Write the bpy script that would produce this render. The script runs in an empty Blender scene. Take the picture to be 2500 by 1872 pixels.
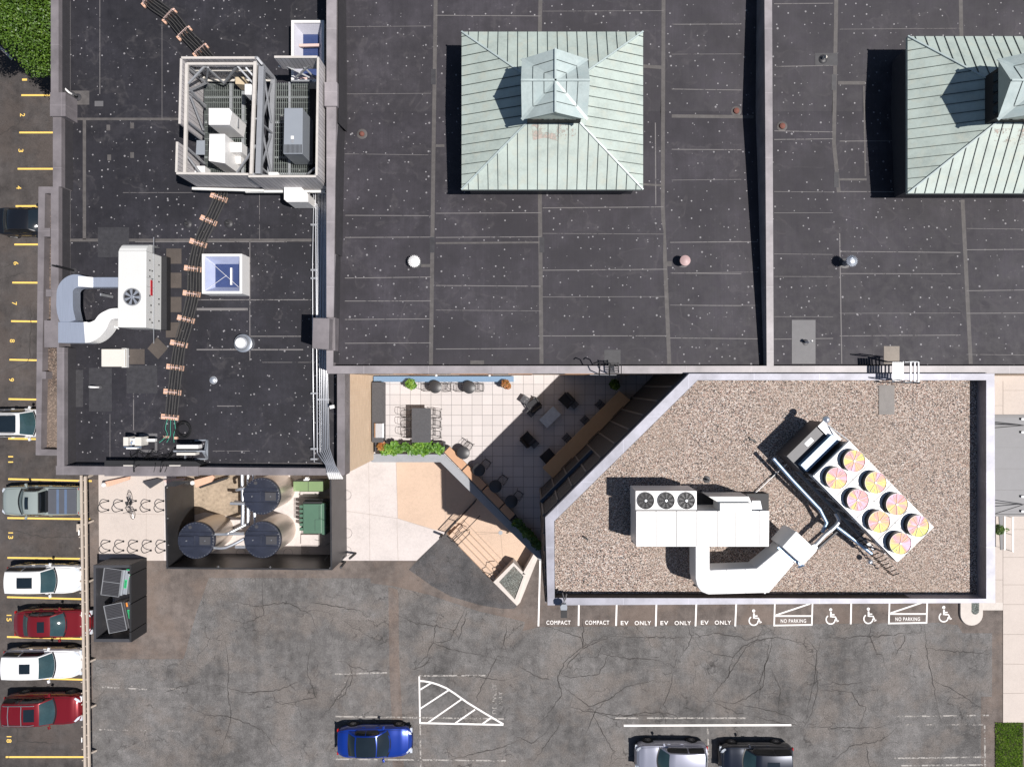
import bpy, bmesh, math, random
from mathutils import Vector, Matrix
from mathutils.geometry import tessellate_polygon
random.seed(7)
S = bpy.context.scene
COL = S.collection
# ---------------------------------------------------------------- camera, sky, sun, exposure
H, F, CX, CY = 44.0, 1628.0, 1283.0, 936.0
cam_d = bpy.data.cameras.new('camera'); cam = bpy.data.objects.new('camera', cam_d); COL.objects.link(cam)
cam.location = (0, 0, H); cam_d.sensor_width = 36; cam_d.lens = 36*F/2500
cam_d.shift_x = -(CX-1250)/2500; cam_d.clip_end = 600
S.camera = cam
SUN = Vector((0.509, -0.160, 1.0)).normalized()
w = bpy.data.worlds.new("World"); S.world = w; w.use_nodes = True
nt = w.node_tree; sky = nt.nodes.new('ShaderNodeTexSky'); sky.sky_type = 'NISHITA'; sky.sun_disc = False
sky.sun_elevation = math.asin(SUN.z); sky.sun_rotation = math.atan2(SUN.x, SUN.y)
sky.air_density = 1.0; sky.dust_density = 0.6
nt.links.new(sky.outputs[0], nt.nodes['Background'].inputs[0]); nt.nodes['Background'].inputs[1].default_value = 0.05
sd = bpy.data.lights.new('sun', 'SUN'); sd.energy = 4.6; sd.angle = math.radians(0.5); sd.color = (1.0, 0.955, 0.91)
so = bpy.data.objects.new('sun', sd); COL.objects.link(so); so.rotation_euler = SUN.to_track_quat('Z', 'Y').to_euler()
S.view_settings.view_transform = 'Standard'; S.view_settings.look = 'None'; S.view_settings.gamma = 1
S.view_settings.exposure = 0.34
S.cycles.max_bounces = 5; S.cycles.diffuse_bounces = 2; S.cycles.glossy_bounces = 3
S.cycles.sample_clamp_indirect = 6
# ---------------------------------------------------------------- helpers
def P(px, py, z=0.0):
    k = (H-z)/F
    return Vector(((px-CX)*k, -(py-CY)*k, z))
class MB:
    def __init__(s): s.b = bmesh.new(); s.mi = 0
    def face(s, vs, mi=None):
        f = s.b.faces.new([s.b.verts.new(v) for v in vs]); f.material_index = s.mi if mi is None else mi; return f
    def prism(s, pts, z0, z1, mi=None):
        """pts: world xy; vertical prism"""
        lo = [s.b.verts.new((p[0], p[1], z0)) for p in pts]; hi = [s.b.verts.new((p[0], p[1], z1)) for p in pts]
        n = len(pts); fs = []
        fs.append(s.b.faces.new(hi)); fs.append(s.b.faces.new(lo[::-1]))
        for i in range(n): fs.append(s.b.faces.new((lo[i], lo[(i+1) % n], hi[(i+1) % n], hi[i])))
        for f in fs: f.material_index = s.mi if mi is None else mi
        return s
    def pprism(s, px, zt, z0, mi=None):
        """px: pixel outline of the top face seen at height zt"""
        return s.prism([P(a, b, zt) for a, b in px], z0, zt, mi)
    def prect(s, x0, y0, x1, y1, zt, z0, mi=None):
        return s.pprism([(x0, y0), (x1, y0), (x1, y1), (x0, y1)], zt, z0, mi)
    def box(s, c, d, rot=0.0, mi=None, tilt=None):
        M = Matrix.Translation(c) @ Matrix.Rotation(rot, 4, 'Z')
        if tilt: M = M @ Matrix.Rotation(tilt[0], 4, tilt[1])
        vs = [s.b.verts.new(M @ Vector((x*d[0]/2, y*d[1]/2, z*d[2]/2))) for x in (-1, 1) for y in (-1, 1) for z in (-1, 1)]
        for q in ((0, 1, 3, 2), (4, 6, 7, 5), (0, 4, 5, 1), (2, 3, 7, 6), (0, 2, 6, 4), (1, 5, 7, 3)):
            f = s.b.faces.new([vs[i] for i in q]); f.material_index = s.mi if mi is None else mi
        return s
    def bar(s, a, b, wd, ht, mi=None):
        """rectangular bar from a to b"""
        a, b = Vector(a), Vector(b); d = b-a; L = d.length
        z = d.normalized(); up = Vector((0, 0, 1)) if abs(z.z) < .95 else Vector((1, 0, 0))
        x = up.cross(z).normalized(); y = z.cross(x)
        vs = [s.b.verts.new(p + x*i*wd/2 + y*j*ht/2) for p in (a, b) for i, j in ((-1, -1), (1, -1), (1, 1), (-1, 1))]
        for q in ((0, 3, 2, 1), (4, 5, 6, 7), (0, 1, 5, 4), (1, 2, 6, 5), (2, 3, 7, 6), (3, 0, 4, 7)):
            f = s.b.faces.new([vs[i] for i in q]); f.material_index = s.mi if mi is None else mi
        return s
    def tube(s, pts, r, n=8, mi=None, close=False):
        pts = [Vector(p) for p in pts]; rings = []; N = len(pts)
        for i, p in enumerate(pts):
            if close: d = (pts[(i+1) % N]-pts[i-1])
            else: d = (pts[min(i+1, N-1)]-pts[max(i-1, 0)])
            d.normalize(); up = Vector((0, 0, 1)) if abs(d.z) < .9 else Vector((1, 0, 0))
            x = up.cross(d).normalized(); y = d.cross(x)
            rr = r[i] if isinstance(r, (list, tuple)) else r
            rings.append([s.b.verts.new(p + (x*math.cos(t)+y*math.sin(t))*rr) for t in [2*math.pi*k/n for k in range(n)]])
        m = s.mi if mi is None else mi
        for i in range(N if close else N-1):
            A, B = rings[i], rings[(i+1) % N]
            for k in range(n):
                f = s.b.faces.new((A[k], A[(k+1) % n], B[(k+1) % n], B[k])); f.material_index = m; f.smooth = True
        if not close:
            for q in (rings[0][::-1], rings[-1]):
                f = s.b.faces.new(q); f.material_index = m
        return s
    def lathe(s, c, prof, n=32, mi=None, smooth=True):
        """prof: list of (r, z) rel to c, open profile; caps if r>0 at the ends"""
        c = Vector(c); rings = []; m = s.mi if mi is None else mi
        for r, z in prof:
            rings.append([s.b.verts.new(c+Vector((r*math.cos(2*math.pi*k/n), r*math.sin(2*math.pi*k/n), z))) for k in range(n)] if r > 1e-5 else [s.b.verts.new(c+Vector((0, 0, z)))])
        for A, B in zip(rings, rings[1:]):
            for k in range(n):
                q = [A[k % len(A)], A[(k+1) % len(A)], B[(k+1) % len(B)], B[k % len(B)]]
                u = []
                for v in q:
                    if v not in u: u.append(v)
                if len(u) > 2:
                    f = s.b.faces.new(u); f.material_index = m; f.smooth = smooth
        for R in (rings[0], rings[-1]):
            if len(R) > 2:
                f = s.b.faces.new(R); f.material_index = m
        return s
    def sphere(s, c, r, n=12, sz=1.0, mi=None):
        return s.lathe(c, [(r*math.sin(math.pi*i/8), -r*sz*math.cos(math.pi*i/8)) for i in range(9)], n, mi)
    def sheet(s, loops, mi=None):
        """flat polygon with holes; loops: list of lists of Vector"""
        tri = tessellate_polygon(loops); flat = [s.b.verts.new(v) for l in loops for v in l]
        for t in tri:
            f = s.b.faces.new([flat[i] for i in t]); f.material_index = s.mi if mi is None else mi
            f.normal_update()
            if f.normal.z < 0: f.normal_flip()
        return s
    def psheet(s, px, z, mi=None, holes=()):
        return s.sheet([[P(a, b, z) for a, b in l] for l in [px, *holes]], mi)
    def ribbon(s, pts, wd, mi=None):
        """flat ribbon along world points; wd scalar or list"""
        n = len(pts); L = []
        for i, p in enumerate(pts):
            p = Vector(p); d = Vector(pts[min(i+1, n-1)])-Vector(pts[max(i-1, 0)]); d.z = 0
            if d.length < 1e-6: d = Vector((1, 0, 0))
            d.normalize(); q = Vector((-d.y, d.x, 0))*((wd[i] if isinstance(wd, list) else wd)/2)
            L.append((s.b.verts.new(p+q), s.b.verts.new(p-q)))
        for A, B in zip(L, L[1:]):
            f = s.b.faces.new((A[1], B[1], B[0], A[0])); f.material_index = s.mi if mi is None else mi
            f.normal_update()
            if f.normal.z < 0: f.normal_flip()
        return s
def wloc(o):
    v = Vector((0, 0, 0))
    while o: v += o.location; o = o.parent
    return v
def obj(name, mb, mats, parent=None, world=True, bevel=0, smooth=None, recalc=True, **kw):
    me = bpy.data.meshes.new(name)
    if recalc: bmesh.ops.recalc_face_normals(mb.b, faces=mb.b.faces)
    mb.b.to_mesh(me); mb.b.free()
    if not isinstance(mats, (list, tuple)): mats = [mats]
    for m in mats: me.materials.append(m)
    o = bpy.data.objects.new(name, me); COL.objects.link(o)
    if parent:
        if world: me.transform(Matrix.Translation(-wloc(parent)))
        o.parent = parent
    if smooth is not None:
        for p in me.polygons: p.use_smooth = True
        me.set_sharp_from_angle(angle=math.radians(smooth))
    elif any(p.use_smooth for p in me.polygons): me.set_sharp_from_angle(angle=math.radians(52))
    if bevel:
        md = o.modifiers.new('bevel', 'BEVEL'); md.width = bevel; md.segments = 2; md.limit_method = 'ANGLE'; md.angle_limit = math.radians(50)
    tag(o, **kw)
    return o
def tag(o, label=None, cat=None, group=None, kind=None):
    if label: o['label'] = label
    if cat: o['category'] = cat
    if group: o['group'] = group
    if kind: o['kind'] = kind
    return o
def thing(name, label, cat, loc=(0, 0, 0), rz=0.0, group=None):
    o = bpy.data.objects.new(name, None); COL.objects.link(o); o.location = loc; o.rotation_euler = (0, 0, rz)
    o.empty_display_size = .2
    return tag(o, label, cat, group)
def copy_tree(o, parent=None):
    c = o.copy(); COL.objects.link(c); c.parent = parent
    for ch in list(o.children): copy_tree(ch, c)
    return c
def dup(o, loc, rz=None, label=None, group=None):
    c = copy_tree(o); c.location = loc
    if rz is not None: c.rotation_euler = (0, 0, rz)
    if label: c['label'] = label
    if group: c['group'] = group
    return c
# ---------------------------------------------------------------- materials
class NT:
    def __init__(s, name):
        s.m = bpy.data.materials.new(name); s.m.use_nodes = True; s.t = s.m.node_tree
        s.b = s.t.nodes['Principled BSDF']; s._pos = None
    def n(s, typ, **kw):
        x = s.t.nodes.new('ShaderNode'+typ)
        for k, v in kw.items(): setattr(x, k, v)
        return x
    def l(s, a, b): s.t.links.new(a, b)
    @property
    def pos(s):
        if not s._pos: s._pos = s.n('NewGeometry').outputs['Position']
        return s._pos
    def val(s, x, sock):
        if isinstance(x, (int, float)): sock.default_value = x
        elif isinstance(x, (tuple, list)): sock.default_value = (*x[:3], 1) if len(sock.default_value) == 4 else x
        else: s.l(x, sock)
    def math(s, op, a, b=0.0, c=None, clamp=False):
        x = s.n('Math', operation=op, use_clamp=clamp); s.val(a, x.inputs[0]); s.val(b, x.inputs[1])
        if c is not None: s.val(c, x.inputs[2])
        return x.outputs[0]
    def noise(s, scale, detail=4, rough=.55, vec=None, out='Fac', dist=0.0):
        x = s.n('TexNoise'); x.inputs['Scale'].default_value = scale; x.inputs['Detail'].default_value = detail
        x.inputs['Roughness'].default_value = rough; x.inputs['Distortion'].default_value = dist
        s.l(vec if vec is not None else s.pos, x.inputs['Vector']); return x.outputs[out]
    def scaled(s, v, sc):
        x = s.n('Mapping'); x.inputs['Scale'].default_value = sc; s.l(v, x.inputs['Vector']); return x.outputs[0]
    def voro(s, scale, feature='F1', vec=None, out='Distance', rnd=1.0):
        x = s.n('TexVoronoi', feature=feature); x.inputs['Scale'].default_value = scale; x.inputs['Randomness'].default_value = rnd
        s.l(vec if vec is not None else s.pos, x.inputs['Vector']); return x.outputs[out]
    def ramp(s, f, stops, interp='LINEAR'):
        x = s.n('ValToRGB'); x.color_ramp.interpolation = interp; e = x.color_ramp.elements
        while len(e) < len(stops): e.new(.5)
        for i, (p, c) in enumerate(stops):
            e[i].position = p; e[i].color = (*c, 1) if isinstance(c, (tuple, list)) else (c, c, c, 1)
        s.l(f, x.inputs[0]); return x.outputs[0]
    def mix(s, f, a, b, mode='MIX'):
        x = s.n('Mix', data_type='RGBA', blend_type=mode); x.clamp_factor = True
        s.val(f, x.inputs[0]); s.val(a, x.inputs[6]); s.val(b, x.inputs[7]); return x.outputs[2]
    def bump(s, h, strength=.3, dist=.02):
        x = s.n('Bump'); x.inputs['Strength'].default_value = strength; x.inputs['Distance'].default_value = dist
        s.l(h, x.inputs['Height']); s.l(x.outputs[0], s.b.inputs['Normal'])
    def end(s, col, rough=.8, metal=0.0, coat=0.0, spec=None):
        s.val(col, s.b.inputs['Base Color']); s.val(rough, s.b.inputs['Roughness']); s.val(metal, s.b.inputs['Metallic'])
        if coat: s.b.inputs['Coat Weight'].default_value = coat; s.b.inputs['Coat Roughness'].default_value = .05
        if spec is not None: s.b.inputs['Specular IOR Level'].default_value = spec
        return s.m
def sc(c, k): return tuple(x*k for x in c)
def simple(name, col, rough=.6, metal=0.0, var=.15, scale=3.0, coat=0.0, spec=None, bump=0, local=False):
    m = NT(name)
    v = m.n('TexCoord').outputs['Object'] if local else None
    f = m.noise(scale, 5, .6, v); g = m.noise(scale*9, 3, .6, v)
    c = m.mix(m.math('MULTIPLY_ADD', g, .4, m.math('MULTIPLY', f, .6)), sc(col, 1-var*1.6), sc(col, 1+var*1.6))
    if bump: m.bump(g, bump, .01)
    return m.end(c, rough, metal, coat, spec)
M = {}
def epdm(name, dots=.9, base=(.040, .038, .044)):
    m = NT(name)
    big = m.noise(.35, 5, .6); mid = m.noise(2.3, 6, .65); fine = m.noise(26, 3, .6)
    st = m.noise(1.0, 4, .6, m.scaled(m.pos, (.35, 14, 1)))
    st2 = m.noise(1.0, 4, .6, m.scaled(m.pos, (14, .3, 1)))
    f = m.math('ADD', m.math('MULTIPLY', big, .45), m.math('MULTIPLY', mid, .40))
    f = m.math('ADD', f, m.math('MULTIPLY', st2, .16))
    c = m.ramp(f, [(.34, sc(base, .62)), (.5, base), (.60, sc(base, 1.5)), (.72, sc(base, 2.3))])
    c = m.mix(m.math('MULTIPLY', fine, .5), c, sc(base, 1.7))
    dk = m.ramp(m.noise(.55, 6, .6, m.scaled(m.pos, (1, .8, 1))), [(.42, 0.), (.56, 1.)])
    c = m.mix(m.math('MULTIPLY', dk, .40), c, sc(base, .55))
    pn = m.noise(.42, 4, .5, dist=.4)
    pd = m.math('MULTIPLY', m.ramp(pn, [(.555, 0.), (.572, 1.), (.60, .12), (.7, .3)]), m.ramp(mid, [(.4, 0.), (.6, 1.)]))
    c = m.mix(m.math('MULTIPLY', pd, .18), c, (.14, .13, .128))
    # scuffs
    sf = m.ramp(m.noise(6, 8, .75), [(.58, 0.0), (.70, 1.0)])
    c = m.mix(m.math('MULTIPLY', m.math('MULTIPLY', sf, .45), m.ramp(big, [(.45, 0.), (.65, 1.)])), c, (.16, .15, .155))
    # fastener domes as pale dots, the highlights they catch put into the colour
    for s_, r_, amt, off in ((2.1, .034, .9, 0), (1.35, .046, .7, 37.3)):
        v = m.n('TexVoronoi', feature='F1', distance='EUCLIDEAN'); v.inputs['Scale'].default_value = s_; v.voronoi_dimensions = '2D'
        r_ = r_*s_
        ad = m.n('VectorMath', operation='ADD'); m.l(m.pos, ad.inputs[0]); ad.inputs[1].default_value = (off, off, 0)
        m.l(ad.outputs[0], v.inputs['Vector'])
        sp = m.n('SeparateColor'); m.l(v.outputs['Color'], sp.inputs[0])
        thr = m.math('MULTIPLY', m.math('MULTIPLY_ADD', sp.outputs[0], .8, .45), r_)
        d = m.math('SMOOTH_MIN', m.math('DIVIDE', m.math('SUBTRACT', thr, v.outputs['Distance']), .02), 1.0, .01)
        d = m.math('MAXIMUM', d, 0.0)
        on = m.math('GREATER_THAN', sp.outputs[1], 1-dots*.75)
        c = m.mix(m.math('MULTIPLY', m.math('MULTIPLY', d, on), amt), c, (.30, .29, .30))
    m.bump(m.math('ADD', m.math('MULTIPLY', st, .5), mid), .25, .01)
    return m.end(c, m.ramp(mid, [(.3, .55), (.7, .8)]), 0, spec=.35)
M['epdm'] = epdm('rubber_roof', .55, (.0325, .0295, .0355))
M['epdm_west'] = epdm('rubber_roof_dark', .62, (.0175, .0168, .0215))
def asphalt(name, base, cracks, crackcol=(.025, .023, .022), speck=1.0, blue=0.0, ribs=0):
    m = NT(name)
    warp = m.n('VectorMath', operation='ADD'); wn = m.n('TexNoise'); wn.inputs['Scale'].default_value = .7; wn.inputs['Detail'].default_value = 6
    m.l(m.pos, wn.inputs['Vector']); wsc = m.n('VectorMath', operation='SCALE'); wsc.inputs['Scale'].default_value = 1.6
    m.l(wn.outputs['Color'], wsc.inputs[0]); m.l(m.pos, warp.inputs[0]); m.l(wsc.outputs[0], warp.inputs[1])
    big = m.noise(.22, 5, .6); mid = m.noise(1.6, 6, .65); fine = m.noise(45, 2, .7); f2 = m.noise(14, 3, .6)
    f = m.math('ADD', m.math('MULTIPLY', big, .55), m.math('MULTIPLY', mid, .45))
    vs = m.noise(1.0, 4, .6, m.scaled(m.pos, (1.1, .10, 1)))
    f = m.math('ADD', m.math('MULTIPLY', f, .8), m.math('MULTIPLY', vs, .2))
    c = m.ramp(f, [(.38, sc(base, .56)), (.5, base), (.60, sc(base, 1.42))])
    brown = (base[0]*1.42, base[1]*1.27, base[2]*1.15)
    oil = m.ramp(m.noise(2.6, 3, .5), [(.68, 0.), (.74, 1.)])
    c = m.mix(m.math('MULTIPLY', m.ramp(m.noise(.42, 6, .6), [(.47, 0.), (.60, 1.)]), .45), c, brown)
    sp = m.ramp(fine, [(.30, .45), (.5, 1.0), (.72, 1.0+speck)])
    c = m.mix(m.math('MULTIPLY', oil, .5), c, sc(base, .4))
    c = m.mix(1.0, c, sp, 'MULTIPLY')
    c = m.mix(m.math('MULTIPLY', m.ramp(f2, [(.56, 0.), (.7, 1.)]), .30), c, sc(base, 2.0))
    if cracks:
        for s_, th, thr in ((.26, .0045, .52), (.62, .004, .57), (1.6, .006, .60)):
            e = m.voro(s_, 'DISTANCE_TO_EDGE', warp.outputs[0])
            k = m.math('LESS_THAN', e, th*s_/.30*1.1)
            msk = m.ramp(m.noise(.35+s_*.2, 3, .5), [(thr, 0.), (thr+.05, 1.)])
            c = m.mix(m.math('MULTIPLY', m.math('MULTIPLY', k, msk), .5*cracks), c, crackcol)
    m.bump(fine, .35, .01)
    return m.end(c, .93, 0, spec=.25)
M['asphalt'] = asphalt('asphalt_lot', (.114, .109, .107), 1.0)
M['asphalt_brown'] = asphalt('asphalt_seal', (.128, .108, .098), .0, speck=.35)
M['asphalt_left'] = asphalt('asphalt_stalls', (.066, .059, .057), .55, speck=.4)
M['asphalt_dark'] = asphalt('asphalt_patch', (.070, .068, .070), .9, speck=1.1)
def concrete(name, base, rough=.85, stain=.12, speck=.08):
    m = NT(name); a = m.noise(.6, 6, .6); b = m.noise(5, 5, .6); g = m.noise(60, 2, .6)
    c = m.ramp(m.math('ADD', m.math('MULTIPLY', a, .6), m.math('MULTIPLY', b, .4)), [(.3, sc(base, 1-stain*1.6)), (.5, base), (.7, sc(base, 1+stain))])
    c = m.mix(1.0, c, m.ramp(g, [(.3, 1-speck*2), (.5, 1.), (.7, 1+speck)]), 'MULTIPLY')
    m.bump(g, .2, .005); return m.end(c, rough)
M['concrete'] = concrete('concrete_pale', (.545, .495, .475), stain=.10, speck=.12)
M['concrete_tan'] = concrete('concrete_tan', (.56, .415, .315), stain=.08, speck=.2)
M['concrete_east'] = concrete('concrete_walk', (.50, .44, .40), stain=.06)
M['concrete_kerb'] = concrete('concrete_kerb', (.56, .51, .47), stain=.08)
M['concrete_dirty'] = concrete('concrete_stained', (.34, .27, .20), stain=.4)
M['concrete_wall'] = concrete('concrete_wall', (.30, .31, .33), stain=.1)
def pavers():
    m = NT('paver_tiles'); u = .6096
    sx = m.n('SeparateXYZ'); m.l(m.pos, sx.inputs[0])
    def line(o, off):
        fr = m.math('FRACT', m.math('DIVIDE', m.math('ADD', o, 100*u+off), u))
        return m.math('LESS_THAN', m.math('MINIMUM', fr, m.math('SUBTRACT', 1.0, fr)), .017)
    ln = m.math('MAXIMUM', line(sx.outputs[0], .13), line(sx.outputs[1], .05))
    v = m.n('TexWhiteNoise', noise_dimensions='2D')
    fl = m.n('VectorMath', operation='FLOOR'); dv = m.n('VectorMath', operation='DIVIDE'); ad = m.n('VectorMath', operation='ADD')
    m.l(m.pos, ad.inputs[0]); ad.inputs[1].default_value = (100*u+.13, 100*u+.05, 0)
    m.l(ad.outputs[0], dv.inputs[0]); dv.inputs[1].default_value = (u, u, u); m.l(dv.outputs[0], fl.inputs[0]); m.l(fl.outputs[0], v.inputs['Vector'])
    a = m.noise(3, 5, .6)
    c = m.mix(v.outputs['Value'], (.50, .465, .455), (.57, .53, .52))
    c = m.mix(m.math('MULTIPLY', a, .35), c, (.45, .42, .41))
    c = m.mix(ln, c, (.16, .15, .15))
    return m.end(c, .8)
M['pavers'] = pavers()
def brick():
    m = NT('tan_brick'); x = m.n('TexBrick'); x.offset = .5
    mp = m.n('Mapping'); mp.inputs['Rotation'].default_value = (math.radians(90), 0, math.radians(90))
    sx = m.n('SeparateXYZ'); m.l(m.pos, sx.inputs[0]); cb = m.n('CombineXYZ')
    m.l(m.math('ADD', sx.outputs[0], sx.outputs[1]), cb.inputs[0]); m.l(sx.outputs[2], cb.inputs[1])
    m.l(cb.outputs[0], x.inputs['Vector']); x.inputs['Scale'].default_value = 1; x.inputs['Brick Width'].default_value = .3; x.inputs['Row Height'].default_value = .1
    x.inputs['Mortar Size'].default_value = .008
    x.inputs['Color1'].default_value = (.62, .46, .32, 1); x.inputs['Color2'].default_value = (.74, .57, .42, 1); x.inputs['Mortar'].default_value = (.55, .46, .38, 1)
    c = m.mix(m.math('MULTIPLY', m.noise(4, 5, .6), .4), x.outputs['Color'], (.60, .45, .30))
    return m.end(c, .9)
M['brick'] = brick()
def gravel(name, cols, scale=22):
    m = NT(name); v = m.n('TexVoronoi', feature='F1'); v.inputs['Scale'].default_value = scale; v.voronoi_dimensions = '2D'
    m.l(m.pos, v.inputs['Vector']); sp = m.n('SeparateColor'); m.l(v.outputs['Color'], sp.inputs[0])
    c = m.ramp(sp.outputs[0], cols, 'CONSTANT')
    c = m.mix(m.ramp(v.outputs['Distance'], [(.38, 0.), (.80, 1.)]), c, (.04, .032, .028))
    c = m.mix(m.math('MULTIPLY', m.ramp(m.noise(.35, 5, .6), [(.4, 0.), (.62, 1.)]), .38), c, (.30, .235, .19))
    inv = m.math('SUBTRACT', 1.0, v.outputs['Distance'])
    m.bump(inv, .8, .03); return m.end(c, .8)
M['gravel'] = gravel('roof_gravel', [(0, (.07, .058, .053)), (.12, (.21, .165, .145)), (.26, (.38, .29, .24)), (.44, (.50, .395, .33)), (.62, (.66, .56, .49)), (.80, (.42, .26, .21)), (.88, (.26, .255, .26)), (.93, (.78, .71, .66))], 25)
M['gravel_dark'] = gravel('ledge_gravel', [(0, (.02, .015, .012)), (.3, (.08, .055, .045)), (.6, (.16, .11, .085)), (.9, (.32, .25, .2))])
M['gravel_green'] = gravel('planter_gravel', [(0, (.06, .07, .065)), (.3, (.12, .14, .13)), (.6, (.2, .23, .21)), (.9, (.4, .44, .41))], 30)
def coping(name, col, rough=.45, metal=0.0, seam=3.05):
    m = NT(name); sx = m.n('SeparateXYZ'); m.l(m.pos, sx.inputs[0])
    a = m.noise(.9, 5, .6); b = m.noise(3, 5, .6, m.scaled(m.pos, (1, 1, 1)), dist=1.0)
    c = m.mix(m.ramp(a, [(.35, 0.), (.65, 1.)]), sc(col, .74), sc(col, 1.22)); c = m.mix(m.math('MULTIPLY', b, .35), c, sc(col, 1.35)); c = m.mix(m.ramp(m.noise(11, 4, .7), [(.6, 0.), (.75, .5)]), c, sc(col, .6))
    def line(o):
        fr = m.math('FRACT', m.math('DIVIDE', m.math('ADD', o, 90.0), seam)); return m.math('LESS_THAN', fr, .008)
    c = m.mix(m.math('MULTIPLY', m.math('MAXIMUM', line(sx.outputs[0]), line(sx.outputs[1])), .7), c, sc(col, 1.5))
    m.bump(b, .12, .02)
    return m.end(c, rough, metal)
M['coping'] = coping('coping_mauve_grey', (.158, .143, .150), .5)
M['coping_main'] = coping('coping_light_grey', (.245, .225, .235), .42)
M['coping_silver'] = coping('coping_silver', (.25, .25, .29), .5, .2)
M['flash'] = simple('rubber_flashing', (.040, .038, .042), .5, 0, .3, 4)
def patina(name, base, tint):
    m = NT(name); a = m.noise(1.1, 6, .65); b = m.noise(9, 4, .6)
    st = m.noise(1.0, 4, .6, m.scaled(m.pos, (2.4, 2.4, .6)))
    c = m.ramp(m.math('ADD', m.math('MULTIPLY', a, .7), m.math('MULTIPLY', b, .3)), [(.32, sc(base, .80)), (.5, base), (.68, sc(base, 1.14))])
    c = m.mix(m.math('MULTIPLY', m.ramp(st, [(.5, 0.), (.7, 1.)]), .5), c, tint)
    return m.end(c, .42, .0)
M['patina'] = patina('copper_patina', (.385, .445, .410), (.43, .44, .37))
M['patina2'] = patina('copper_patina_blue', (.39, .455, .45), (.33, .415, .42))
M['seam'] = simple('seam_dark', (.045, .06, .06), .5)
M['dark'] = simple('black_paint', (.016, .016, .018), .65, 0, .2)
M['black_metal'] = simple('black_metal_panel', (.048, .048, .052), .40, .45, .45, 1.2)
M['charcoal'] = simple('charcoal_paint', (.055, .055, .062), .5, .1, .2)
M['tape'] = simple('seam_tape', (.085, .078, .076), .7, 0, .55, 3.5)
M['seamline'] = simple('lap_seam', (.15, .14, .14), .7, 0, .8, 5)
M['patch'] = simple('roof_patch_rubber', (.038, .037, .041), .5, 0, .6, 4)
M['patch_grey'] = simple('roof_patch_grey', (.12, .117, .122), .55, 0, .2, 3)
M['walkpad'] = simple('walkway_pad', (.075, .062, .054), .9, 0, .35, 2.5)
M['white'] = simple('white_enamel', (.74, .73, .72), .35, 0, .03, 1.5)
M['offwhite'] = simple('offwhite_enamel', (.60, .60, .585), .38, 0, .05, 1.2)
M['cream'] = simple('cream_enamel', (.60, .57, .52), .5, 0, .06, 2)
M['unitgrey'] = simple('grey_blue_enamel', (.27, .295, .33), .35, .1, .06, 2)
M['greytrim'] = simple('grey_steel', (.32, .33, .35), .45, .3, .15, 3)
def galv(name, col, rough, streak):
    m = NT(name); a = m.noise(1, 5, .6, m.scaled(m.pos, streak)); b = m.noise(2.2, 4, .5)
    c = m.mix(a, sc(col, .78), sc(col, 1.12)); c = m.mix(m.math('MULTIPLY', b, .3), c, sc(col, .8))
    return m.end(c, rough, .75)
M['galv'] = galv('galvanised_steel', (.62, .65, .70), .38, (22, 3, 1))
M['duct'] = galv('duct_foil', (.66, .72, .84), .42, (26, 1.2, 1))
M['pipe'] = galv('conduit_steel', (.66, .67, .70), .35, (8, 2, 1))
M['pipe_blue'] = galv('painted_pipe_blue', (.30, .42, .60), .4, (4, 4, 1))
M['chrome'] = galv('bright_jacket', (.75, .77, .82), .2, (2, 2, 9))
def siding():
    m = NT('grey_plank_siding'); sx = m.n('SeparateXYZ'); m.l(m.pos, sx.inputs[0]); u = .19
    q = m.math('DIVIDE', m.math('ADD', m.math('ADD', sx.outputs[0], sx.outputs[1]), 200.0), u)
    fr = m.math('FRACT', q); wn = m.n('TexWhiteNoise', noise_dimensions='1D'); m.l(m.math('FLOOR', q), wn.inputs['W'])
    c = m.mix(wn.outputs['Value'], (.42, .40, .41), (.54, .515, .52))
    c = m.mix(m.math('MULTIPLY', m.noise(5, 4, .6, m.scaled(m.pos, (1, 1, .2))), .4), c, (.27, .26, .26))
    c = m.mix(m.math('LESS_THAN', fr, .09), c, (.10, .095, .10)); return m.end(c, .6)
M['siding'] = siding()
def wood(name, a, b, scale=(1, 1, 1), rough=.6):
    m = NT(name); n1 = m.noise(3, 6, .65, m.scaled(m.pos, scale), dist=.6)
    n2 = m.noise(24, 3, .6, m.scaled(m.pos, scale)); c = m.mix(m.math('MULTIPLY_ADD', n2, .4, m.math('MULTIPLY', n1, .6)), a, b); return m.end(c, rough)
M['timber'] = wood('orange_timber', (.36, .19, .105), (.60, .36, .215), (2, .8, 1))
M['oak'] = wood('oak_counter', (.46, .28, .14), (.66, .44, .25), (2, 1, 1))
M['fence_wood'] = wood('weathered_timber', (.30, .25, .21), (.54, .47, .40), (1, 3, 1), .8)
M['block'] = wood('pipe_block_wood', (.50, .25, .16), (.72, .50, .38), (4, 1, 1), .8)
M['plywood'] = wood('tan_panel', (.42, .33, .21), (.60, .50, .36), (2, 1, 1))
M['stone'] = simple('dark_granite', (.060, .060, .066), .5, 0, .55, 14)
M['slat'] = wood('dark_slats', (.045, .042, .045), (.085, .080, .082), (1, 1, 8), .6)
M['slatpost'] = simple('slat_batten', (.16, .15, .15), .6)
M['blue_ledge'] = simple('blue_grey_ledge', (.17, .27, .40), .4, .1, .1, 2)
M['ptile'] = simple('table_black', (.038, .038, .041), .42, .1, .15, 6, local=True)
M['wire'] = simple('wire_black', (.030, .027, .026), .4, .3, .1)
M['cushion'] = simple('charcoal_cushion', (.028, .028, .032), .85, 0, .2, 9, local=True)
M['marble'] = simple('marble_top', (.52, .56, .60), .12, 0, .3, 4, local=True)
M['yellow'] = simple('yellow_line_paint', (.80, .54, .13), .7, 0, .25, 9)
M['whitepaint'] = simple('white_line_paint', (.80, .77, .75), .7, 0, .12, 9)
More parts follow.
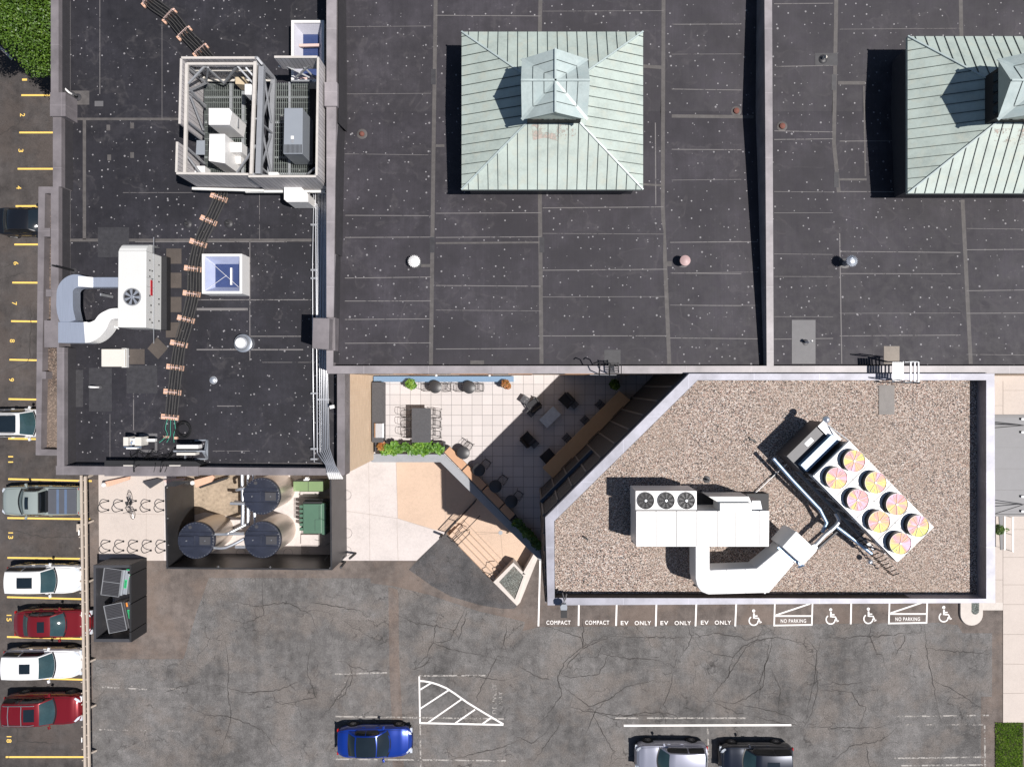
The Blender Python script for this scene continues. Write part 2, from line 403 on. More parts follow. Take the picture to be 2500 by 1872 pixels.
def worn(name, col, thr):
    m = NT(name); n1 = m.noise(7, 8, .75); n2 = m.noise(1.3, 4, .6); k = m.ramp(m.math('ADD', m.math('MULTIPLY', n1, .6), m.math('MULTIPLY', n2, .4)), [(thr-.03, 0.), (thr+.03, 1.)])
    t = m.n('BsdfTransparent'); mx = m.n('MixShader'); m.end(col, .8); m.l(k, mx.inputs[0]); m.l(t.outputs[0], mx.inputs[1]); m.l(m.b.outputs[0], mx.inputs[2])
    m.l(mx.outputs[0], m.t.nodes['Material Output'].inputs[0]); return m.m
M['rust_stain'] = worn('rust_wash', (.40, .34, .30), .54)
M['worn_white'] = worn('worn_white_paint', (.34, .32, .30), .49)
M['worn_white2'] = worn('faded_white_paint', (.27, .25, .235), .53)
M['seamline'] = worn('lap_seam', (.16, .15, .15), .42)
M['crack'] = simple('crack_dark', (.040, .036, .034), .95, 0, .5, 5)
def leafm(name, a, b, c_):
    m = NT(name); n1 = m.noise(1.7, 4, .6); n2 = m.noise(11, 3, .7)
    c = m.ramp(m.math('MULTIPLY_ADD', n2, .55, m.math('MULTIPLY', n1, .45)), [(.32, a), (.52, b), (.68, c_)])
    m.b.inputs['Subsurface Weight'].default_value = 0.0
    return m.end(c, .5)
M['leaf'] = leafm('tree_leaves', (.022, .050, .006), (.060, .125, .010), (.16, .25, .025))
M['leaf2'] = leafm('planter_leaves', (.02, .07, .01), (.10, .23, .02), (.34, .46, .08))
M['leaf3'] = leafm('autumn_leaves', (.10, .13, .02), (.34, .14, .04), (.45, .06, .04))
M['grass'] = leafm('lawn_grass', (.10, .19, .015), (.21, .36, .03), (.36, .50, .06))
M['soil'] = simple('soil', (.035, .026, .02), .95, 0, .4, 8)
M['bark'] = simple('bark', (.09, .065, .045), .9, 0, .3, 6)
M['glassdark'] = simple('dark_glass', (.010, .016, .022), .06, 0, .2, 2, spec=.8)
M['autoglass'] = simple('tinted_car_glass', (.026, .055, .062), .05, 0, .5, 2.2, spec=.8, local=True)
M['sidegl'] = simple('side_glass', (.008, .010, .012), .07, 0, .2, 2, spec=.7)
M['skyglass'] = simple('skylight_glazing', (.045, .065, .16), .12, 0, .25, 1.5, spec=.7)
M['greenmetal'] = simple('green_enamel', (.085, .165, .115), .4, .1, .12, 2)
M['green2'] = simple('olive_green_enamel', (.20, .29, .14), .4, .1, .12, 1)
M['tank'] = galv('tank_jacket', (.74, .67, .60), .42, (1.2, 1.2, .3))
M['lid'] = simple('tank_lid', (.022, .026, .042), .38, 0, .6, 1.6)
M['rubber'] = simple('tyre_rubber', (.015, .015, .016), .8)
M['rim'] = simple('alloy_rim', (.42, .42, .44), .3, .8)
M['trim'] = simple('black_trim', (.014, .014, .015), .35)
M['lamp'] = simple('clear_lamp', (.62, .66, .72), .08, .2)
M['redlamp'] = simple('red_lamp', (.35, .01, .012), .15)
M['rail_grey'] = simple('silver_trim', (.55, .55, .56), .25, .8)
M['orange'] = simple('orange_plastic', (.75, .25, .03), .6)
M['signgreen'] = simple('green_decal', (.02, .42, .16), .6)
M['pink'] = simple('pink_paint', (.60, .44, .40), .8, 0, .15, 2)
M['red'] = simple('red_paint', (.45, .02, .03), .4)
M['greycap'] = simple('bleached_cap', (.50, .47, .44), .6, 0, .2, 4)
M['linegrey'] = simple('grey_line', (.05, .048, .046), .6, 0, .4, 5)
M['navy'] = simple('dark_blue_gutter', (.035, .055, .085), .5)
M['grate'] = simple('grating_steel', (.24, .27, .255), .5, .2, .2, 3)
M['cable'] = simple('black_cable', (.010, .010, .011), .5)
M['cable_blue'] = simple('green_cable', (.05, .28, .20), .5)
def paint(name, col, metal=.35, rough=.3):
    return simple(name, col, rough, metal, .03, 1.5, coat=1.0, local=True)
def fanmat():
    m = NT('fan_grille_colour'); tc = m.n('TexCoord').outputs['Object']; sx = m.n('SeparateXYZ'); m.l(tc, sx.inputs[0])
    an = m.math('ARCTAN2', sx.outputs[1], sx.outputs[0]); r = m.n('VectorMath', operation='LENGTH'); m.l(tc, r.inputs[0])
    cb = m.n('CombineXYZ'); m.l(m.math('COSINE', an), cb.inputs[0]); m.l(m.math('SINE', an), cb.inputs[1]); m.l(m.math('MULTIPLY', r.outputs['Value'], 1.2), cb.inputs[2])
    ad = m.n('VectorMath', operation='ADD'); m.l(cb.outputs[0], ad.inputs[0]); oi = m.n('ObjectInfo'); m.l(oi.outputs['Location'], ad.inputs[1])
    f = m.noise(.8, 2, .5, ad.outputs[0]); g = m.noise(22, 2, .7, tc)
    f = m.math('MULTIPLY_ADD', g, .16, m.math('MULTIPLY', f, .86))
    c = m.ramp(f, [(.36, (.44, .46, .04)), (.43, (.62, .44, .06)), (.49, (.62, .27, .09)), (.55, (.52, .17, .20)), (.62, (.56, .30, .44))])
    c = m.mix(m.ramp(m.math('FRACT', m.math('MULTIPLY', r.outputs['Value'], 26.)), [(.0, .14), (.3, 0.)]), c, (.06, .03, .02))
    return m.end(c, .5)
M['fan'] = fanmat()
def crown(mb, blobs, n, size, mi=None, flat=.5):
    """leaf-sized faces through ellipsoid blobs: (x,y,z,rx,ry,rz)"""
    tot = sum(b[3]*b[4]*b[5] for b in blobs) or 1
    for b in blobs:
        k = max(8, int(n*b[3]*b[4]*b[5]/tot))
        for _ in range(k):
            while True:
                d = Vector((random.uniform(-1, 1), random.uniform(-1, 1), random.uniform(-1, 1)))
                if .02 < d.length < 1: break
            d = d.normalized()*(d.length**.45)*random.uniform(.82, 1.08)
            c = Vector((b[0]+d.x*b[3], b[1]+d.y*b[4], b[2]+d.z*b[5])); s_ = size*random.uniform(.6, 1.4)
            ax = Vector((random.gauss(0, 1), random.gauss(0, 1), random.gauss(0, flat))).normalized()
            nn = Vector((random.gauss(0, .6), random.gauss(0, .6), 1)).normalized(); bx = nn.cross(ax).normalized(); 
            mb.face([c-ax*s_, c+bx*s_*.55, c+ax*s_, c-bx*s_*.55], mi)
# ================================================================ SETTING
ZT, ZW, ZWC, ZMC, ZGC = 4.4, 10.25, 11.0, 12.5, 12.9
ZG = ZGC-.66
pit = [(1088, 1300), (1205, 1421), (1253, 1374), (1277, 1404), (1312, 1345), (1335, 1280), (1300, 1200), (1190, 1180)]
def struct(name, mb, m, **k): return obj(name, mb, m, kind='structure', **k)
b = MB(); g0 = [(-3000, -2600), (5600, -2600), (5600, 4600), (-3000, 4600)]
b.psheet(g0, 0, holes=[pit]); struct('ground', b, M['asphalt_brown'])
b = MB(); b.psheet([(-1400, -900), (330, -900), (330, 1170), (196, 1170), (212, 2600), (-1400, 2600)], .004); struct('stall_pavement', b, M['asphalt_left'])
b = MB(); b.psheet([(510, 1410), (905, 1411), (905, 1423), (960, 1430), (1050, 1452), (1170, 1492), (1260, 1512), (1282, 1518), (1276, 1540), (1315, 1530), (1700, 1526), (2290, 1519), (2338, 1525), (2350, 1545), (2422, 1545), (2422, 1760), (2430, 2600), (225, 2600), (226, 1609), (448, 1608), (478, 1500)], .008)
struct('parking_lot', b, M['asphalt'])
b = MB(); b.psheet([(948, 1432), (970, 1438), (973, 1450), (974, 1600), (985, 1800), (990, 2200), (962, 2200), (958, 1780), (951, 1650)], .012)
b.psheet([(2395, 1700), (2424, 1700), (2424, 2100), (2395, 2100)], .012)
struct('asphalt_repair_strip', b, M['asphalt_brown'])
b = MB(); b.psheet([(1086, 1301), (998, 1390), (1052, 1428), (1100, 1455), (1170, 1476), (1222, 1485), (1255, 1486), (1262, 1479), (1205, 1422)], .014)
struct('asphalt_apron', b, M['asphalt_dark'])
# pit floor (sunken landing) with stairs
b = MB(); zl = -.62
b.psheet([(1060, 1160), (1360, 1160), (1360, 1520), (1060, 1520)], zl)
for i in range(4): # treads parallel to the stair line
    dx, dy = .707, .707
    A, B2 = P(1096, 1308, 0), P(1212, 1428, 0); n_ = Vector((.707, .707, 0))
    t0, t1 = i*.33, 3.0
    b.prism([A+n_*t0, B2+n_*t0, B2+n_*(t0+.34), A+n_*(t0+.34)], zl-.02, -.145*(i+1)+.02)
ob = struct('sunken_landing', b, M['concrete_tan'])
b = MB()
for i in range(len(pit)):
    a1, a2 = P(*pit[i], 0), P(*pit[(i+1) % len(pit)], 0)
    b.face([a1, a2, a2+Vector((0, 0, zl-.1)), a1+Vector((0, 0, zl-.1))])
struct('landing_retaining_wall', b, M['concrete_tan'])
b = MB(); c = P(1222, 1300, zl+.006); b.lathe(c, [(.14, 0), (.14, .01), (0, .01)], 20); struct('floor_drain', b, M['greytrim'])
b = MB()
for q in ((1150, 1298), (1108, 1248+60), (1229, 1378)): b.ribbon([P(1222, 1300, zl+.004), P(*q, zl+.004)], .015)
for k in range(4):
    n_ = Vector((.707, .707, 0)); A, B2 = P(1096, 1308, 0)+n_*(k*.33+.31), P(1212, 1428, 0)+n_*(k*.33+.31)
    z = -.145*(k+1)+.024; A.z = B2.z = z; b.ribbon([A, B2], .022)
struct('landing_joints', b, simple('joint', (.22, .17, .14), .9))
# concrete plaza
b = MB(); b.psheet([(400.5, 1120), (1190, 1120), (1190, 1180), (1088, 1300), (1086, 1302), (1017, 1368), (400, 1368)], .010)
b.psheet([(240, 1120), (400, 1120), (400, 1368), (357, 1368), (242, 1366)], .010, 1); struct('concrete_plaza', b, [M['concrete'], M['concrete_east']])
b = MB(); b.psheet([(967, 1080), (1300, 1080), (1190, 1180), (1087, 1299), (1060, 1292), (971, 1265), (969, 1200)], .016); struct('tan_paving', b, M['concrete_tan'])
b = MB()
for l in ([(900, 1120), (903, 1368)], [(969, 1265), (972, 1368)], [(845, 1247), (971, 1265), (1060, 1293)], [(357, 1120), (357, 1366)], [(242, 1252), (400, 1256)], [(967, 1120), (971, 1265)], [(1087, 1130), (1087, 1298)]):
    b.ribbon([P(*q, .021) for q in l], .02)
struct('paving_joint', b, simple('joint_pale', (.36, .31, .28), .9))
# inside of the tank yard: stained slab
b = MB(); b.psheet([(430, 1130), (600, 1130), (600, 1268), (560, 1260), (500, 1250), (470, 1258), (430, 1258)], .02); struct('stained_slab', b, M['concrete_dirty'])
b = MB(); b.psheet([(732, 1192), (845, 1192), (845, 1360), (735, 1360), (735, 1268), (717, 1262), (717, 1215), (732, 1213)], .02); struct('equipment_pad', b, concrete('pad_grey', (.30, .27, .26), stain=.3))
# east walks
b = MB(); b.psheet([(2360, 700), (3200, 700), (3200, 1763), (2449, 1763), (2449, 1488), (2360, 1488)], .02); b.psheet([(2360, 1470), (2449, 1470), (2449, 1489), (2392, 1489), (2392, 1470)], .026, 1)
struct('east_sidewalk', b, [M['concrete_east'], M['concrete_kerb']])
b = MB()
for l in ([(2449, 930), (2449, 1763)], [(2449, 1427), (2600, 1427)], [(2449, 1475), (2600, 1475)], [(2449, 1548), (2600, 1548)], [(2449, 1620), (2600, 1622)], [(2449, 1692), (2600, 1690)], [(2449, 953), (2600, 953)], [(2420, 990), (2449, 990)], [(2449, 1292), (2600, 1292)], [(2449, 1360), (2600, 1360)], [(2430, 1415), (2449, 1415)]):
    b.ribbon([P(*q, .030) for q in l], .018)
struct('sidewalk_joint', b, simple('joint_mid', (.28, .24, .21), .9))
b = MB(); b.prism([P(*q, .03) for q in ((2430, 1763), (2497, 1763), (2497, 2300), (2430, 2300))], .0, .03)
struct('lawn_base', b, M['soil'])
b = MB()
for _ in range(9000):
    p = P(random.uniform(2430, 2497), random.uniform(1763, 1890), .03); h = random.uniform(.04, .11); d = Vector((random.gauss(0, .04), random.gauss(0, .04), h)); s_ = Vector((random.uniform(-.02, .02), random.uniform(-.02, .02), 0))
    b.face([p-s_, p+s_, p+d])
obj('lawn_grass', b, M['grass'], kind='stuff', label='mown green grass patch beside the pale sidewalk', recalc=False)
# kerb island
def arc(cx, cy, r, a0, a1, n=12): return [(cx+r*math.cos(math.radians(a0+(a1-a0)*i/n)), cy-r*math.sin(math.radians(a0+(a1-a0)*i/n))) for i in range(n+1)]
b = MB(); b.pprism([(2345, 1440), (2345, 1497), *arc(2372.5, 1499, 27.5, 180, 360), (2400, 1440)], .15, 0)
struct('kerb_island', b, M['concrete_kerb'], bevel=.02)
b = MB(); b.psheet([(2372, 1440), (2372, 1488), *arc(2381, 1490, 9.5, 180, 360), (2391, 1440)], .154); struct('kerb_island_gravel', b, M['gravel_green'])
# ---------------------------------------------------------------- painted markings
def strip(b, x0, y0, x1, y1, wd, z, mi=None): b.ribbon([P(x0, y0, z), P(x1, y1, z)], wd, mi)
b = MB()
yl = [(52, 233, 140, 233), (47, 324, 140, 324), (43, 412.5, 140, 412.5), (38, 503.5, 120, 503), (35, 597, 120, 597), (30, 690, 120, 690.5), (27, 784, 120, 785.5), (23, 878, 120, 880), (21, 974, 120, 976), (20, 1070.5, 120, 1072), (20, 1169, 224, 1174), (18, 1264, 220, 1267), (18, 1361, 196, 1363.5), (17, 1457, 210, 1462), (17, 1554, 210, 1559), (17, 1653, 210, 1658.5), (17, 1753, 210, 1754), (14, 1847, 205, 1847)]
for q in yl: strip(b, *q, .115, .010)
struct('stall_line_marking', b, M['yellow'])
WP = MB(); ZP = .0155
for x0, y0, x1, y1 in ((1319, 1366, 1314.5, 1528), (1413.5, 1460, 1412.5, 1527), (1506, 1460, 1504, 1527), (1603, 1460, 1601, 1528), (1700.5, 1460, 1698, 1528), (1798, 1460, 1795, 1528), (2078.5, 1460, 2077, 1523)): strip(WP, x0, y0, x1, y1, .11, ZP)
for x, yb in ((1890, 1526), (2170, 1521)):
    d = 1.5
    strip(WP, x+2, 1460, x, yb+2, .10, ZP); strip(WP, x+94, 1460, x+92, yb, .10, ZP+.0)
    strip(WP, x+1.5, yb, x+90.5, yb-1.5, .10, ZP+.0012); strip(WP, x+3, yb-23, x+91, yb-23, .10, ZP+.0012); strip(WP, x+4, yb-25, x+88, yb-53, .10, ZP+.0024)
strip(WP, 1523, 1770.5, 1932, 1769, .13, ZP)
V = (1023.5, 1661.5); strip(WP, 1023.5, 1650, 1025.5, 1765, .10, ZP)
strip(WP, 1024, 1764, 1229, 1768.5, .115, ZP+.0012)
curve = [(1024, 1661.5), (1035, 1662), (1052, 1665), (1070, 1670.5), (1090, 1679), (1110, 1692), (1140, 1713.5), (1180, 1738), (1229, 1767)]
WP.ribbon([P(*q, ZP+.0024) for q in curve], .115)
for q in ((1026, 1682.5, 1053, 1666), (1026, 1729, 1095, 1684), (1045, 1763, 1127, 1706), (1112, 1764, 1160, 1731), (1178, 1766, 1198, 1752)): strip(WP, *q, .10, ZP+.0036)
struct('white_line_marking', WP, M['whitepaint'])
b = MB()
for q in ((246, 1676, 358, 1682), (1026, 1765, 1027, 1880), (818, 1748, 1230, 1754), (2182, 1748, 2414, 1745), (818, 1645, 945, 1641), (1185, 1648, 1023, 1649), (2184, 1850, 2404, 1847), (2404, 1770, 2405, 1872), (1500, 1752, 1820, 1752), (1728, 1775, 1730, 1860), (820, 1852, 1235, 1856), (2200, 1868, 2400, 1866), (242, 1780, 290, 1781)): strip(b, *q, .10, .0165)
struct('worn_line_marking', b, M['worn_white'])
b = MB()
for q in ((290, 1672, 440, 1682), (290, 1781, 441, 1783), (2210, 1768, 2400, 1768), (818, 1758, 960, 1762), (245, 1666, 300, 1672)): strip(b, *q, .09, .0165)
struct('faded_line_marking', b, M['worn_white2'])
def text(name, s, px, py, hpx, wpx, rot, mat, z=.0165, parent=None, zref=None, spacing=1.08, kind='structure', flat=True):
    cu = bpy.data.curves.new('t', 'FONT'); cu.body = s; cu.size = 1; cu.space_character = spacing; cu.offset = .012
    o = bpy.data.objects.new('t', cu); me = bpy.data.meshes.new_from_object(o); bpy.data.objects.remove(o)
    xs = [v.co.x for v in me.vertices]; ys = [v.co.y for v in me.vertices]
    x0, x1, y0, y1 = min(xs), max(xs), min(ys), max(ys); k = (H-z)/F
    me.transform(Matrix.Diagonal((wpx*k/(x1-x0), hpx*k/(y1-y0), 1, 1)) @ Matrix.Translation((-(x0+x1)/2, -(y0+y1)/2, 0)))
    me.materials.clear(); me.materials.append(mat); me.name = name
    o = bpy.data.objects.new(name, me); COL.objects.link(o); o.rotation_euler = (0, 0, rot); o.location = P(px, py, z)
    if parent: o.location -= wloc(parent); o.parent = parent
    elif kind: o['kind'] = kind
    return o
for s, x, y in (('1', 60, 195), ('2', 55, 281), ('3', 51, 368), ('4', 46, 458), ('6', 39, 643), ('7', 35, 741), ('8', 30, 832), ('9', 28, 927), ('11', 26, 1121), ('13', 26, 1307), ('15', 22, 1508), ('18', 22, 1804)):
    text('stall_number_marking', s, x, y, 12, (8 if len(s) == 1 else 16) if s != '1' else 5, -math.pi/2, M['yellow'], .012)
for s, x, y, ww in (('COMPACT', 1363.5, 1519, 59), ('COMPACT', 1458, 1519, 59), ('EV', 1525, 1520, 19), ('ONLY', 1569.5, 1520, 40), ('EV', 1622, 1520, 19), ('ONLY', 1667, 1520, 40), ('EV', 1720.5, 1519, 19), ('ONLY', 1765, 1519, 40), ('NO PARKING', 1937, 1515, 62), ('NO PARKING', 2216, 1510.5, 60)):
    text('stall_lettering_marking', s, x, y, 10 if s[0] != 'N' else 9, ww, 0, M['whitepaint'], .018, spacing=1.15)
text('delivery_lettering_marking', 'DELIVERY', 1207, 1705, 10, 74, math.pi/2, M['worn_white'], .0185)
text('delivery_lettering_marking', 'ONLY', 1222, 1706, 9, 36, math.pi/2, M['worn_white'], .0185)
text('delivery_lettering_marking', 'DELIVERY', 840, 1702, 11, 76, -math.pi/2, M['worn_white2'], .0185)
text('delivery_lettering_marking', 'ONLY', 822, 1690, 11, 40, -math.pi/2, M['worn_white2'], .0185)
def wheelchair(px, py):
    b = MB(); k = H/F; z = .0185
    def q(x, y): v = P(px+x, py+y, z); return v
    b.lathe(q(-1, -15.5), [(3.9*k, 0), (0, .0001)], 18)
    b.ribbon([q(-.5, -10), q(-.5, 3)], 4.2*k); b.ribbon([q(1.8, -3.2), q(8.5, -3.2)], 3*k); b.ribbon([q(1, 2.0), q(10.5, 2.2), q(15, 12.5)], 3.3*k); b.ribbon([q(13, 13.5), q(18.5, 11.5)], 3*k)
    b.ribbon([q(-1+11*math.cos(math.radians(t)), 8.5-11*math.sin(math.radians(t))) for t in range(125, 371, 12)], 3.1*k)
    struct('accessible_symbol_marking', b, M['whitepaint'])
for x, y in ((1841, 1506), (2029, 1503), (2121, 1501.5), (2305, 1497.5)): wheelchair(x, y)
# cracks traced on the lot
CR = [[(1313+0, 1372+150), (1418, 1555), (1424, 1583), (1440, 1573), (1470, 1562), (1500, 1550), (1530, 1545)], [(1424, 1583), (1395, 1610), (1370, 1645)], [(1424, 1583), (1423, 1510)],
 [(1680, 1530), (1688, 1556), (1668, 1595)], [(1688, 1556), (1740, 1546), (1770, 1548), (1800, 1553), (1825, 1560), (1850, 1552), (1890, 1537)], [(1450, 1575), (1465, 1594), (1500, 1603), (1560, 1607), (1610, 1610), (1640, 1632)], [(1688, 1556), (1710, 1580), (1740, 1595), (1790, 1603), (1815, 1575), (1850, 1562), (1900, 1555), (1960, 1570), (1985, 1592), (1998, 1588), (2003, 1565)],
 [(1790, 1603), (1780, 1640), (1770, 1665)], [(1500, 1552), (1560, 1556), (1640, 1555), (1688, 1556)], [(1830, 1745), (1850, 1750), (1910, 1765), (1960, 1773)], [(1735, 1700), (1745, 1715), (1800, 1740), (1830, 1745)],
 [(1985, 1592), (1995, 1640), (1997, 1680), (1985, 1730), (1965, 1772)], [(1997, 1672), (2040, 1667), (2070, 1670), (2108, 1665)], [(2000, 1685), (2060, 1686), (2080, 1690), (2095, 1720), (2115, 1726), (2098, 1772)], [(1880, 1560), (1870, 1620), (1855, 1660), (1853, 1740)], [(1880, 1630), (1905, 1680), (1900, 1745)],
 [(2000, 1558), (2060, 1557), (2100, 1552), (2150, 1553), (2200, 1546), (2260, 1543)], [(2130, 1520), (2122, 1550), (2140, 1595), (2155, 1600), (2160, 1625)], [(2205, 1545), (2210, 1560), (2185, 1600)], [(2258, 1535), (2265, 1600), (2280, 1680), (2290, 1740), (2300, 1765)], [(2262, 1582), (2330, 1590), (2420, 1595)], [(2270, 1655), (2330, 1685), (2400, 1730)],
 [(2020, 1866), (2080, 1820), (2150, 1808), (2190, 1775)], [(2115, 1815), (2120, 1860), (2135, 1880)], [(1970, 1772), (2060, 1777), (2140, 1775), (2180, 1770)], [(1140, 1310+170), (1098, 1560), (1075, 1568), (1045, 1568)], [(1115, 1570), (1130, 1530), (1140, 1490)], [(1100, 1600), (1105, 1645), (1230, 1660), (1260, 1650)],
 [(1245, 1605), (1215, 1600), (1190, 1650), (1165, 1700), (1160, 1740)], [(1003, 1635), (1030, 1628), (1045, 1610), (1055, 1600)], [(836, 1612), (860, 1627), (900, 1637), (945, 1638)], [(862, 1632), (840, 1680), (812, 1720), (780, 1755)], [(760, 1560), (750, 1640), (770, 1700), (690, 1720), (640, 1700)], [(640, 1420), (645, 1500), (600, 1520), (540, 1505)],
 [(520, 1670), (600, 1690), (680, 1684), (760, 1650)], [(455, 1720), (500, 1745), (560, 1748), (640, 1780), (700, 1860)], [(550, 1560), (560, 1640), (555, 1700), (565, 1745), (550, 1800), (530, 1872)], [(400, 1690), (440, 1676), (490, 1664)], [(560, 1465), (620, 1480), (700, 1470), (760, 1500), (780, 1560)], [(1340, 1780), (1300, 1815), (1250, 1790)], [(1300, 1860), (1330, 1820), (1360, 1780), (1375, 1740)],
 [(1400, 1740), (1440, 1730), (1500, 1755), (1560, 1740), (1615, 1737), (1690, 1757), (1740, 1712)], [(1615, 1737), (1628, 1770)], [(740, 1490), (760, 1470), (880, 1490), (905, 1510)], [(970, 1500), (1010, 1520), (1080, 1530), (1120, 1540)], [(1240, 1520), (1225, 1590)],
 [(1488, 1548), (1429, 1573), (1380, 1612), (1362, 1652), (1370, 1696), (1336, 1745), (1292, 1784), (1272, 1804)], [(1362, 1662), (1400, 1696), (1439, 1725), (1488, 1706), (1527, 1676), (1586, 1662), (1636, 1662)], [(1488, 1588), (1478, 1617), (1459, 1647), (1400, 1652), (1365, 1647)], [(1262, 1622), (1311, 1652), (1355, 1662)], [(1400, 1696), (1390, 1725), (1429, 1735), (1508, 1745), (1586, 1745), (1626, 1720)], [(1439, 1725), (1468, 1784), (1498, 1834), (1488, 1868)], [(1478, 1706), (1449, 1745), (1429, 1794)], [(1645, 1637), (1631, 1696), (1621, 1720), (1636, 1745)], [(1891, 1529), (1881, 1588), (1867, 1627), (1862, 1676), (1822, 1706), (1783, 1716), (1729, 1711)], [(1729, 1711), (1773, 1657), (1822, 1578), (1871, 1558)], [(1960, 1548), (1994, 1588), (1989, 1657), (1975, 1716), (1965, 1770)], [(997, 1647), (1036, 1607), (1058, 1568), (1095, 1583), (1174, 1598), (1223, 1612)], [(1058, 1568), (1065, 1519)], [(800, 1720), (839, 1696), (859, 1657), (854, 1607)], [(1272, 1804), (1223, 1824), (1095, 1853)], [(1965, 1770), (1921, 1745), (1842, 1725), (1783, 1716)],
 [(0, 330), (30, 312), (48, 300)], [(0, 654), (40, 642)], [(0, 681), (20, 678), (62, 662)], [(73, 735), (76, 770), (75, 810), (73, 850), (75, 870), (60, 890), (40, 897), (0, 910)], [(40, 1760), (42, 1810), (20, 1850), (5, 1872)], [(42, 1808), (80, 1811), (130, 1814)], [(0, 1290), (60, 1300), (110, 1312), (190, 1310)]]
b = MB()
for c in CR:
    pts = []
    for (x0, y0), (x1, y1) in zip(c, c[1:]):
        n = max(2, int(math.hypot(x1-x0, y1-y0)/7))
        for i in range(n):
            t = i/n; pts.append(P(x0+(x1-x0)*t+random.gauss(0, 1.3), y0+(y1-y0)*t+random.gauss(0, 1.3), .0145))
    pts.append(P(*c[-1], .0145)); wds = [max(.012, .05*math.sin(math.pi*min(1, max(.05, i/len(pts)+.04)))*random.uniform(.6, 1.3)) for i in range(len(pts))]
    b.ribbon(pts, wds)
struct('asphalt_crack_marking', b, M['crack'])
# ================================================================ BUILDINGS
def cap_ring(outer, inner, zt, zd, b=None, mi=None):
    """coping: ring between outer and inner pixel outlines at height zt, thickness down zd"""
    b = b or MB(); n = len(outer); o = [P(x, y, zt) for x, y in outer]; i_ = [P(x, y, zt) for x, y in inner]
    for k in range(n):
        j = (k+1) % n; b.prism([o[k], o[j], i_[j], i_[k]], zt-zd, zt, mi)
    return b
# ---- west building
WO = [(125, -400), (798, -400), (798, 912), (842, 912), (842, 1160), (135, 1160), (125, 800)]
WB = thing('building', 'low building with dark rubber roof and mauve grey parapets beside numbered stalls', 'building', P(460, 500, 0))
b = MB(); b.prism([P(*q, ZWC-.05) for q in ((127, -400), (822, -400), (822, 912), (840, 912), (840, 1158), (137, 1158), (127, 800))], 0, ZW-.25); obj('wall', b, M['brick'], WB)
b = MB(); b.psheet([(150, -360), (830, -360), (830, 1147), (150, 1147)], ZW, 0)
obj('roof', b, M['epdm_west'], WB)
b = MB()
def wall_cap(b, x0, y0, x1, y1, zt, zb): b.prect(x0, y0, x1, y1, zt, zb)
wall_cap(b, 124, -400, 143, 226, ZWC, ZW-.2); wall_cap(b, 129, 283, 150, 456, ZWC, ZW-.2); wall_cap(b, 124, 456, 143, 782, ZWC, ZW-.2)
wall_cap(b, 108, 782, 144, 848, ZWC+.02, ZW-.2); wall_cap(b, 139, 848, 157, 1137, ZWC, ZW-.2)
b.pprism([(136, 1137), (823, 1143), (842, 1160), (137, 1159)], ZWC, ZW-.2); b.prect(823, 912, 842, 1158, ZWC+.002, ZW-.2); b.prect(255, 1138, 484, 1162, ZWC+.05, ZWC-.1)
b.prect(122, 226, 160, 284, ZWC+.12, ZW-.2); b.prect(112, 706, 126, 724, ZWC+.02, ZWC-.2)
obj('parapet', b, M['coping'], WB)
b = MB(); 
for x0, x1, y0, y1 in ((143, 151, -400, 226), (150, 158, 284, 456), (143, 150, 456, 782), (157, 164, 848, 1135)):
    a_ = [P(x0, y0, ZWC-.06), P(x0, y1, ZWC-.06)]; a_ = [Vector((p.x+.012, p.y, p.z)) for p in a_]
    lo = [Vector((p.x+.10, p.y, ZW+.006)) for p in a_]; b.face([a_[0], a_[1], lo[1], lo[0]])
obj('flashing', b, M['flash'], WB)
b = MB() # patches, seam tape
def rp(x0, y0, x1, y1, z, mi): b.psheet([(x0, y0), (x1, y0), (x1, y1), (x0, y1)], z, mi)
zt_ = ZW+.005
for q in ((170, 288, 455, 294), (202, 294, 210, 585), (168, 583, 800, 590), (170, 222, 218, 256)): rp(*q, zt_, 0)
for q in ((168, 560, 172, 1120), (168, 1138-8, 800, 1134)): rp(*q, zt_, 0)
for q in ((239, 555, 315, 628), (168, 903, 203, 993), (217, 898, 273, 1004), (309, 892, 384, 960)): rp(*q, zt_+.002, 1)
for x0, y0 in ((406, 607), (406, 666), (406, 725), (405, 787), (316, 852)): rp(x0, y0, x0+37, y0+37, zt_+.004, 2)
b.psheet([(383, 823), (410, 850), (386, 877), (360, 851)], zt_+.006, 2)
for q in ((168, 0, 172, 600), (243, 0, 244.5, 230), (395, 0, 396, 290), (330, 590, 700, 591.5), (480, 733, 760, 731), (480, 855, 740, 852), (610, 822, 735, 820), (640, 885, 770, 884), (300, 470, 800, 471), (633, 470, 634, 585), (325, 960, 327, 1050), (609, 590, 611, 880), (480, 752, 605, 758), (520, 1100, 610, 1101), (530, 990, 590, 992), (268, 1010, 269, 1130)): rp(*q, zt_+.003, 3)
for x, y in ((260, 305), (318, 300), (262, 378), (318, 372)): rp(x, y, x+9, y+14, zt_+.002, 0)
b.prect(231, 247, 252, 260, ZW+.012, ZW, 4)
b.psheet([(340, 1058), (384, 1058), (384, 1104), (340, 1104)], zt_+.004, 4, holes=[[(346, 1064), (378, 1064), (378, 1098), (346, 1098)]])
obj('roof_patch', b, [M['tape'], M['patch'], M['walkpad'], M['seamline'], M['patch_grey']], WB)
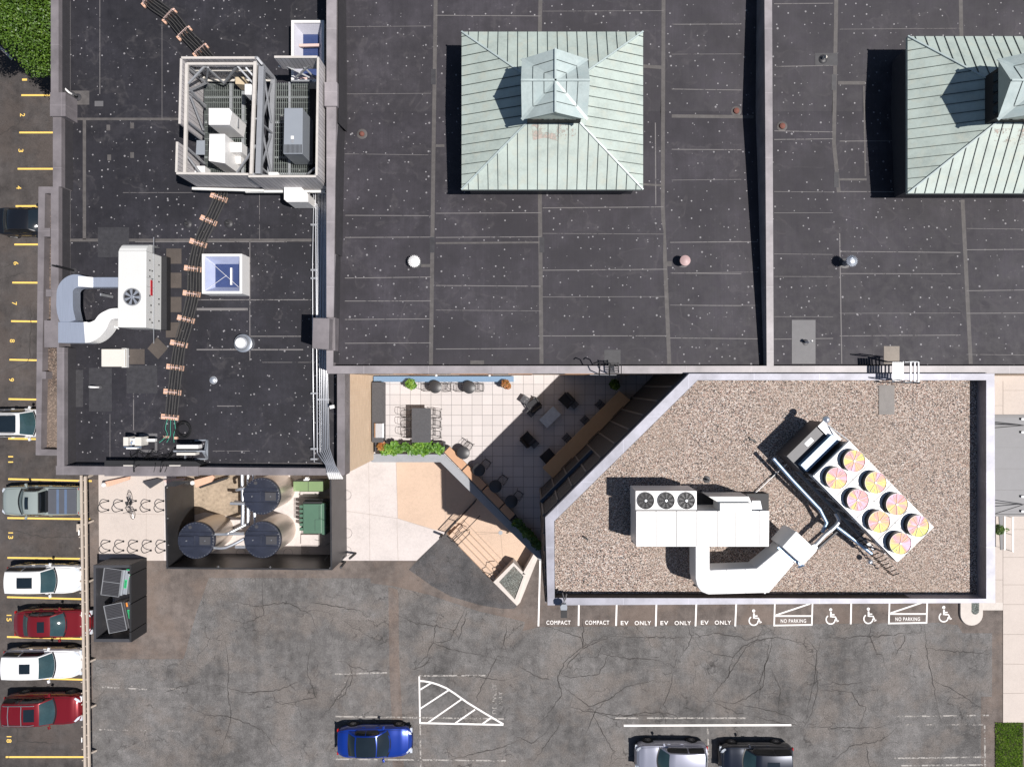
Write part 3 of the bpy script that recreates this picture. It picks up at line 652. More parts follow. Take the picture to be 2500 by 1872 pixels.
# west gravel ledge
b = MB(); b.prect(96, 462, 150, 1105, 10.2, 0); obj('ledge_wall', b, M['brick'], WB)
b = MB(); b.psheet([(108, 470), (150, 470), (150, 1100), (108, 1100)], 9.9-.0); 
b = MB(); b.prism([P(105, 470, 10.4), P(150, 470, 10.4), P(150, 1098, 10.4), P(105, 1098, 10.4)], 10.0, 10.212); obj('ledge_gravel', b, M['gravel_dark'], WB)
b = MB(); z = 10.62
b.pprism([(94, 456), (110, 472), (100, 1096), (87, 1111)], z, 10.0); b.pprism([(94, 456), (136, 456), (136, 472), (110, 472)], z+.002, 10.0); b.pprism([(100, 1096), (150, 1098), (150, 1112), (87, 1111)], z+.002, 10.0)
b.prect(105, 557, 122, 578, z+.06, 10.0); b.prect(101, 907, 112, 925, z+.06, 10.0)
obj('ledge_coping', b, M['coping'], WB)
# ---- main building: two roof sections sloping to valleys
MBd = thing('building', 'wide building with dark rubber roofs carrying two copper hip lanterns', 'building', P(1500, 400, 0))
b = MB(); b.prism([P(*q, ZMC-.05) for q in ((800, -400), (3000, -400), (3000, 910), (800, 910))], 0, 11.0); obj('wall', b, M['brick'], MBd)
rows = [(-400, 11.75), (0, 11.46), (272, 11.2), (890, 12.08)]
def roof_sheet(x0, x1):
    b = MB(); xs = [x0+(x1-x0)*i/4 for i in range(5)]; z0 = 12.3
    wx = [P(x, 0, z0).x for x in xs]
    vs = [[b.b.verts.new((X, P(0, y, z).y, z)) for X in wx] for y, z in rows]
    for r in range(3):
        for c in range(4): b.b.faces.new((vs[r][c], vs[r+1][c], vs[r+1][c+1], vs[r][c+1]))
    return b
obj('roof', roof_sheet(808, 1884), M['epdm'], MBd); obj('roof', roof_sheet(1876, 3000), M['epdm'], MBd)
b = MB()
b.pprism([(797, -400), (824, -400), (820, 300), (813, 893), (797, 912)], ZMC, 10.9); b.pprism([(797, 912), (813, 893), (3000, 893), (3000, 911)], ZMC+.002, 11.0)
b.pprism([(1864, -400), (1883, -400), (1889, 893), (1872, 893)], ZMC+.004, 11.0)
b.prect(792, 201, 823, 259, ZMC+.12, 11)
obj('parapet', b, M['coping_main'], MBd)
b = MB(); b.pprism([(764, 776), (804, 777), (802, 853), (762, 850)], 13.3, ZW); b.prect(797, 775, 818, 856, ZMC+.15, 11.0); b.prect(803, 782, 814, 850, ZMC+.19, 12)
obj('vent_shaft', b, M['coping'], MBd, bevel=.01)
def rz(py):
    """roof height at pixel row"""
    for (y0, z0), (y1, z1) in zip(rows, rows[1:]):
        if py <= y1: return z0+(z1-z0)*(py-y0)/(y1-y0)
    return rows[-1][1]
b = MB()
def rs(x0, y0, x1, y1, wd, mi):
    n = max(1, int(abs(y1-y0)/60)); pts = [P(x0+(x1-x0)*i/n, y0+(y1-y0)*i/n, rz(y0+(y1-y0)*i/n)+.006+.003*mi) for i in range(n+1)]
    b.ribbon(pts, wd, mi)
for q in ((1064, -30, 1058, 400), (1058, 400, 1052, 890), (1320, -30, 1318, 80), (1318, 470, 1322, 888), (1620, -30, 1618, 500), (1618, 500, 1634, 888), (2042, -30, 2036, 350), (2036, 350, 2048, 470), (2345, -30, 2347, 90), (2350, 488, 2370, 888)): rs(*q, .19, 0)
for q in ((1064, 596, 1318, 594), (1570, 162, 1615, 165), (1570, 452, 1620, 455), (2046, 203, 2112, 203), (2046, 440, 2116, 440), (1064, 357, 1085, 357), (1830+10, 540-254, 1640, 284)): rs(*q, .17, 0)
for q in ((2109, 210, 2113, 430),): rs(*q, .08, 0)
LS = []
for x0, x1, ys in ((842, 1052, (66, 230, 376, 526, 580, 679, 735, 780, 838)), (1064, 1320, (38, 521, 580, 697, 757, 852)), (1325, 1620, (28, 508, 570)), (1640, 1810, (60, 133, 218, 365, 440, 592, 667, 745, 825)), (1636, 1850, (592, 667, 745, 825)), (1325, 1628, (660, 725, 820)), (1890, 2034, (10, 163, 320, 341, 468, 520, 620, 675, 773, 828)), (2050, 2345, (72, 345, 468, 614, 668, 765, 820)), (2360, 2560, (558, 610, 710, 765, 865))):
    for y in ys: LS.append((x0, y, x1, y+random.uniform(-3, 3)))
for q in LS: rs(*q, .035 if random.random() < .6 else .02, 1)
for q in ((2050, 570, 2055, 888), (1600, 300, 1601, 500)): rs(*q, .05, 1)
def box2(x0, y0, x1, y1, mi, dz=.01): b.face([P(x, y, rz(y)+dz) for x, y in ((x0, y1), (x1, y1), (x1, y0), (x0, y0))], mi)
for x, y in ((1058, 187), (1055, 597), (1323, 597), (2036, 200), (2042, 438)): box2(x-6, y-18, x+6, y+20, 2)
box2(1475, 854, 1515, 888, 2); box2(2158, 845, 2196, 888, 4, .012); box2(1990, 130, 2045, 160, 2); box2(1148, 880, 1182, 889, 0)
b2_ = [(1933, 781), (1990, 781), (1990, 888), (1933, 888)]; box2(1933, 781, 1991, 888, 3, .02)
for q in ((1028, 645, 1060, 652),): box2(*q, 0)
box2(1620, 638, 1640, 650, 0)
obj('roof_patch', b, [M['tape'], M['seamline'], M['patch'], M['patch_grey'], simple('bare_sheet', (.20, .17, .14), .6, .0, .4, 2)], MBd)
b = MB()
for x0, y0, x1, y1 in ((824, -300, 840, 300), (818, 300, 830, 620), (814, 620, 822, 885)):
    A = P(x0, y0, ZMC-.07); B_ = P(x0, y1, ZMC-.07); A.x += .03; B_.x += .03; b.face([A, B_, Vector((B_.x+.12, B_.y, rz(y1)+.004)), Vector((A.x+.12, A.y, rz(max(y0, -300))+.004))])
obj('flashing', b, M['flash'], MBd)
# ---- copper hip lanterns
def hip(x0, y0, x1, y1, cupx):
    t = thing('hip_lantern', '', 'roof lantern', P((x0+x1)/2, (y0+y1)/2, 11.25))
    ze, za = 13.15, 14.82
    c = [P(x0, y0, ze), P(x1, y0, ze), P(x1, y1, ze), P(x0, y1, ze)]
    ap = (c[0]+c[2])/2; ap.z = za
    b = MB(); up = [v.copy() for v in c]
    for i in range(4): b.face([c[(i+1) % 4], c[i], ap])
    lo = [v-Vector((0, 0, .16)) for v in c]
    for i in range(4): b.face([c[i], c[(i+1) % 4], lo[(i+1) % 4], lo[i]])
    b.face(lo)
    obj('roof', b, M['patina'], t)
    b = MB(); w_ = .035
    cx_, cy_ = ap.x, ap.y; hx, hy = (c[1].x-c[0].x)/2, (c[0].y-c[3].y)/2; s_ = .60
    n = int(hx/ (s_*.76))
    st = .455
    def zat(x, y): return za-(za-ze)*max(abs(x-cx_)/hx, abs(y-cy_)/hy)
    k = st/2
    while k < hx:
        for sx in (-1, 1):
            for sy in (-1, 1):
                X = cx_+sx*k; y_in = hy*k/hx; A = Vector((X, cy_+sy*y_in, zat(X, cy_+sy*y_in)+.01)); B_ = Vector((X, cy_+sy*hy, ze+.01)); 
                if (A-B_).length > .05: b.bar(A, B_, .022, .05)
        k += st
    k = st/2
    while k < hy:
        for sx in (-1, 1):
            for sy in (-1, 1):
                Y = cy_+sy*k; x_in = hx*k/hy; A = Vector((cx_+sx*x_in, Y, zat(cx_+sx*x_in, Y)+.01)); B_ = Vector((cx_+sx*hx, Y, ze+.01))
                if (A-B_).length > .05: b.bar(A, B_, .022, .05)
        k += st
    obj('standing_seam', b, M['seam'], t)
    b = MB(); b.sheet([[Vector((cx_+dx, cy_-dy, zat(cx_+dx, cy_-dy)+.006)) for dx, dy in ((-1.0, 1.08), (1.05, 1.08), (1.0, 1.5), (.3, 1.75), (-.4, 1.6), (-.9, 1.7))]]); obj('rust_stain', b, M['rust_stain'], t)
    b = MB()
    for v in c: b.bar(v+Vector((0, 0, .02)), ap+Vector((0, 0, .02)), .07, .06)
    obj('hip_ridge', b, M['patina2'], t)
    b = MB(); ins = .35
    q = [v.lerp(Vector((cx_, cy_, v.z)), .07) for v in c]; b.prism(q, 11.0, ze-.17); obj('wall', b, M['charcoal'], t)
    # cupola
    zc, zr_ = 15.37, 16.23; cc = P(cupx, 218.8, zc); hw = 80*(H-zc)/F; hh = 74*(H-zc)/F
    cp = bpy.data.objects.new('cupola', None); COL.objects.link(cp); cp.parent = t; cp.location = Vector((cc.x, cc.y, zc))-t.location
    b = MB(); A = Vector((cc.x, cc.y, zr_)); N_, S_, E_, W_ = [Vector((cc.x+dx*hw*1.02, cc.y+dy*hh*1.02, zr_)) for dx, dy in ((0, 1), (0, -1), (1, 0), (-1, 0))]
    NE, NW, SE, SW = [Vector((cc.x+dx*hw, cc.y+dy*hh, zc)) for dx, dy in ((1, 1), (-1, 1), (1, -1), (-1, -1))]
    for tri in ((A, NE, N_), (A, N_, NW), (A, NW, W_), (A, W_, SW), (A, SW, S_), (A, S_, SE), (A, SE, E_), (A, E_, NE)): b.face(tri)
    obj('roof', b, M['patina2'], cp)
    b = MB()
    for q in (N_, S_, E_, W_): b.bar(A+Vector((0, 0, .02)), q+Vector((0, 0, .02)), .08, .06)
    for q in (NE, NW, SE, SW): b.bar(A+Vector((0, 0, .0)), q+Vector((0, 0, .02)), .13, .03)
    obj('ridge', b, M['patina2'], cp)
    b = MB()
    for (R_, e1, e2) in ((N_, NE, NW), (S_, SE, SW), (E_, NE, SE), (W_, NW, SW)):
        for e in (e1, e2):
            for f in (.33, .66):
                p0 = A.lerp(R_, f); p1 = A.lerp(e, f); 
                b.bar(p0+Vector((0, 0, .012)), R_.lerp(e, 1-f if False else 0)*0+p1+Vector((0, 0, .012)), .02, .03)
    obj('standing_seam', b, M['seam'], cp)
    b = MB(); b.box((cc.x, cc.y, (zc+14.0)/2+.15), (hw*1.68, hh*1.62, zc-14.0)); obj('wall', b, M['dark'], cp)
    b = MB()
    for i in range(4):
        X = cc.x+(-1.5+i)*hw*.36; b.box((X, cc.y-hh*.82, zc-.35), (hw*.28, .06, .34)); b.box((X, cc.y+hh*.82, zc-.35), (hw*.28, .06, .34))
    for i in range(4):
        Y = cc.y+(-1.5+i)*hh*.36; b.box((cc.x-hw*.85, Y, zc-.35), (.06, hh*.28, .34)); b.box((cc.x+hw*.85, Y, zc-.35), (.06, hh*.28, .34))
    obj('window', b, M['glassdark'], cp)
    for s_ in (-1, 1):
        b = MB(); b.face([Vector((cc.x-hw*.98, cc.y+s_*hh*.97, zc)), Vector((cc.x+hw*.98, cc.y+s_*hh*.97, zc)), Vector((cc.x, cc.y+s_*hh*.97, zr_-.03))]); b.face([Vector((cc.x+s_*hw*.97, cc.y-hh*.98, zc)), Vector((cc.x+s_*hw*.97, cc.y+hh*.98, zc)), Vector((cc.x+s_*hw*.97, cc.y, zr_-.03))]); obj('gable', b, M['patina'], cp)
    return t
t = hip(1127, 78, 1570, 463, 1354); t['label'] = 'complete pale green copper hip roof with cross gabled cupola'
t = hip(2216, 89, 2659, 472, 2515); t['label'] = 'pale green copper hip roof with cupola cut off by the photo edge'
# ---- gravel roof building
GB = thing('building', 'angular building with pebble roof and bright silver coping above the accessible stalls', 'building', P(1800, 1200, 0))
GO = [(1683, 912), (2428, 912), (2430, 1471), (1337, 1477), (1331, 1263)]; GI = [(1703, 928), (2408, 928), (2408, 1461), (1354, 1459), (1353, 1272)]
b = MB(); b.prism([P(*q, ZGC-.05) for q in GO], 0, ZG-.3); obj('wall', b, M['charcoal'], GB)
b = MB(); b.prism([P(*q, ZGC) for q in GI], ZG-.3, ZG); obj('roof', b, M['gravel'], GB)
b = cap_ring(GO, GI, ZGC, .9); obj('coping', b, M['coping_silver'], GB)
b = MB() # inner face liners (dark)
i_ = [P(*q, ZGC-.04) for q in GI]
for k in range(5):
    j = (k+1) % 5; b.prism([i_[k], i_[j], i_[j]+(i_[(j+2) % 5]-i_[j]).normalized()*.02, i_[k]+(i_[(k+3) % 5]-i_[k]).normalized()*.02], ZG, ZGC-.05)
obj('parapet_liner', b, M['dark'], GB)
b = MB(); b.pprism([(2146, 940), (2184, 940), (2184, 1012), (2146, 1012)], ZG+.03, ZG); obj('walkway_pad', b, simple('bare_sheet2', (.19, .175, .165), .7, .0, .35, 2), GB)
# slatted diagonal wall and west wall
def slatwall(a, b_, z0, z1, nrm, posts):
    sl = MB(); po = MB(); a, b_ = Vector(a), Vector(b_); a.z = b_.z = 0; n = Vector(nrm).normalized()
    z = z0
    while z < z1: sl.bar(a+n*.05+Vector((0, 0, z)), b_+n*.05+Vector((0, 0, z)), .10, .10) if False else sl.prism([a+n*.02, b_+n*.02, b_+n*.06, a+n*.06], z, z+.19); z += .26
    for i in range(posts+1):
        p = a.lerp(b_, i/posts); d = (b_-a).normalized()*.04; po.prism([p-d+n*.06, p+d+n*.06, p+d+n*.11, p-d+n*.11], z0, z1)
    obj('slat_cladding', sl, M['slat'], GB); obj('batten', po, M['slatpost'], GB)
pa, pb = P(1331, 1263, ZGC-.05), P(1683, 912, ZGC-.05)
slatwall(pa, pb, ZT+.1, ZGC-.5, (-1, 1, 0), 10); slatwall(P(1331, 1263, ZGC-.05), P(1337, 1477, ZGC-.05), .3, ZGC-.5, (-1, 0, 0), 5)
b = MB(); d_ = Vector((-1, 1, 0)).normalized(); A, B_ = P(1331, 1263, ZGC-.05), P(1470, 1124, ZGC-.05); A.z = B_.z = 9.4; b.bar(A+d_*.18, B_+d_*.18, .16, .30); obj('gutter', b, M['navy'], GB)
# ---- terrace
TE = thing('terrace', 'raised terrace with large pale square pavers and grey parapet', 'terrace', P(1150, 1030, 0))
TP = [(903, 900), (1690, 900), (1640, 950), (1330, 1262), (1326, 1372), (1075, 1128), (903, 1128)]
b = MB(); b.prism([P(*q, ZT) for q in TP], -.7, ZT); me_o = obj('deck', b, [M['pavers']], TE)
b = MB(); z = ZT+.12
b.pprism([(908, 1108), (1084, 1109), (1075, 1128), (908, 1128)], z, ZT-.5); b.pprism([(1084, 1109), (1318, 1345), (1325, 1372), (1322, 1372), (1075, 1128)], z+.002, ZT-.5)
obj('parapet', b, M['concrete_wall'], TE)
b = MB(); b.prect(912, 918.5, 1254, 932, ZT+.45, ZT); obj('wall_bench', b, M['blue_ledge'], TE)
b = MB()
for x0, x1, z1 in ((960, 1010, 9.5), (1100, 1190, 8.8), (1240, 1300, 9.2), (1380, 1450, 8)): b.prect(x0, 911.2, x1, 912.8, ZMC-.2, 7)
obj('facade_band', b, M['timber'], MBd)
for x in (1065, 1195): 
    t = thing('wall_light', 'small white wall lamp above the %s black cafe table' % ('first' if x < 1100 else 'second'), 'wall light', P(x, 915.5, 9.0)); b = MB(); b.sphere(P(x, 916.5, 9.0), .07, 12); obj('lamp_globe', b, M['white'], t); b = MB(); b.box(P(x, 914.6, 9.0), (.08, .12, .08)); obj('bracket', b, M['greytrim'], t)
# stairwell planter wall (gravel trapezoid)
pl = thing('planter', 'cream walled trapezoid planter filled with green grey gravel beside the steps', 'planter', P(1247, 1422, 0))
o_ = [(1204.5, 1420.5), (1253, 1372.5), (1283, 1402), (1262, 1478)]; i2 = [(1218, 1420), (1254.5, 1381), (1278, 1406), (1257, 1463)]
b = cap_ring(o_, i2, .5, 1.15); obj('wall', b, M['concrete_kerb'], pl)
b = MB(); b.prism([P(*q, .5) for q in i2], -.6, .42); obj('gravel_fill', b, M['gravel_green'], pl)
b = MB(); b.pprism([(1283, 1402), (1314, 1345), (1311, 1338), (1275, 1401)], .5, -.65); b.pprism([(1262, 1478), (1283, 1402), (1314, 1345), (1317, 1352), (1270, 1470)], .35, -.65)
tag(obj('retaining_wall', b, M['concrete_kerb']), 'low cream retaining wall running from gravel planter to the terrace', 'wall')
# east canopy
cn = thing('canopy', 'flat grey ribbed entrance canopy hung from rods beside the silver coping', 'canopy', P(2480, 1138, 0)); z = 4.2
b = MB(); b.prect(2420, 1019, 2620, 1255, z, z-.25); obj('canopy_roof', b, simple('canopy_grey', (.13, .13, .14), .55, .1, .12, 2), cn)
b = MB(); b.prect(2420, 1012, 2620, 1019, z+.06, z-.25); b.prect(2420, 1255, 2620, 1260, z+.06, z-.25)
for y in range(1040, 1250, 52): b.prect(2420, y, 2620, y+.6, z+.012, z-.1)
obj('canopy_trim', b, M['patch_grey'], cn)
for a, c in (((2428, 1033), (2499, 1038)), ((2428, 1044), (2499, 1038)), ((2428, 1227), (2499, 1231)), ((2428, 1254), (2499, 1231))):
    b = MB(); b.tube([P(*a, 5.2), P(*c, 4.3)], .022); obj('hanger_rod', b, M['dark'], cn)
for y in (1023, 1055, 1212, 1248):
    b = MB(); b.prect(2494, y-2.5, 2510, y+2.5, z+.12, z); obj('bracket', b, M['greytrim'], cn)
# ================================================================ ROOFTOP OBJECTS, WEST ROOF
def T(name, label, cat, px, py, z, group=None): return thing(name, label, cat, P(px, py, z), 0, group)
# ---- rooftop air handler with fan
ah = T('air_handler', 'tall white rooftop air unit with side fan opening and two foil ducts', 'air handler', 320, 690, ZW)
b = MB(); zt = 12.0
b.pprism([(289, 613), (357, 613), (356, 800), (287, 799)], zt, ZW+.4)
obj('cabinet', b, M['offwhite'], ah, bevel=.02)
b = MB()  # curved hood at the north end
a = [P(*q, zt) for q in ((292, 595), (366-12, 594))]; base = P(289, 613, zt).y; y1 = P(290, 594, zt-.5).y
prof = [(0, 0), (.14, -.04), (.28, -.15), (.36, -.3), (.40, -.55)]; x0, x1 = P(290, 613, zt).x, P(357, 613, zt).x
for (d0, h0), (d1, h1) in zip(prof, prof[1:]): b.face([Vector((x0+d0*.2, base+d0, zt+h0)), Vector((x1-d0*.0, base+d0, zt+h0)), Vector((x1, base+d1, zt+h1)), Vector((x0+d1*.2, base+d1, zt+h1))])
for X in (x0, x1): b.face([Vector((X+(.0 if X == x1 else .04), base+d, zt+h)) for d, h in prof]+[Vector((X, base, zt-.55))])
b.face([Vector((x0, base+.4, zt-.55)), Vector((x1, base+.4, zt-.55)), Vector((x1, base+.4, ZW+.5)), Vector((x0, base+.4, ZW+.5))])
obj('hood', b, M['offwhite'], ah, recalc=True)
q = P(357, 613, zt)
b = MB(); b.box((q.x-.25, (P(0, 613, zt).y+P(0, 800, zt).y)/2, ZW+.2), (1.0, (P(0, 613, zt).y-P(0, 800, zt).y)*1.0, .38)); obj('plinth', b, M['dark'], ah)
c = P(323, 725, zt); b = MB(); b.lathe((c.x, c.y, zt+.004), [(.43, 0), (.43, .03), (.38, .03), (.38, -.0)], 32); obj('fan_ring', b, M['greytrim'], ah)
b = MB(); b.lathe((c.x, c.y, zt+.006), [(.38, 0), (0, .001)], 32); obj('fan_opening', b, M['dark'], ah)
b = MB()
for i in range(7):
    t_ = i*2*math.pi/7; d = Vector((math.cos(t_), math.sin(t_), 0)); n_ = Vector((-d.y, d.x, 0)); cc = Vector((c.x, c.y, zt+.014))
    b.face([cc+d*.09-n_*.03, cc+d*.36-n_*.10, cc+d*.36+n_*.05, cc+d*.09+n_*.03])
b.lathe((c.x, c.y, zt+.01), [(.09, 0), (.09, .02), (0, .02)], 16); obj('fan_blades', b, M['galv'], ah)
E = q.x+.005; yy = lambda p: P(0, p, zt-.3).y
for y, z in ((636, 11.7), (660, 11.7), (660, 11.5), (675, 11.7), (680, 11.5), (722, 11.7), (745, 11.6), (762, 11.6), (780, 11.7), (787, 11.5), (640, 10.9), (668, 10.9), (682, 10.9), (725, 10.9), (738, 10.9), (780, 10.9)):
    b = MB(); b.box((E, yy(y), z), (.02, .07, .07)); obj('door_latch', b, M['dark'], ah)
b = MB(); b.box((E, yy(702), 11.55), (.02, .75, .16)); obj('warning_strip', b, M['red'], ah)
b = MB()
for y in (613+48, 613+70): b.box((E+.004, yy(y+18), 11.7), (.012, .012, .6))
b.box((E-.0, (yy(613)+yy(800))/2, 11.36), (.03, 5.2, .015)); obj('panel_joint', b, M['greytrim'], ah)
# ---- foil ducts
def duct(name, label, path, widths, zt, dep, matn, cat='duct', parent=None):
    """rectangular duct whose top outline follows pixel path at height zt"""
    b = MB(); n = len(path); pts = [P(*q, zt) for q in path]; L = []
    for i, p in enumerate(pts):
        d = pts[min(i+1, n-1)]-pts[max(i-1, 0)]; d.z = 0; d.normalize(); nn = Vector((-d.y, d.x, 0))*widths[i]/2
        L.append([b.b.verts.new(v) for v in (p+nn, p-nn, p-nn-Vector((0, 0, dep)), p+nn-Vector((0, 0, dep)))])
    for A, B_ in zip(L, L[1:]):
        for k in range(4): f = b.b.faces.new((A[k], A[(k+1) % 4], B_[(k+1) % 4], B_[k]))
    b.b.faces.new(L[0]); b.b.faces.new(L[-1][::-1])
    return b
def curve_pts(ctrl, n=8):
    """Catmull-Rom through control points"""
    out = []; c = [ctrl[0]]+list(ctrl)+[ctrl[-1]]
    for i in range(1, len(c)-2):
        for k in range(n):
            t = k/n; p0, p1, p2, p3 = c[i-1:i+3]
            out.append(tuple(.5*((2*p1[j])+(-p0[j]+p2[j])*t+(2*p0[j]-5*p1[j]+4*p2[j]-p3[j])*t*t+(-p0[j]+3*p1[j]-3*p2[j]+p3[j])*t**3) for j in range(len(p1))))
    out.append(tuple(ctrl[-1])); return out
dz = 11.75; pp = [(288, 689), (240, 689), (225, 689), (195, 688), (180, 688)]
th = [(180-22+0, 0)]
path = [(288, 689), (260, 689), (228, 689), (210, 688), (190, 686)]+[(188-30*math.sin(math.radians(a)), 716-30*math.cos(math.radians(a))) for a in range(10, 91, 10)]+[(157.5, 745), (159, 760), (163, 775), (167, 787)]
wds = [.47]*3+[.50, .62]+[.66+.016*i for i in range(9)]+[.80, .80, .78, .74]
d1 = T('air_duct', 'curved foil clad duct with silver blue finish looping from the white air unit', 'duct', 200, 720, ZW)
obj('casing', duct('d', '', path, wds, dz, .55, 0), M['duct'], d1)
b = MB(); b.pprism([(191, 674), (227, 677), (227, 702), (191, 699)], dz+.012, dz+.002); obj('white_wrap', b, M['white'], d1)
for q in ((244, 716, 247, 722), (150, 740, 154, 744)): b = MB(); b.prect(*q, 11.2, ZW); obj('support_leg', b, M['greytrim'], d1)
d2 = T('air_duct', 'swept white and foil duct running from air unit to the parapet box', 'duct', 220, 790, ZW); d2z = 11.9
path = curve_pts([(142, 811.5), (175, 811.5), (206, 811.5), (225, 808), (243, 795), (254, 778), (270, 767), (288, 765)], 6)
wds = [1.0 if p[0] < 215 else (1.0-.5*min(1, (p[0]-215)/45)) for p in path]
obj('casing', duct('d', '', [p for p in path if p[0] <= 208], [1.0]*len([p for p in path if p[0] <= 208]), d2z, .75, 0), M['duct'], d2)
pth2 = [p for p in path if p[0] >= 203]; obj('white_casing', duct('d', '', pth2, [1.0 if p[0] < 215 else (1.0-.5*min(1, (p[0]-215)/50)) for p in pth2], d2z+.003, .75, 0), M['white'], d2)
b = MB(); b.tube([P(272, 792, 11.5), P(290, 803, 11.2)], .03); b.tube([P(275, 800, 11.4), P(290, 797, 11.2)], .03); obj('brace', b, M['white'], d2)
# roof hatch, vents, drains
t = T('roof_hatch', 'cream square roof hatch on a low curb below the air unit', 'hatch', 275, 873, ZW)
b = MB(); b.prect(247, 852, 305, 895, ZW+.32, ZW); obj('lid', b, M['cream'], t, bevel=.03); b = MB(); b.prect(297, 850, 309, 897, ZW+.2, ZW); obj('curb', b, M['offwhite'], t)
t = T('exhaust_fan', 'round silver mushroom exhaust fan alone on the dark roof', 'roof fan', 592, 837, ZW); c = P(588, 837, ZW+.7)
b = MB(); b.lathe((c.x, c.y, ZW), [(.40, 0), (.40, .3), (.45, .36), (.45, .45), (.33, .52), (.30, .66), (0, .70)], 36); obj('cowl', b, M['galv'], t)
b = MB(); b.lathe((c.x, c.y, ZW+.75), [(.26, 0), (.24, .05), (0, .07)], 30); obj('cap', b, M['white'], t)
def drain(px, py, zz, lab, m='wire', r=.13, ring=.24):
    t = T('roof_drain', lab, 'drain', px, py, zz); c = P(px, py, zz); b = MB(); b.lathe(c+Vector((0, 0, .01)), [(ring, 0), (ring*.9, .015), (r, .015)], 24); obj('ring', b, M['tape'] if m != 'galv' else M['greytrim'], t)
    b = MB(); b.lathe(c+Vector((0, 0, .01)), [(r, 0), (r*.9, .09), (r*.4, .13), (0, .13)], 18); obj('strainer', b, simple('rusty', (.16, .06, .045), .8) if m == 'rust' else M[m], t)
drain(521, 928, ZW, 'small round drain strainer on the dark roof right of pipe run', 'galv', .16, .2)
drain(884, 328, rz(328), 'rusty roof drain near the west parapet of the wide roof', 'rust', .13, .26)
drain(1797, 272, rz(272), 'rusty roof drain touching the long black parapet shadow', 'rust', .15, .26)
drain(1909, 309, rz(309), 'rusty roof drain just beyond the dividing parapet', 'rust', .15, .26)
def gooseneck(px, py, zz, lab, m='white', r=.05, hgt=.35, d=(.15, .1)):
    t = T('vent_pipe', lab, 'vent pipe', px, py, zz); c = P(px, py, zz); b = MB(); b.lathe(c, [(r*3.2, 0), (r*3, .03), (r*1.2, .06)], 18); obj('flange', b, M['patch'], t)
    b = MB(); b.tube([c, c+Vector((0, 0, hgt)), c+Vector((d[0]*.6, d[1]*.6, hgt+.09)), c+Vector((d[0], d[1], hgt+.02))], r, 10); obj('pipe', b, M[m], t)
gooseneck(242, 945, ZW, 'small white bent vent pipe on a pale roof patch', 'white', .05, .35, (-.25, .02))
gooseneck(1966, 836, rz(836), 'white bent vent pipe on the light grey rectangular patch', 'white', .05, .45, (.12, .05))
gooseneck(190, 238, ZW, 'small dark vent pipe beside the parapet box', 'dark', .06, .2, (.1, 0))
gooseneck(176, 231, ZW, 'short slanted white pipe stub beside the parapet box', 'white', .05, .2, (-.3, .3))
gooseneck(2009, 145, rz(145), 'pale square headed vent stub on a small grey patch', 'cream', .07, .2, (.05, 0))
gooseneck(458, 541+6, ZW, 'black vent cap beside upper pipe run', 'dark', .07, .12, (.02, 0))
gooseneck(558, 546, ZW, 'black vent cap right of pipe run', 'dark', .07, .12, (.02, 0))
gooseneck(1725, 1170, ZG, 'dark round vent cap standing alone in the roof pebbles', 'charcoal', .055, .14, (.0, 0.01))
t = T('mast', 'slim black mast leaning over parapet beside the foil duct', 'mast', 181, 661, ZW); b = MB(); b.lathe(P(181, 661, ZW), [(.16, 0), (.14, .04), (.06, .05)], 18); obj('flange', b, M['patch'], t); b = MB(); b.tube([P(181, 661, ZW), P(128, 648, 12.0)], .05); obj('pole', b, M['dark'], t)
def capvent(px, py, lab, m, r, hgt, spikes):
    t = T('roof_ventilator', lab, 'ventilator', px, py, rz(py)); z1 = rz(py); c = P(px, py, z1+hgt); b = MB(); b.lathe((c.x, c.y, z1), [(r*.55, 0), (r*.5, hgt-.08)], 20); obj('pipe', b, M['greytrim'], t)
    b = MB(); n = 40; prof = [(r, hgt-.1), (r, hgt), (r*.5, hgt+.06), (0, hgt+.08)]; b.lathe((c.x, c.y, z1), prof, n)
    if spikes:
        for i in range(0, 40, 2):
            a_ = i*math.pi/20; b.bar(Vector((c.x+math.cos(a_)*r*.5, c.y+math.sin(a_)*r*.5, z1+hgt+.06)), Vector((c.x+math.cos(a_)*r*1.12, c.y+math.sin(a_)*r*1.12, z1+hgt-.02)), .03, .05)
    obj('cap', b, m, t); b = MB(); b.lathe((c.x*1.0, c.y, z1+.008), [(r*1.15, 0), (r*1.1, .02), (r*.6, .03)], 24); obj('flange', b, M['patch'], t)
capvent(1011, 638, 'bright white turbine ventilator on the roof left of centre', M['white'], .26, .45, True)
capvent(1673, 636, 'pinkish round ventilator cap near the long parapet shadow', simple('dusty_pink', (.42, .29, .28), .5), .25, .5, False)
capvent(2080, 637, 'bright ribbed turbine ventilator beyond the dividing parapet', M['galv'], .24, .75, True)
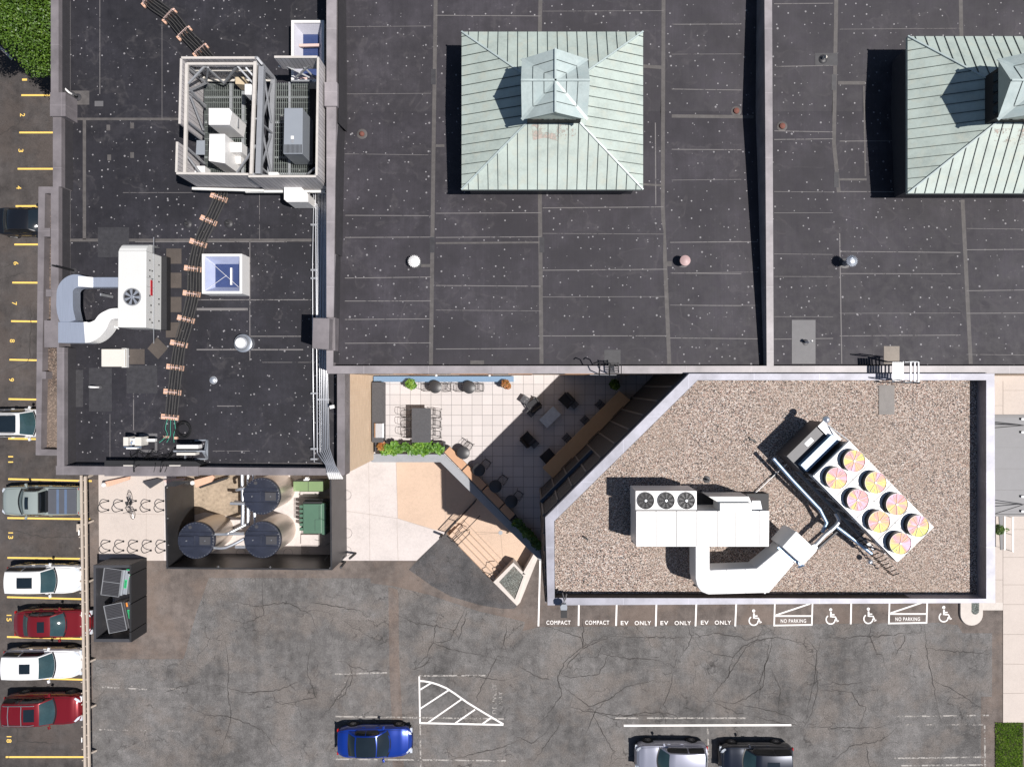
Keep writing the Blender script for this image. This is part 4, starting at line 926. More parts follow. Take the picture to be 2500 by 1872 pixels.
# ---- skylights
def skylight(x0, y0, x1, y1, z, lab, louv=False):
    t = T('skylight', lab, 'skylight', (x0+x1)/2, (y0+y1)/2, ZW); w_ = 6
    b = cap_ring([(x0, y0), (x1, y0), (x1, y1), (x0, y1)], [(x0+w_, y0+w_), (x1-w_, y0+w_), (x1-w_, y1-w_), (x0+w_, y1-w_)], z, z-ZW); obj('frame', b, M['white'], t)
    i0 = [P(*q, z-.05) for q in ((x0+w_, y0+w_), (x1-w_, y0+w_), (x1-w_, y1-w_), (x0+w_, y1-w_))]; f0 = [v.copy() for v in i0]; ins = .28
    fl = [Vector((v.x+ins*sx, v.y+ins*sy, z-.62)) for v, (sx, sy) in zip(i0, ((1, -1), (-1, -1), (-1, 1), (1, 1)))]
    b = MB()
    for k in range(4): b.face([i0[k], i0[(k+1) % 4], fl[(k+1) % 4], fl[k]])
    obj('well', b, simple('well_lilac', (.50, .50, .56) if louv else (.40, .44, .60), .6), t)
    b = MB(); b.face([v+Vector((0, 0, .01)) for v in fl]); obj('glazing', b, M['skyglass'], t)
    b = MB()
    if louv:
        for k in range(3):
            y = (i0[0].y*(2.2-k)+i0[3].y*(k+1.2))/3.4; b.bar((fl[0].x-.1, y, z-.35), (fl[1].x+.1, y+.02, z-.35), .13, .1)
        obj('baffle', b, M['pink'], t)
    else:
        b.bar(i0[0], fl[2], .015, .015); b.bar(i0[3], (i0[0]+i0[2])/2-Vector((0, 0, .5)), .015, .015); b.bar((fl[1].x-.35, fl[1].y-.2, z-.55), (fl[1].x-.35, fl[2].y+.1, z-.55), .08, .08); obj('glazing_bar', b, M['white'], t)
skylight(711, 50, 791, 200, 11.05, 'long white framed skylight with pink louvres behind plank screen', True)
skylight(493, 620, 591, 717, 11.15, 'square white framed skylight sunk beside the pipe run')
# ---- west roof pipe run
nodes = [(355, -25), (367, 2), (417, 41), (453, 83), (493, 125), (540, 190), (575, 330), (545, 450), (537, 484), (512, 540), (487, 595), (474, 657), (471, 718), (457, 780), (440, 840), (431, 897), (424, 957), (418, 1018)]
bz = ZW+.24
cp = curve_pts(nodes, 5); pr = T('pipe_run', 'long bundle of eight thin black insulated lines snaking across the roof', 'pipe run', 455, 700, ZW)
np_ = len(cp); P3 = [P(*q, bz) for q in cp]
for k in range(9):
    pts = []
    for i, p in enumerate(P3):
        d = P3[min(i+1, np_-1)]-P3[max(i-1, 0)]; d.normalize(); nn = Vector((-d.y, d.x, 0)); pts.append(p+nn*((k-4)*.072+.012*math.sin(i*.9+k*2.1))+Vector((0, 0, .01*math.sin(i*.7+k))))
    pts[-1].z = bz
    b = MB(); b.tube(pts, .027, 6); obj('line', b, M['cable'] if k % 2 else M['linegrey'], pr)
sup = None
SL = ['pale wood pipe support at upper photo edge', 'pale wood pipe support second from upper photo edge', 'wood pipe support third down the pipe run above the plank screen', 'wood pipe support tucked against the plank screen\'s north side', 'broad pale pipe support just below the plank screen', 'pipe support between plank screen and white air unit', 'pipe support level with the top of white air unit', 'pipe support beside upper corner of the square skylight', 'pipe support beside lower corner of the square skylight', 'pipe support just below the square skylight', 'pipe support beside the dark tilted walkway pad', 'pipe support level with the cream roof hatch', 'second last pipe support of the run', 'last pipe support next to the coiled cable']
si = [1, 2, 3, 4, 8, 9, 10, 11, 12, 13, 14, 15, 16, 17]
for j, i in enumerate(si):
    q = P(*nodes[i], ZW); a_, c_ = P(*nodes[i-1], ZW), P(*nodes[min(i+1, len(nodes)-1)], ZW); d = (c_-a_).normalized() if i < 17 else (P(*nodes[i], ZW)-a_).normalized(); ang = math.atan2(d.y, d.x)-math.pi/2
    if sup is None:
        s_ = thing('pipe_support', '', 'pipe support', q, ang, 'wood blocks under the roof pipe run')
        b = MB(); b.box((.03, 0, .06), (.86, .26, .10)); obj('block', b, M['block'], s_, world=False)
        b = MB(); b.box((.03, 0, .005+.01), (.94, .33, .02)); obj('pad', b, M['dark'], s_, world=False)
        b = MB(); b.box((-.02, 0, .17), (.8, .05, .05)); 
        for k in range(9): b.box(((k-4)*.072, 0, .27), (.03, .07, .02))
        obj('clamp', b, M['pink'], s_, world=False); sup = s_
    else: s_ = dup(sup, q, ang)
    s_['label'] = SL[j]
# ---- conduit bundle along the wall
cb = T('conduit_bundle', 'bundle of white steel conduits running along the building joint and over the corner', 'conduit', 785, 900, ZW)
xs = [(772, 465), (779, 468), (783, 470), (787, 470), (790.5, 470), (794, 470), (797, 470)]
for k, (x, y0) in enumerate(xs):
    dx = 3+ (k*.9 if k else 2)
    b = MB(); z = ZW+.22; e = 1105-k*2
    pts = [P(x-2+ (0), y0, z), P(x, 700, z), P(x+dx*.3, 905, z), P(x+dx*.5+k*.4, e, z), P(794+k*3.6+2, 1135, ZWC+.12), P(801+k*5.0, 1158, ZWC+.12)]
    b.tube(pts, .033, 8); obj('conduit', b, M['pipe'], cb)
    b = MB(); p0 = P(800+k*4.6, 1154, ZWC+.13); p1 = P(805+k*5.0, 1167, ZWC-.3); b.tube([p0, p1], .06, 8); obj('elbow', b, M['white'], cb)
b = MB(); z = ZW+.2; b.tube([P(756, 452, z), P(766, 478, z), P(763, 640, z), P(764, 900, z), P(767, 1128, z), P(782, 1130, z)], .028, 8); obj('conduit', b, M['pipe'], cb)
b = MB(); b.tube([P(748, 468, z), P(774, 500, z), P(776, 640, z), P(775, 780, z)], .03, 8); obj('conduit', b, M['pipe'], cb)
for y in (550, 660, 680, 960, 975, 1095, 1120):
    b = MB(); b.box(P(768 if y != 975 else 790, y, ZW+.12), (.34 if y != 975 else .6, .09, .22)); obj('strut', b, M['greytrim'], cb)
t = T('floodlight', 'small white floodlight clamped at inner parapet face near conduits', 'floodlight', 811, 993, ZW); b = MB(); b.tube([P(806, 990, 10.6), P(812, 992, 10.9)], .025); obj('bracket', b, M['dark'], t); b = MB(); b.box(P(811, 993, 10.95), (.22, .16, .12), .2); obj('lamp_head', b, M['white'], t)
# ---- white electrical cabinet south of the screen
t = T('electrical_cabinet', 'white steel cabinet standing against the plank screen wall', 'cabinet', 720, 490, ZW)
b = MB(); b.prism([P(*q, 11.6) for q in ((693, 456), (734, 456), (752, 474), (752, 493), (700, 493), (693, 487))], ZW+.15, 11.6); obj('cabinet_body', b, M['white'], t, bevel=.02)
b = MB(); b.tube([P(755, 470, 11.3), P(757, 490, 10.9), P(766, 498, 10.6)], .04); b.tube([P(748, 505, 10.6), P(764, 500, 10.6), P(780, 508, 10.5), P(782, 540, 10.45)], .03); obj('conduit', b, M['pipe'], t)
# ---- plank screen around the roof plant
ES = T('equipment_screen', 'tall roofless grey plank screen on an open steel truss frame', 'screen', 600, 300, ZW)
ZS, ZB, ZD = 13.2, 11.15, 11.0
def panel(name, x0, y0, x1, y1, zt=ZS, zb=ZB, th=.09):
    A, B_ = P(x0, y0, zt), P(x1, y1, zt); d = (B_-A).normalized(); n_ = Vector((-d.y, d.x, 0))*th/2; b = MB(); b.prism([A-n_, B_-n_, B_+n_, A+n_], zb, zt); obj(name, b, M['siding'], ES)
    b = MB(); b.prism([A-n_*1.15, B_-n_*1.15, B_+n_*1.15, A+n_*1.15], zt+.002, zt+.03); obj('panel_cap', b, M['greycap'], ES)
panel('plank_panel', 443, 142, 622, 142); panel('plank_panel', 443, 144, 439, 303); panel('plank_panel', 433, 347, 431, 421); panel('plank_panel', 431, 423.5, 607, 426)
panel('plank_panel', 607, 431, 772, 431, ZS-.04); panel('plank_panel', 777, 141, 773, 429, ZS-.04); panel('plank_panel', 670, 140, 775, 140, ZS-.04, 12.1)
def beam(x0, y0, z0, x1, y1, z1, wd=.13, m='greytrim', name='frame_beam'):
    b = MB(); b.bar(P(x0, y0, z0), P(x1, y1, z1), wd, wd); obj(name, b, M[m], ES)
zt = 13.05
beam(457, 157, zt, 622, 157, zt, .11, 'greycap'); beam(457, 157, zt, 452, 424, zt, .13, 'greycap'); beam(624, 152, zt, 614, 426, zt, .14, 'greycap'); beam(640, 165, 12.95, 632, 426, 12.95, .24); beam(668, 192, 11.25, 660, 428, 11.25, .22)
beam(627, 141, zt+.1, 640, 157, zt-.1, .1); beam(625, 142, zt, 668, 192, 11.3, .16)
for x0, y0, x1, y1 in ((627, 157, 668, 192), (618, 426, 655, 430)): beam(x0, y0, zt, x1, y1, 11.3, .12)
# truss diagonals
for q in ((460, 205, zt, 502, 160, 12.9), (460, 168, 12.9, 503, 204, 11.5), (503, 163, 12.9, 548, 205, 11.5), (546, 205, 11.5, 580, 160, 12.9), (503, 204, 11.5, 508, 165, 12.9), (580, 162, 12.9, 622, 208, 12.6), (505, 202, 11.5, 462, 222, 12.8), (460, 215, 12.9, 502, 262, 11.5), (502, 258, 11.5, 462, 228, 12.6), (458, 296, 12.9, 499, 328, 11.5), (456, 360, 12.9, 500, 400, 11.5), (455, 378, 12.9, 490, 424, 12.2), (465, 235, 12.8, 497, 318, 11.6), (576, 426, 12.2, 625, 355, 13.0), (642, 170, 12.9, 663, 300, 11.4), (663, 205, 11.4, 638, 300, 12.9), (638, 305, 12.9, 662, 424, 11.4), (662, 330, 11.4, 634, 420, 12.9), (625, 290, 13, 664, 325, 11.4), (626, 400, 12.8, 655, 424, 11.6), (600, 165, 13., 622, 190, 12.7)): beam(*q, .075)
for q in ((460, 192, 11.6, 500, 190, 11.6), (462, 172, 12.3, 618, 172, 12.3), (500, 197, 11.3, 665, 197, 11.3)): beam(*q, .09, 'cream')
for q in ((692, 158, 12.4, 755, 190, 11.6), (755, 160, 12.4, 722, 190, 11.6), (680, 163, 12.2, 762, 163, 12.2), (712, 198, 11.3, 762, 198, 11.3), (752, 425, 12, 770, 410, 12.4), (740, 162, 12.3, 770, 192, 11.6)): beam(*q, .075)
for x, y in ((457, 157), (452, 424), (624, 152), (614, 426), (775, 142), (771, 428)): 
    b = MB(); c = P(x, y, 13.0); b.box((c.x, c.y, (13+ZW)/2), (.14, .14, 13-ZW)); obj('frame_post', b, M['greytrim'], ES)
b = MB()
for x0, x1 in ((500, 602), (665, 756)):
    A, B_ = P(x0, 202, ZD), P(x1, 428, ZD)
    x = A.x
    while x < B_.x: b.box((x, (A.y+B_.y)/2, ZD-.03), (.014, A.y-B_.y, .06)); x += .10
    y = B_.y
    while y < A.y: b.box(((A.x+B_.x)/2, y, ZD-.022), (B_.x-A.x, .014, .05)); y += .30
obj('grating', b, M['grate'], ES)
for x in (565, 595, 708): beam(x, 202, ZD-.08, x-1, 428, ZD-.08, .13)
for y in (238, 300, 385, 425): beam(500, y, ZD-.1, 602, y, ZD-.1, .08); beam(665, y, ZD-.1, 756, y, ZD-.1, .08)
b = MB(); b.pprism([(480, 343), (500, 343), (500, 378), (478, 378)], ZD+.05, ZD); obj('access_panel', b, M['unitgrey'], ES)
b = MB(); b.bar(P(470, 461, ZB+.1), P(645, 466, ZB+.1), .12, .12); b.bar(P(600, 468, ZB), P(795, 468, ZB), .12, .12); obj('base_rail', b, M['offwhite'], ES)
# units inside the screen
def unit(name, lab, cat, px, zt, zb, m, bev=.02, extra=None):
    c = px[0]; t = T(name, lab, cat, sum(p[0] for p in px)/len(px), sum(p[1] for p in px)/len(px), zb); b = MB(); b.pprism(px, zt, zb); obj('cabinet', b, M[m] if isinstance(m, str) else m, t, bevel=bev); return t
t = unit('condenser_unit', 'tall white boxy condenser with cut corner, upper one inside plank screen', 'condenser', [(509, 264), (559, 264), (566, 273), (560, 305), (509, 305)], 12.75, ZD+.12, 'white')
b = MB(); b.box(P(582, 300, 12.0)+Vector((.0, 0, 0)), (.02, .5, .12)); obj('louvre', b, M['greytrim'], t)
b = MB(); b.box(P(528, 308, 12.2), (.5, .02, .3)); obj('grille', b, M['unitgrey'], t)
t = unit('condenser_unit', 'deep white condenser with stepped side box, lower one inside plank screen', 'condenser', [(511, 327), (549, 327), (549, 399), (509, 393)], 12.75, ZD+.12, 'white')
b = MB(); b.prect(562, 348, 590, 372, 12.1, 11.1); b.prect(553, 375, 588, 400, 11.5, 11.1); obj('side_box', b, M['white'], t)
b = MB()
for k in range(5): b.bar(P(532+k*9, 404+k*1.5, 11.7), P(552+k*9, 420+k, 11.2), .05, .02)
obj('louvre', b, M['greytrim'], t)
t = unit('rooftop_generator', 'long slate grey cabinet with slotted vent inside plank screen', 'generator', [(694, 264), (739, 264), (738, 376), (692, 376)], 12.65, ZD+.1, 'unitgrey', .015)
b = MB()
for i in range(14): b.prect(694.5+i*3.1, 353, 696.2+i*3.1, 374, 12.66, 12.6)
obj('vent_slot', b, M['dark'], t); b = MB(); b.prect(710, 332, 717, 340, 12.665, 12.6); obj('sticker', b, M['white'], t); b = MB(); b.lathe(P(714, 345, 12.66), [(.08, 0), (0, .004)], 18); obj('emblem', b, M['greytrim'], t)
unit('junction_box', 'white upright box hung by the truss frame inside the screen', 'box', [(597, 205), (613, 205), (617, 214), (617, 232), (597, 231)], 12.8, 11.6, 'white')
unit('junction_box', 'tan board box beside grating inside the screen', 'box', [(574, 188), (595, 188), (597, 207), (574, 205)], 11.8, 11.1, M['plywood'])
unit('junction_box', 'low white box at the foot of the screen\'s inner corner', 'box', [(476, 405), (500, 405), (500, 424), (474, 424)], 11.7, 11.1, 'white')
unit('junction_box', 'small white box against the screen\'s south wall beside grating', 'box', [(655, 420), (678, 420), (682, 427), (655, 428)], 11.7, 11.1, 'white')
# ---- antenna mounts at the south parapet
t = T('antenna_mount', 'ballasted frame with white radio boxes near the coiled cable', 'antenna mount', 325, 1080, ZW); z = 11.0
for q in ((301, 1067, 313, 1088), (329, 1067, 345, 1088)): b = MB(); b.prect(*q, z+.3, z-.3); obj('radio_box', b, M['cream'], t)
b = MB(); b.prect(313, 1070, 329, 1085, z+.1, z-.2); b.prect(346, 1071, 378, 1078, z-.2, z-.4); b.prect(308, 1092, 334, 1096, z-.3, z-.5); obj('bracket', b, M['white'], t)
b = MB(); b.tube([P(320, 1090, ZW), P(321, 1080, 11.4)], .04); b.tube([P(303, 1091, 10.6), P(345, 1091, 10.6)], .03); obj('mast', b, M['pipe_blue'], t)
t = T('antenna_mount', 'grey steel sled with long white antenna panels beside the coiled cable', 'antenna mount', 465, 1093, ZW)
b = MB(); b.prect(431, 1086, 484, 1095, 11.4, 11.0); obj('antenna_panel', b, M['white'], t); b = MB(); b.prect(431, 1105, 477, 1111, 11.2, 10.8); obj('antenna_panel', b, M['cream'], t)
b = MB()
for q in ((424, 1101, 10.9, 502, 1101, 10.9), (505, 1075, 10.4, 500, 1106, 10.9), (505, 1118, 10.4, 496, 1103, 10.9), (476, 1075, 10.3, 506, 1074, 10.3), (476, 1120, 10.3, 506, 1120, 10.3), (506, 1074, 10.3, 506, 1120, 10.3), (452, 1100, 10.9, 452, 1122, 10.3)): b.bar(P(*q[:3]), P(*q[3:]), .07, .07)
obj('sled_frame', b, M['unitgrey'], t)
t = T('cable_coil', 'big loose coil of black cable beside the last pipe support', 'cable coil', 447, 1048, ZW); random.seed(3)
for k in range(7):
    r = 16+random.uniform(-3, 4); cx_, cy_ = 447+random.uniform(-2, 2), 1048+random.uniform(-2, 3); b = MB(); b.tube([P(cx_+r*math.cos(a_/20*6.283)*1.05, cy_+r*math.sin(a_/20*6.283)*1.1, ZW+.05+.03*k+.03*math.sin(a_+k)) for a_ in range(20)], .018, 6, close=True); obj('loop', b, M['cable'], t)
t = T('cable_tangle', 'tangled black cables draped from radio boxes over the south parapet', 'cables', 380, 1120, ZW)
for k in range(22):
    x0 = random.uniform(305, 490); x1 = random.choice([330, 362, 375, 385, 398, 448, 455, 300, 410])+random.uniform(-6, 6); y1 = random.uniform(1125, 1148)
    pts = curve_pts([P(x0, 1095+random.uniform(0, 12), ZW+.5), P((x0*2+x1)/3+random.uniform(-12, 12), 1112+random.uniform(-4, 6), ZW+.15), P((x0+2*x1)/3, 1124+random.uniform(-4, 5), ZW+.3), P(x1, min(y1, 1140), ZWC+.12), P(x1+random.uniform(-8, 2), 1152, ZWC+.08)] if k % 3 == 0 else [P(x0, 1100, ZW+.4), P((x0+x1)/2, 1118+random.uniform(-5, 8), ZW+.1), P(x1, 1128+random.uniform(-6, 6), ZW+.2)], 5)
    b = MB(); b.tube(pts, .014, 5); obj('cable', b, M['cable'], t)
for k in range(6):
    b = MB(); b.tube(curve_pts([P(405+k*4, 1022, ZW+.25), P(398+k*6, 1045, ZW+.2), P(404+k*4, 1062, ZW+.15), P(380+k*9, 1080, ZW+.3)], 5), .016, 5); obj('cable', b, M['cable_blue'] if k % 2 else M['charcoal'], t)
b = MB(); b.prect(398, 1064, 412, 1069, ZW+.1, ZW); b.prect(424, 1066, 432, 1072, ZW+.12, ZW); obj('clamp_block', b, M['block'], t)
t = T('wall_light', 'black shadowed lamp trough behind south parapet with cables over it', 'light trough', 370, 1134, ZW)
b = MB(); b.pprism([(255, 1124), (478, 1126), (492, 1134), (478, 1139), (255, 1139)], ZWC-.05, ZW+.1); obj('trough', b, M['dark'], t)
b = MB(); b.prect(301, 1135, 327, 1139, ZWC+.02, ZWC-.1); b.prect(413, 1135, 440, 1139, ZWC+.02, ZWC-.1); obj('lamp_tube', b, M['cream'], t)
# ---- ladder and crossover stair at the main south parapet
t = T('roof_ladder', 'black cage topped ladder climbing from terrace over the parapet', 'ladder', 1505, 900, 12)
b = MB()
for x in (1463, 1488): b.tube([P(x, 905, 13.3) if 0 else P(x-14, 887, 13.6), P(x-5, 884, 13.75), P(x+2, 888, 13.6), P(x, 909, 13.2), P(x, 915, ZMC-.2)], .03)
obj('grab_rail', b, M['dark'], t); b = MB()
for x in (1487, 1510): b.bar(P(x, 884, ZMC+.4), P(x, 911, ZMC+.35), .05, .05)
for y in range(886, 911, 4): b.bar(P(1487, y, ZMC+.37), P(1510, y, ZMC+.37), .04, .03)
b.tube([P(1517, 891, ZMC+.9), P(1517, 912, ZMC+.5)], .02); obj('landing_step', b, M['dark'], t)
b = MB()
for k in range(8): b.bar(P(1440+k*2, 915, 11.5-k*.9), P(1505, 915.4, 11.8-k*.9), .03, .03)
obj('rung', b, M['greytrim'], t)
t = T('crossover_stair', 'small aluminium crossover stair bridging the silver coping and dark roof', 'stair', 2200, 908, 12.5); zz = ZGC+.75
b = MB(); n_ = 5
for i in range(n_): b.prect(2179+i*5.6, 884, 2184+i*5.6, 932-(2 if i else 0), zz-.02*i, zz-.05-.02*i)
obj('tread', b, M['white'], t); b = MB()
for y in (883, 933): b.bar(P(2150, y, ZG+.1) if y == 933 else P(2165, y, ZMC-.4), P(2208, y, zz), .06, .12); b.bar(P(2208, y, zz), P(2243, y, zz+.1), .06, .1)
for x in (2223, 2233, 2242): b.bar(P(x, 884, zz+.12), P(x, 933, zz+.12), .055, .055)
obj('stringer', b, M['greytrim'], t); b = MB()
for y in (881, 935): b.tube([P(2210, y, zz), P(2214, y, zz+.9), P(2245, y, zz+1.0), P(2245, y, zz)], .028)
obj('handrail', b, M['dark'], t)
# ================================================================ PEBBLE ROOF PLANT
t = T('rooftop_unit', 'white packaged roof unit with three black fans and a U shaped duct', 'rooftop unit', 1700, 1270, ZG); zt = ZG+1.95
b = MB(); b.prect(1553, 1247, 1877, 1334, zt, ZG+.35); obj('cabinet', b, M['white'], t, bevel=.02)
b = MB(); b.pprism([(1855, 1247), (1878, 1247), (1877, 1331), (1855, 1332)], zt+.03, zt-.6); obj('end_hood', b, M['offwhite'], t)
b = MB()
for x in (1602, 1652, 1701.5, 1752.5, 1796.5): b.prect(x-.6, 1247, x+.6, 1333, zt+.012, zt)
obj('panel_joint', b, M['charcoal'], t)
b = MB(); b.prect(1551.5, 1198, 1701, 1244.5, zt+.12, ZG+.5); obj('fan_deck', b, M['white'], t, bevel=.015)
b = MB(); b.prect(1553, 1205, 1877, 1330, ZG+.35, ZG); obj('curb', b, M['dark'], t)
for x in (1576, 1626, 1675.5):
    c = P(x, 1221.5, zt+.12); b = MB(); b.lathe(c+Vector((0, 0, .003)), [(.38, 0), (.38, .05), (.36, .05), (.35, .0)], 36); obj('fan_ring', b, M['charcoal'], t)
    b = MB(); b.lathe(c+Vector((0, 0, .006)), [(.36, 0), (0, .001)], 32); obj('fan_opening', b, M['dark'], t)
    b = MB()
    for i in range(9): a_ = i*2*math.pi/9; d = Vector((math.cos(a_), math.sin(a_), 0)); q = Vector((-d.y, d.x, 0)); cc = c+Vector((0, 0, .02)); b.face([cc+d*.06, cc+d*.34-q*.03, cc+d*.33+q*.09])
    for r in (.12, .2, .28, .34): b.tube([c+Vector((r*math.cos(k*.3927), r*math.sin(k*.3927), .055)) for k in range(16)], .004, 4, close=True)
    obj('fan_blades', b, simple('fan_black', (.035, .035, .038), .3, .4), t)
    b = MB(); b.lathe(c+Vector((0, 0, .03)), [(.055, 0), (.05, .03), (0, .035)], 16); obj('fan_hub', b, M['galv'], t)
b = MB(); b.prect(1758, 1228, 1835, 1248, zt+.12, ZG+1.0); b.pprism([(1730, 1212), (1828, 1212), (1835, 1228), (1758, 1228)], zt-.1, ZG+.6); obj('intake_hood', b, M['offwhite'], t)
b = MB(); b.pprism([(1836, 1222), (1856, 1222), (1861, 1243), (1836, 1246)], zt-.2, ZG+.6); obj('intake_hood', b, M['unitgrey'], t)
b = MB(); b.prect(1715, 1262, 1738, 1312, zt+.006, zt); obj('stain', b, simple('stained_white', (.58, .56, .52), .5), t)
ud = T('air_duct', 'smooth white U shaped duct bending below the three fan unit', 'duct', 1760, 1420, ZG); zd = zt-.05
b = MB()
b.pprism([(1698, 1333), (1733, 1333), (1733, 1388), (1733, 1392), (1740, 1391), (1847, 1387), (1912, 1333), (1936, 1358) if 0 else (1940, 1375), (1878, 1447), (1730, 1451), (1712, 1444), (1702, 1430), (1698, 1412)], zd, ZG+.75)
obj('casing', b, M['white'], ud, bevel=.05)
b = MB(); b.pprism([(1910, 1334), (1944, 1296), (1995, 1344), (1961, 1380)], zd+.45, ZG+.9); obj('end_casing', b, M['white'], ud, bevel=.03)
b = MB(); b.bar(P(1900, 1335, zd+.004), P(1958, 1382, zd+.004), .10, .02); b.tube([P(1950, 1384, zd), P(1962, 1379, zd+.35)], .05); obj('collar', b, M['pipe_blue'], ud)
b = MB(); b.bar(P(1704, 1430, zd+.0), P(1732, 1392, zd+.0), .02, .02)
for q in ((1698, 1360, 1733, 1360), (1775, 1390, 1775, 1449), (1820, 1389, 1822, 1448), (1862, 1374, 1893, 1431), (1930, 1312, 1976, 1361)): b.bar(P(q[0], q[1], zd+(.455 if q[0] == 1930 else .004)), P(q[2], q[3], zd+(.455 if q[0] == 1930 else .004)), .018, .02)
obj('seam', b, M['unitgrey'], ud)
b = MB()
for x, y in ((1705, 1340), (1720, 1440), (1860, 1440), (1950, 1340)): c = P(x, y, ZG+.4); b.box(c, (.08, .08, .8))
obj('support_leg', b, M['greytrim'], ud)
# ---- chiller, local frame along its long axis
ch = T('chiller', 'long white chiller with eight multicoloured fan grilles set diagonally on pebbles', 'chiller', 2130, 1200, ZG)
zc = ZG+2.45; A0 = P(2074, 1076, zc); A1 = P(1988, 1160, zc); A2 = P(2194, 1371, zc); A3 = P(2280, 1286, zc)
ux = (A3-A0).normalized(); vy = (A1-A0).normalized(); L_ = (A3-A0).length; W_ = (A1-A0).length
def CP(u, v, z=zc): q = A0+ux*u+vy*v; q.z = z; return q
b = MB(); b.prism([CP(0, 0), CP(0, W_), CP(L_, W_), CP(L_, 0)], zc-.18, zc); obj('fan_deck', b, M['white'], ch, bevel=.01)
b = MB(); b.prism([CP(.05, .05), CP(.05, W_-.05), CP(L_-.05, W_-.05), CP(L_-.05, .05)], zc-1.15, zc-.18); obj('coil_housing', b, M['charcoal'], ch)
b = MB()
for i in range(9):
    for v in (.0, W_-.08): q0 = CP(L_*i/8, v, zc-1.2); q1 = CP(L_*i/8, v, ZG+.3); b.bar(q0, q1, .07, .07)
b.bar(CP(0, 0, ZG+.3), CP(L_, 0, ZG+.3), .12, .2); b.bar(CP(0, W_, ZG+.3), CP(L_, W_, ZG+.3), .12, .2); obj('base_frame', b, M['greytrim'], ch)
b = MB(); b.prism([CP(0, W_+.01), CP(0, W_+.05), CP(L_, W_+.05), CP(L_, W_+.01)], zc-.55, zc-.05); obj('side_louvre', b, M['unitgrey'], ch)
b = MB()
for i in range(1, 4): b.bar(CP(L_*i/4, .02, zc+.004), CP(L_*i/4, W_-.02, zc+.004), .035, .016)
b.bar(CP(.02, W_/2, zc+.006), CP(L_-.02, W_/2, zc+.006), .03, .016); obj('panel_joint', b, M['charcoal'], ch)
fr = None
for i in range(4):
    for j in range(2):
        c = CP(L_*(i+.5)/4, W_*(j+.5)/2); r = min(L_/8, W_/4)*.87
        hs = bpy.data.objects.new('fan', None); COL.objects.link(hs); hs.parent = ch; hs.location = c-ch.location; hs.rotation_euler = (0, 0, .5+i*2.1+j*3.3)
        b = MB(); b.lathe((0, 0, 0), [(r*1.06, 0), (r*1.02, .30), (r*.99, .30), (r, .0)], 36); o = obj('shroud', b, M['trim'], None); o.parent = hs
        b = MB(); b.lathe((0, 0, .27), [(r*.99, 0), (0, .001)], 36); o = obj('grille', b, M['fan'], None); o.parent = hs
        b = MB()
        for k in range(8): a_ = k*math.pi/4; b.bar((0, 0, .285), (math.cos(a_)*r*.97, math.sin(a_)*r*.97, .285), .011, .012)
        for k in range(0, 8, 2): a_ = k*math.pi/4+.39; b.bar((math.cos(a_)*r*.6, math.sin(a_)*r*.6, .283), (math.cos(a_)*r*.85, math.sin(a_)*r*.85, .283), .011, .012)
        b.lathe((0, 0, .275), [(.06, 0), (.05, .03), (0, .03)], 14); o = obj('grille_spoke', b, M['cream'], None); o.parent = hs
b = MB(); e0, e1 = -1.15, -.02
b.prism([CP(e0, .05), CP(e0, W_+.1), CP(e1, W_+.1), CP(e1, .05)], ZG+.3, zc-.85); obj('control_cabinet', b, M['charcoal'], ch)
b = MB()
b.prism([CP(e0-.02, .0), CP(e0-.02, .35), CP(e1+.0, .35), CP(e1, .0)], zc-.8, zc-.72); b.bar(CP(e0, 0, zc-.9), CP(0, 0, zc-.05), .05, .05); obj('white_bracket', b, M['white'], ch)
b = MB(); b.prism([CP(-.55, .2), CP(-.55, W_), CP(-.12, W_), CP(-.12, .2)], zc-.84, zc-.5); obj('pipe_header', b, M['blue_ledge'], ch)
b = MB(); b.prism([CP(-1.0, .9), CP(-1.0, 1.3), CP(-.8, 1.3), CP(-.8, .9)], zc-.84, zc-.835); obj('sticker', b, M['unitgrey'], ch)
b = MB(); b.lathe(CP(e0+.05, -.15, zc-.9), [(.1, 0), (.18, .1), (.1, .25), (0, .28)], 16); obj('pressure_cap', b, M['chrome'], ch)
b = MB()
b.tube(curve_pts([CP(L_+.0, .55, zc-1.1), CP(L_+.35, .55, zc-1.2), CP(L_+.5, .6, zc-1.5), CP(L_+.5, .6, ZG+.4)], 5), .16, 12); b.tube(curve_pts([CP(L_, 1.15, zc-1.1), CP(L_+.35, 1.15, zc-1.2), CP(L_+.5, 1.1, zc-1.5), CP(L_+.5, 1.1, ZG+.4)], 5), .15, 12); obj('water_pipe', b, M['chrome'], ch)
b = MB(); b.tube([CP(-1.3, W_+.5, ZG+1.0), CP(0, W_+.55, ZG+.9), CP(2.0, W_+.55, ZG+.7), CP(2.7, W_+.75, ZG+.65), CP(2.9, W_+1.2, ZG+.6)], .09, 12); obj('water_pipe', b, M['pipe_blue'], ch)
b = MB(); b.tube([CP(3.0, W_+.6, ZG+.9), CP(4.6, W_+.35, ZG+.8), CP(5.1, W_+.3, ZG+.8)], .09, 12); obj('water_pipe', b, M['pipe_blue'], ch)
b = MB(); b.tube(curve_pts([P(2040, 1252, ZG+.9), P(2048, 1270, ZG+.9), P(2035, 1288, ZG+.9), P(2015, 1304, ZG+.9), P(1990, 1330, ZG+.9)], 6), .10, 12); obj('water_pipe', b, M['pipe'], ch)
b = MB(); b.tube([P(2044, 1296, ZG+.5), P(1994, 1340, ZG+.5)], .07, 10); obj('water_pipe', b, M['charcoal'], ch)
b = MB(); b.lathe(P(1985, 1335, ZG+.9), [(.14, -.2), (.18, 0), (.14, .12), (0, .14)], 16); obj('valve', b, M['galv'], ch)
b = MB()
